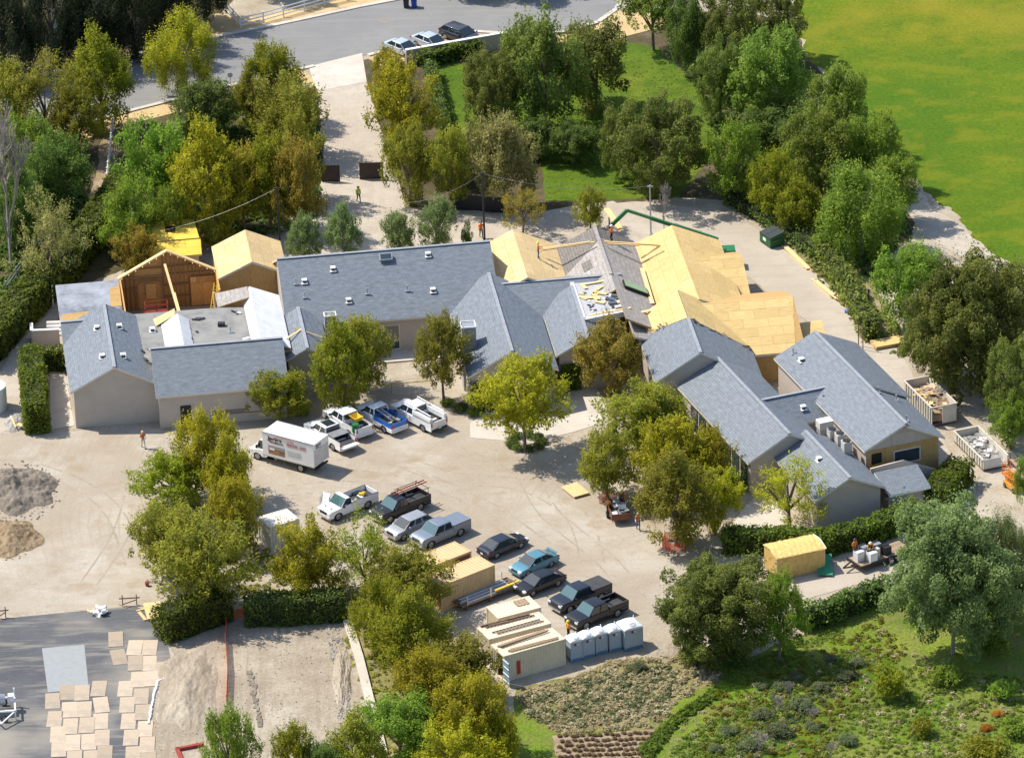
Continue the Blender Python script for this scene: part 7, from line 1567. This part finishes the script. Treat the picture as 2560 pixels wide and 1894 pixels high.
# sheets laid over the pad
SH = [(255, 1377, 2), (265, 1465, -5), (280, 1540, 0), (285, 1610, 0), (325, 1335, 0), (335, 1420, 0), (340, 1500, -2), (352, 1580, 0), (360, 1650, 0), (397, 1338, 0), (407, 1418, 0), (420, 1495, -2), (430, 1575, 0), (440, 1655, 0), (478, 1318, -6), (490, 1397, 10), (487, 1475, 0), (494, 1555, 0), (507, 1632, 0),
      (560, 1080, 3), (575, 1165, 14), (652, 1120, -7), (725, 1120, -5), (655, 1195, 0), (722, 1195, 0), (788, 1225, 0), (668, 1275, -4), (735, 1270, 0), (607, 1318, -4), (683, 1355, -3), (615, 1397, -2), (690, 1433, -3), (622, 1475, -4), (702, 1512, -3), (634, 1555, -3), (712, 1590, -2), (644, 1635, 0), (718, 1655, 0)]
b0 = None
for i, (x, y, a) in enumerate(SH):
    q = at('J', x, y); m = MB(); m.box((0, 0, .010), (1.30, 2.72, .018)); o = m.build('plywood_sheet', ply_pale, None, uv=True) if b0 is None else b0.copy()
    if b0 is None: b0 = o
    else: COL.objects.link(o)
    o.location = (q.x, q.y, .024 + (i % 4) * .008); o.rotation_euler = (0, 0, R(a * .6 + 1.5)); tag(o, 'weathered plywood sheet laid flat over the asphalt pad', 'plywood', 'plywood sheets over the pad')
P = [at('J', *q) for q in ((203, 1123), (408, 1105), (430, 1320), (232, 1335))]; c = sum(P, Vector()) / 4; m = MB(); m.slab([p - c + Vector((0, 0, .012)) for p in P], .01); o = m.build('grey_sheet', col_mat('pale_grey_sheet', (.29, .305, .31), .6, vary=.06)); o.location = (c.x, c.y, .022); tag(o, 'large pale grey square sheet on the asphalt pad', 'sheet')
m = MB(); P = [at('J', *q) for q in ((845, 1250), (800, 1270), (765, 1285), (745, 1350), (732, 1420), (720, 1490))]
for i in range(5):
    for k in range(6): q = P[i].lerp(P[i + 1], k / 6) - P[0]; m.tube([q + Vector((rnd.uniform(-.05, .05), 0, .05)), P[i].lerp(P[i + 1], (k + 1) / 6) - P[0] + Vector((0, 0, .05))], [rnd.uniform(.09, .16), rnd.uniform(.09, .16)], 6)
o = m.build('plastic_liner', col_mat('white_plastic', (.78, .78, .76), .5)); o.location = (P[0].x, P[0].y, .02); tag(o, 'crumpled white plastic liner edging the asphalt pad', 'liner')
m = MB()
for i in range(26): m.box((rnd.uniform(-.5, .5), rnd.uniform(-.7, .7), rnd.uniform(.02, .25)), (rnd.uniform(.2, .5), rnd.uniform(.2, .5), rnd.uniform(.05, .2)), 0, Matrix.Rotation(rnd.uniform(0, 3), 4, 'Z') @ Matrix.Rotation(rnd.uniform(-.5, .5), 4, 'X'))
o = m.build('plastic_sheet', MATS['white_plastic']); o.location = at('J', 480, 952, .02); tag(o, 'crumpled white plastic sheet at the pad edge', 'plastic sheet')
loose('timber_offcuts', 'short timber offcuts beside the crumpled plastic', 'timber', [(at('J', 420, 938, .1), at('J', 460, 950, .1), .2, .1), (at('J', 425, 946, .06), at('J', 455, 935, .06), .15, .08)], lumber)
for (x0, x1, y, lab) in ((594, 662, 917, 'timber hurdle barrier at the top of the pad'), (-10, 28, 978, 'timber hurdle barrier at the left end of the pad')):
    a, b = at('J', x0, y), at('J', x1, y - 5); loose('timber_hurdle', lab, 'barrier', [(a + Vector((0, 0, 0)), a + Vector((0, 0, 1.1)), .09, .09), (b + Vector((0, 0, 0)), b + Vector((0, 0, 1.1)), .09, .09), (a + Vector((-.3, 0, .75)), b + Vector((.3, 0, .75)), .05, .12), (a + Vector((0, 0, .15)), b + Vector((0, 0, .55)), .05, .1), (a + Vector((-.3, .2, .05)), a + Vector((.4, -.5, .05)), .08, .08)], oldwood)
loose('steel_beam', 'rusty red steel beam at the foot of the pit', 'beam', [(at('J', 855, 1610, .15), at('J', 985, 1585, .15), .3, .28), (at('J', 855, 1605, .15), at('J', 880, 1660, .15), .3, .28)], redm)
b = at('J', 712, 820); o = thing('bucket', 'small red bucket on the gravel above the pad', 'bucket', (b.x, b.y, 0)); m = MB(); m.cyl((0, 0, .2), .16, .4, 12, r2=.2); m.build('pail', redm, o); m = MB(); m.tube([(-.2, 0, .38), (0, 0, .6), (.2, 0, .38)], .012, 5); m.build('handle', metal_g, o)
# orange mesh fences
net = col_mat('orange_net', (.72, .10, .03), .7, vary=.15)
def mesh_fence(label, k, pts, h):
    P = [at(k, *p) for p in pts]; c = P[0]; root = thing('safety_fence', label, 'fence', (c.x, c.y, 0)); m = MB()
    for i in range(len(P) - 1):
        a, b = P[i] - c, P[i + 1] - c; n = max(2, int((b - a).length / .35))
        for j in range(9): m.bar(a + Vector((0, 0, .05 + h * j / 9)), b + Vector((0, 0, .05 + h * j / 9)), .012, .055)
        for j in range(n + 1): q = a.lerp(b, j / n); m.bar(q + Vector((0, 0, .03)), q + Vector((0, 0, h)), .03, .012)
    m.build('netting', net, root)
    for p in P: m = MB(); m.tube([p - c, p - c + Vector((0, 0, h + .15))], .03, 6); m.build('stake', oldwood, root, uv=True)
mesh_fence('orange mesh safety fence running down into the dirt pit', 'J', [(1098, 990), (1092, 1100), (1103, 1250), (1097, 1395)], .9); mesh_fence('orange mesh fence along the top of the pit hedge gap', 'J', [(1100, 985), (1180, 975), (1270, 970)], 1.0)
c = at('O', 1470, 1195); mesh_fence('red-orange mesh ring round the brownish olive trunk', 'O', [(1445, 1195), (1450, 1178), (1490, 1178), (1497, 1195), (1470, 1205), (1445, 1195)], .9)
c = at('O', 1320, 1098); mesh_fence('orange mesh ring behind the trailer crew', 'O', [(1308, 1098), (1330, 1085), (1345, 1098)], 1.0)
a, b = at('H', 930, 108), at('H', 1660, 45); tp = thing('barrier_tape', 'yellow barrier tape strung in front of the windows', 'tape', (a.x, a.y, 0)); m = MB(); m.bar(Vector((0, 0, .95)), b - a + Vector((0, 0, 1.0)), .01, .09); m.build('tape', MATS['yellow_tape'], tp)
for q in (Vector((0, 0, 0)), (b - a) * .55, b - a): m = MB(); m.tube([q, q + Vector((0, 0, 1.05))], .03, 6); m.build('stake', oldwood, tp, uv=True)
# open trench in the pit
m = MB(); P = [at('J', *q) for q in ((1205, 1235), (1225, 1300), (1232, 1360), (1250, 1430), (1255, 1500))]; c = P[0]
for i in range(4):
    for k in range(8):
        q = P[i].lerp(P[i + 1], (k + .5) / 8) - c; m.box((q.x + rnd.uniform(-.12, .12), q.y, rnd.uniform(.0, .05)), (rnd.uniform(.15, .5), rnd.uniform(.25, .6), .06), 0)
o = m.build('trench_spoil', pile_m); o.location = (c.x, c.y, .03); tag(o, 'dark broken trench line running down the dirt pit', 'trench')
# heaps
def heap(label, k, x, y, rx, ry, h, mat, seed, name='dirt_heap'):
    c = at(k, x, y); m = MB(); N = 64
    for j in range(N + 1):
        for i in range(N + 1):
            a, b = 2 * i / N - 1, 2 * j / N - 1; d = math.hypot(a, b); rr_ = 1 + .28 * noise.noise(Vector((math.cos(math.atan2(b, a)) * 1.6 + seed, math.sin(math.atan2(b, a)) * 1.6, 4))) - .12; d = d / rr_; z = max(0, 1 - d ** 1.25)
            q = Vector((a * 2 + seed, b * 2, 0)); z = z * (.75 + .5 * noise.noise(q)) + (.14 * noise.noise(q * 3.5) + .10 * noise.noise(q * 9) + .07 * noise.noise(q * 20)) * (1 if d < .9 else .2)
            m.v.append(Vector((a * rx, b * ry, z * h if d < 1 else -.05)))
    for j in range(N):
        for i in range(N): q = j * (N + 1) + i; m.f.append([q, q + 1, q + N + 2, q + N + 1]); m.m.append(0)
    o = m.build(name, mat, None, 80); o.location = (c.x, c.y, 0); return tag(o, label, 'heap')
heap('large dark spoil heap on the left of the gravel yard', 'J', 70, 360, 4.6, 5.2, 2.0, pile_m, 1); heap('smaller brown spoil heap below the dark one', 'J', 40, 595, 3.3, 3.8, 1.3, pile2_m, 5); heap('grey rubble heap at the foot of the block hedge', 'A', 120, 1470, 1.6, 2.6, .6, rubble_m, 9, 'rubble_heap'); heap('low dirt ring beside the larger portable toilet', 'O', 1440, 1420, 2.0, 2.4, .25, pit_m, 12)
heap('spoil bank along the pit edge by the trees', 'J', 1655, 1250, 1.0, 6.0, .6, pit_m, 15); heap('ridge of dirt beside the asphalt pad', 'J', 905, 1330, 3.2, 9.0, .8, pit_m, 18)
loose('board_offcut', 'boards on the grey rubble heap', 'board', [(at('A', 70, 1435, .5), at('A', 105, 1510, .4), .14, .05), (at('A', 115, 1490, .45), at('A', 150, 1500, .4), .5, .04)], lumber)
# concrete strip right of pit
ribbon('retaining_kerb', 'J', [(1660, 1000), (1715, 1180), (1790, 1480), (1830, 1640)], .8, -.05, .35, concrete)
# water tank, small enclosure and steps on the left
p = at('A', -55, 1385); o = thing('water_tank', 'white round water tank cut by the left frame edge', 'tank', (p.x, p.y, 0)); m = MB(); m.cyl((0, 0, 1.2), 1.5, 2.4, 28); m.build('shell', trim_w, o, 40); m = MB(); m.cyl((0, 0, 2.45), 1.52, .1, 28, r2=1.3); m.build('lid', trim_w, o)
ew = thing('yard_enclosure', 'beige walled enclosure with pale coping beside the left gable', 'wall', at('A', 310, 960)); o0 = Vector(ew.location)
for a, b in (((218, 968), (400, 960)), ((218, 968), (215, 920)), ):
    A_, B_ = at('A', *a) - o0, at('A', *b) - o0; m = MB(); m.bar(A_ + Vector((0, 0, .8)), B_ + Vector((0, 0, .8)), .2, 1.6); m.build('wall', stucco, ew); m = MB(); m.bar(A_ + Vector((0, 0, 1.64)), B_ + Vector((0, 0, 1.64)), .32, .09); m.build('coping', trim_w, ew)
st = thing('steps', 'pale steps behind the beige enclosure', 'steps', at('A', 365, 900))
for i in range(4): m = MB(); m.box((0, .35 * i, .12 + .12 * i), (1.6, .34, .24 + .24 * i)); m.build('tread', trim_w, st)
# air-conditioning units on the slope
acm = col_mat('unit_casing', (.58, .53, .46), .5, vary=.06)
for i, (u, v, w_, d_, h_, rd) in enumerate(((20.0, -28.9, 1.35, 1.0, .7, 0), (19.9, -30.9, .75, .75, .7, 1), (20.2, -32.0, .78, .78, .85, 1), (20.1, -33.7, .78, .78, .85, 1))):
    zz = slope_z(u, 17.4, 5.0, 20.9, 3.3) + .12; o = thing('air_conditioner', ('boxy rooftop air-conditioning unit', 'short round-grilled air-conditioning unit', 'tall round-grilled air-conditioning unit', 'round-grilled air-conditioning unit nearest the door opening')[i] + ' on the low gable', 'air conditioner', FB(u, v, zz), R(20))
    m = MB(); m.box((0, 0, h_ / 2 + .25), (w_, d_, h_)); cs = m.build('casing', acm, o); m = MB(); m.box((0, 0, -.05), (w_ * .9, d_ * .9, .55)); m.build('curb', metal_g, o)
    m = MB()
    if rd: m.cyl((0, 0, h_ + .29), .36, .08, 20); m.build('fan_grille', blackp, cs)
    else: m.box((0, 0, h_ + .27), (w_ * .98, d_ * .98, .05)); m.build('top_panel', trim_w, cs)
    if rd:
        for k in range(4): m = MB(); m.box((0, 0, .40 + k * .18), (w_ + .03, d_ + .03, .04)); m.build('louvre', metal_g, cs)
# yellow hut, green panel, flatbed trailer and appliances
p = at('L', 745, 625); hut = thing('tarp_hut', 'yellow hut under a rumpled yellow tarpaulin beside the hedge', 'hut', (p.x, p.y, 0), R(20)); tarp = col_mat('yellow_tarp', (.68, .46, .16), .6, vary=.14, scale=2.5); N = 18; g = MB(); HL, HW = 4.7, 2.9
for j in range(9):
    for i in range(N + 1):
        a, b = i / N - .5, j / 8 - .5; z = 2.5 - .5 * abs(b) +   .022 * math.sin(a * 50 + b * 9) + .06 * noise.noise(Vector((a * 9, b * 6, 1))); g.v.append(Vector((a * (HL + .2), b * (HW + .2), z)))
for j in range(8):
    for i in range(N): k = j * (N + 1) + i; g.f.append([k, k + 1, k + N + 2, k + N + 1]); g.m.append(0)
g.build('tarpaulin_roof', tarp, hut); g = MB(); pr_ = []; cs = [(-HL / 2, -HW / 2), (HL / 2, -HW / 2), (HL / 2, HW / 2), (-HL / 2, HW / 2)]
for e in range(4):
    a, b = Vector((*cs[e], 0)), Vector((*cs[(e + 1) % 4], 0)); n_ = Vector((b.y - a.y, a.x - b.x, 0)).normalized(); M_ = 40
    for i in range(M_):
        q0, q1 = a.lerp(b, i / M_) + n_ * .03 * (i % 2), a.lerp(b, (i + 1) / M_) + n_ * .03 * ((i + 1) % 2); g.quad(q0 + Vector((0, 0, .05)), q1 + Vector((0, 0, .05)), q1 + Vector((0, 0, 2.28)), q0 + Vector((0, 0, 2.28)))
g.build('tarpaulin_wall', tarp, hut)
m = MB()
for x, y in cs: m.tube([(x * .985, y * .985, 0), (x * .985, y * .985, 2.25)], .05, 6)
m.build('frame', metal_g, hut); m = MB(); m.bar((HL / 2 + .1, -HW / 2, 2.25), (HL / 2 + .1, 0, 2.52), .06, .1); m.bar((HL / 2 + .1, HW / 2, 2.25), (HL / 2 + .1, 0, 2.52), .06, .1); m.build('gable_trim', trim_w, hut)
P = [at('L', *q) for q in ((890, 680), (992, 682), (985, 575), (888, 580))]; c = sum(P, Vector()) / 4; m = MB(); m.slab([p - c + Vector((0, 0, .25 + (.5 if i in (2, 3) else 0))) for i, p in enumerate(P)], .05); o = m.build('sheeting', col_mat('green_sheeting', (.03, .24, .13), .5, vary=.2)); o.location = (c.x, c.y, 0); tag(o, 'green sheeting panel leaning at the end of the yellow hut', 'panel')
p = at('L', 1300, 570); fb_ = thing('flatbed_trailer', 'black flatbed trailer with plank deck in the service lane', 'trailer', (p.x, p.y, 0), R(32))
for i in range(10): m = MB(); m.box((0, -.95 + i * .21, .66), (5.6, .195, .06)); m.build('deck_plank', oldwood, fb_, uv=True)
m = MB()
for s in (-1.08, 1.08): m.box((0, s, .62), (5.8, .12, .2))
m.box((-2.9, 0, .62), (.12, 2.2, .2)); m.box((2.9, 0, .62), (.12, 2.2, .2)); m.bar((-2.9, -.5, .55), (-4.1, 0, .5), .1, .12); m.bar((-2.9, .5, .55), (-4.1, 0, .5), .1, .12); m.build('frame', blackp, fb_)
for x in (.3, 1.1):
    for s in (-1.25, 1.25): wheel(fb_, x, s, .34, .2)
appw = col_mat('appliance_white', (.74, .75, .76), .35, vary=.04, coat=.3)
for i, (x, y, w_, d_, h_, mt, lab) in enumerate(((-2.3, .1, .75, .7, .95, appw, 'white washing machine at the front of the flatbed'), (-1.4, -.65, .75, .75, .9, appw, 'white appliance at the near corner of the flatbed'), (-.8, -.25, .7, .7, .9, acm, 'beige appliance in the middle of the flatbed load'), (-1.5, .55, .7, .7, 1.0, metal_g, 'grey metal appliance at the back of the load'), (-.2, .4, .75, .7, .95, metal_g, 'grey appliance beside the bent worker'), (.4, -.4, .7, .6, .8, blackp, 'dark appliance at the rear of the load'))):
    o = thing('appliance', lab, 'appliance', local(fb_, x, y, .69), R(32 + rnd.uniform(-8, 8))); m = MB(); m.box((0, 0, h_ / 2), (w_, d_, h_)); cs_ = m.build('casing', mt, o); m = MB(); m.box((0, -d_ / 2 - .01, h_ * .5), (w_ * .7, .02, h_ * .6)); m.build('door', mt, cs_); m = MB(); m.box((0, d_ * .3, h_ + .03), (w_ * .95, d_ * .3, .06)); m.build('control_panel', blackp, cs_)
# small loaded trailer in the yard
p = at('O', 1348, 1128); tr_ = thing('utility_trailer', 'small brown-sided trailer piled with grey scrap in the yard', 'trailer', (p.x, p.y, 0), R(-82)); rb2 = col_mat('brown_trailer_paint', (.20, .075, .04), .6, vary=.15)
m = MB(); m.box((0, 0, .55), (3.0, 1.6, .1)); m.build('bed', rb2, tr_)
for s in (-.8, .8): m = MB(); m.box((0, s, .85), (3.0, .06, .6)); m.build('side_board', rb2, tr_); wheel(tr_, -.2, s * 1.18, .33, .2)
for s in (-1.5, 1.5): m = MB(); m.box((s, 0, .85), (.06, 1.6, .6)); m.build('end_board', rb2, tr_)
m = MB(); m.bar((-1.5, .4, .5), (-2.6, 0, .45), .08, .1); m.bar((-1.5, -.4, .5), (-2.6, 0, .45), .08, .1); m.build('drawbar', rb2, tr_)
o = thing('scrap_load', 'pale grey scrap panels piled in the small trailer', 'scrap', local(tr_, 0, 0, .61), R(-82))
for i in range(16): m = MB(); m.box((rnd.uniform(-1.1, 1.1), rnd.uniform(-.5, .5), .12 + .05 * i), (rnd.uniform(.5, 1.3), rnd.uniform(.3, .8), .05), 0, Matrix.Rotation(rnd.uniform(-.3, .3), 4, 'Z')); m.build('panel', (metal_g, bnd, felt_white)[i % 3], o)
# load in work-truck beds
def in_bed(v, x, y, z): return Vector(v.location) + Matrix.Rotation(v.rotation_euler.z, 3, 'Z') @ Vector((x, y, z))
o = thing('wheelbarrow_tray', 'yellow tray in the bed of the white pickup', 'tray', in_bed(v3, -1.2, -.2, 1.3), v3.rotation_euler.z); m = MB(); m.add([(-.35, -.3, 0), (.35, -.3, 0), (.35, .3, 0), (-.35, .3, 0), (-.55, -.45, .4), (.55, -.45, .4), (.55, .45, .4), (-.55, .45, .4)], [(0, 3, 2, 1), (0, 1, 5, 4), (1, 2, 6, 5), (2, 3, 7, 6), (3, 0, 4, 7)]); m.build('tray', MATS['yellow_paint'], o); m = MB(); m.tube([(-.55, .45, .4), (-.55, -.45, .4), (.55, -.45, .4), (.55, .45, .4), (-.55, .45, .4)], .03, 6); m.build('rim', MATS['yellow_paint'], o)
o = thing('green_drum', 'green drum standing behind the white pickup', 'drum', in_bed(v3, -2.5, .75, .9), v3.rotation_euler.z); m = MB(); m.cyl((0, 0, .4), .34, .8, 18); m.build('shell', greenm, o); m = MB(); m.cyl((0, 0, .25), .36, .05, 18); m.cyl((0, 0, .55), .36, .05, 18); m.build('hoop', greenm, o)
def ladder(label, a, b, wd, mat, n=11):
    a, b = Vector(a), Vector(b); t = (b - a).normalized(); s = t.cross(Vector((0, 0, 1))).normalized() * wd / 2; o = thing('ladder', label, 'ladder', a.to_tuple()); 
    for k in (-1, 1): m = MB(); m.bar(s * k, b - a + s * k, .05, .09); m.build('stile', mat, o)
    for i in range(n): q = (b - a) * ((i + .5) / n); m = MB(); m.tube([q - s, q + s], .02, 6); m.build('rung', mat, o)
ladder('aluminium ladder in the bed of the blue-quartered pickup', in_bed(v4, -.2, .3, 1.75), in_bed(v4, -2.7, .3, 1.45), .45, metal_g); 
for i in range(6): m = MB(); m.box((0, 0, .15), (rnd.uniform(.3, .6), rnd.uniform(.25, .4), .3)); o = m.build('tool_case', (blackp, metal_g, dkp)[i % 3]); o.location = in_bed(v4, -.9 - .33 * i, -.35 + .25 * (i % 2), .93); o.rotation_euler = (0, 0, v4.rotation_euler.z); tag(o, 'tool case in the bed of the blue-quartered pickup', 'case', 'tool cases in the pickup bed')
ladder('red fibreglass ladder tied on the black pickup rack', in_bed(v7, -3.3, -.3, 2.07), in_bed(v7, .6, -.3, 2.07), .42, redm, 12)
o = MB(); o.box((0, 0, .1), (.5, .3, .2)); o.box((.2, .1, .22), (.3, .16, .1)); o = o.build('power_tool', MATS['yellow_paint']); o.location = in_bed(v6, -1.8, -.2, .93); tag(o, 'yellow tool in the bed of the single-cab pickup', 'tool')
loose('scrap_wood', 'wood scraps in the bed of the single-cab pickup', 'timber', [(in_bed(v6, -.2, .3, .95), in_bed(v6, -1.0, .5, 1.0), .2, .08), (in_bed(v6, -.3, .6, .95), in_bed(v6, -.9, .1, 1.0), .15, .08)], ply_pale)
# white trailer frame cut by the left edge
p = at('J', 5, 1440); o = thing('mixer_trailer', 'white steel-framed mixer trailer at the left end of the pad', 'trailer', (p.x, p.y, .02), R(5)); m = MB()
for y in (-1.2, 1.2): m.box((0, y, .9), (2.6, .12, .14))
m.box((1.25, 0, .9), (.14, 2.4, .14)); m.box((1.25, 1.2, 1.2), (.12, .12, 1.2)); m.box((1.25, -1.2, .5), (.12, .12, .9)); m.bar((1.2, -1.2, .8), (0, -2.6, .5), .1, .12); m.bar((-.8, -1.2, .8), (0, -2.6, .5), .1, .12); m.build('frame', white_p, o); m = MB(); m.cyl((-.3, .2, 1.3), .7, 1.5, 18, 'x', r2=.45); m.build('drum', metal_g, o); wheel(o, .3, 1.45, .33, .2); wheel(o, .3, -1.45, .33, .2); m = MB(); m.box((.95, .6, 1.25), (.5, .6, .5)); m.build('engine_cover', white_p, o)
# guard posts on the far eave side of the right building
rp = thing('guard_rail', 'dark temporary guard rail behind the right slate building', 'railing', at('N', 1182, 1262)); o0 = Vector(rp.location)
q1, q2 = Vector((0, 0, 0)), at('N', 1228, 1300) - o0
for q in (q1, q2): m = MB(); m.tube([q, q + Vector((0, 0, 2.6))], .05, 6); m.build('post', rust, rp)
m = MB(); m.bar(q1 + Vector((0, 0, 2.2)), q2 + Vector((0, 0, 2.2)), .05, .08); m.build('rail', rust, rp)
for i, (x, y) in enumerate(((1185, 240), (1095, 232))): b = at('L', x - 10, y + 20); o = thing('garden_chair', 'white garden chair behind the leafy hedge', 'chair', (b.x, b.y, 0), R(40 * i), 'white chairs behind the hedge'); m = MB(); m.box((0, 0, .45), (.5, .5, .04)); m.build('seat', trim_w, o); m = MB(); m.box((-.25, 0, .75), (.04, .5, .6)); m.build('backrest', trim_w, o); [ (lambda mm: mm.build('leg', trim_w, o))(MB().box((sx * .21, sy * .21, .22), (.05, .05, .44))) for sx in (-1, 1) for sy in (-1, 1)]
# loose stones on the yard and pit: uncountable
def stones(name, label, k, poly, n, mat, r0, r1, seed):
    P = [at(k, *p) for p in poly]; xs = [p.x for p in P]; ys = [p.y for p in P]; rg = random.Random(seed); mb = MB(); pl = [(p.x, p.y) for p in P]; cnt = 0
    while cnt < n:
        x, y = rg.uniform(min(xs), max(xs)), rg.uniform(min(ys), max(ys)); c = False; j = len(pl) - 1
        for i in range(len(pl)):
            if (pl[i][1] > y) != (pl[j][1] > y) and x < (pl[j][0] - pl[i][0]) * (y - pl[i][1]) / (pl[j][1] - pl[i][1]) + pl[i][0]: c = not c
            j = i
        if not c: continue
        cnt += 1; r = rg.uniform(r0, r1); a = rg.uniform(0, 6)
        mb.add([(x + r * math.cos(a + t), y + r * .8 * math.sin(a + t), .0) for t in (0, 1.6, 3.1, 4.7)] + [(x + rg.uniform(-.3, .3) * r, y + rg.uniform(-.3, .3) * r, r * .7 + .02)], [(0, 1, 4), (1, 2, 4), (2, 3, 4), (3, 0, 4)])
    return tag(mb.build(name, mat), label, 'stones', None, 'stuff')
stones('loose_clods', 'clods and stones in the dirt pit', 'J', [(720, 1640), (745, 1330), (850, 1250), (900, 1060), (1600, 1000), (1660, 1200), (1700, 1500), (1720, 1640)], 420, pit_m, .04, .14, 2)
stones('spoil_clods', 'clods rolled off the dark spoil heap', 'J', [(-20, 240), (120, 215), (290, 280), (290, 420), (180, 500), (-20, 520)], 320, pile_m, .05, .2, 5)
stones('spoil_clods', 'clods rolled off the brown spoil heap', 'J', [(-20, 510), (100, 500), (180, 590), (120, 690), (-20, 700)], 200, pile2_m, .05, .18, 6)
stones('loose_rubble', 'crumbled rubble along the pit kerb', 'J', [(1570, 1010), (1640, 1010), (1700, 1300), (1720, 1600), (1640, 1600), (1620, 1300)], 420, rubble_m, .06, .2, 3)
bpy.context.view_layer.update()
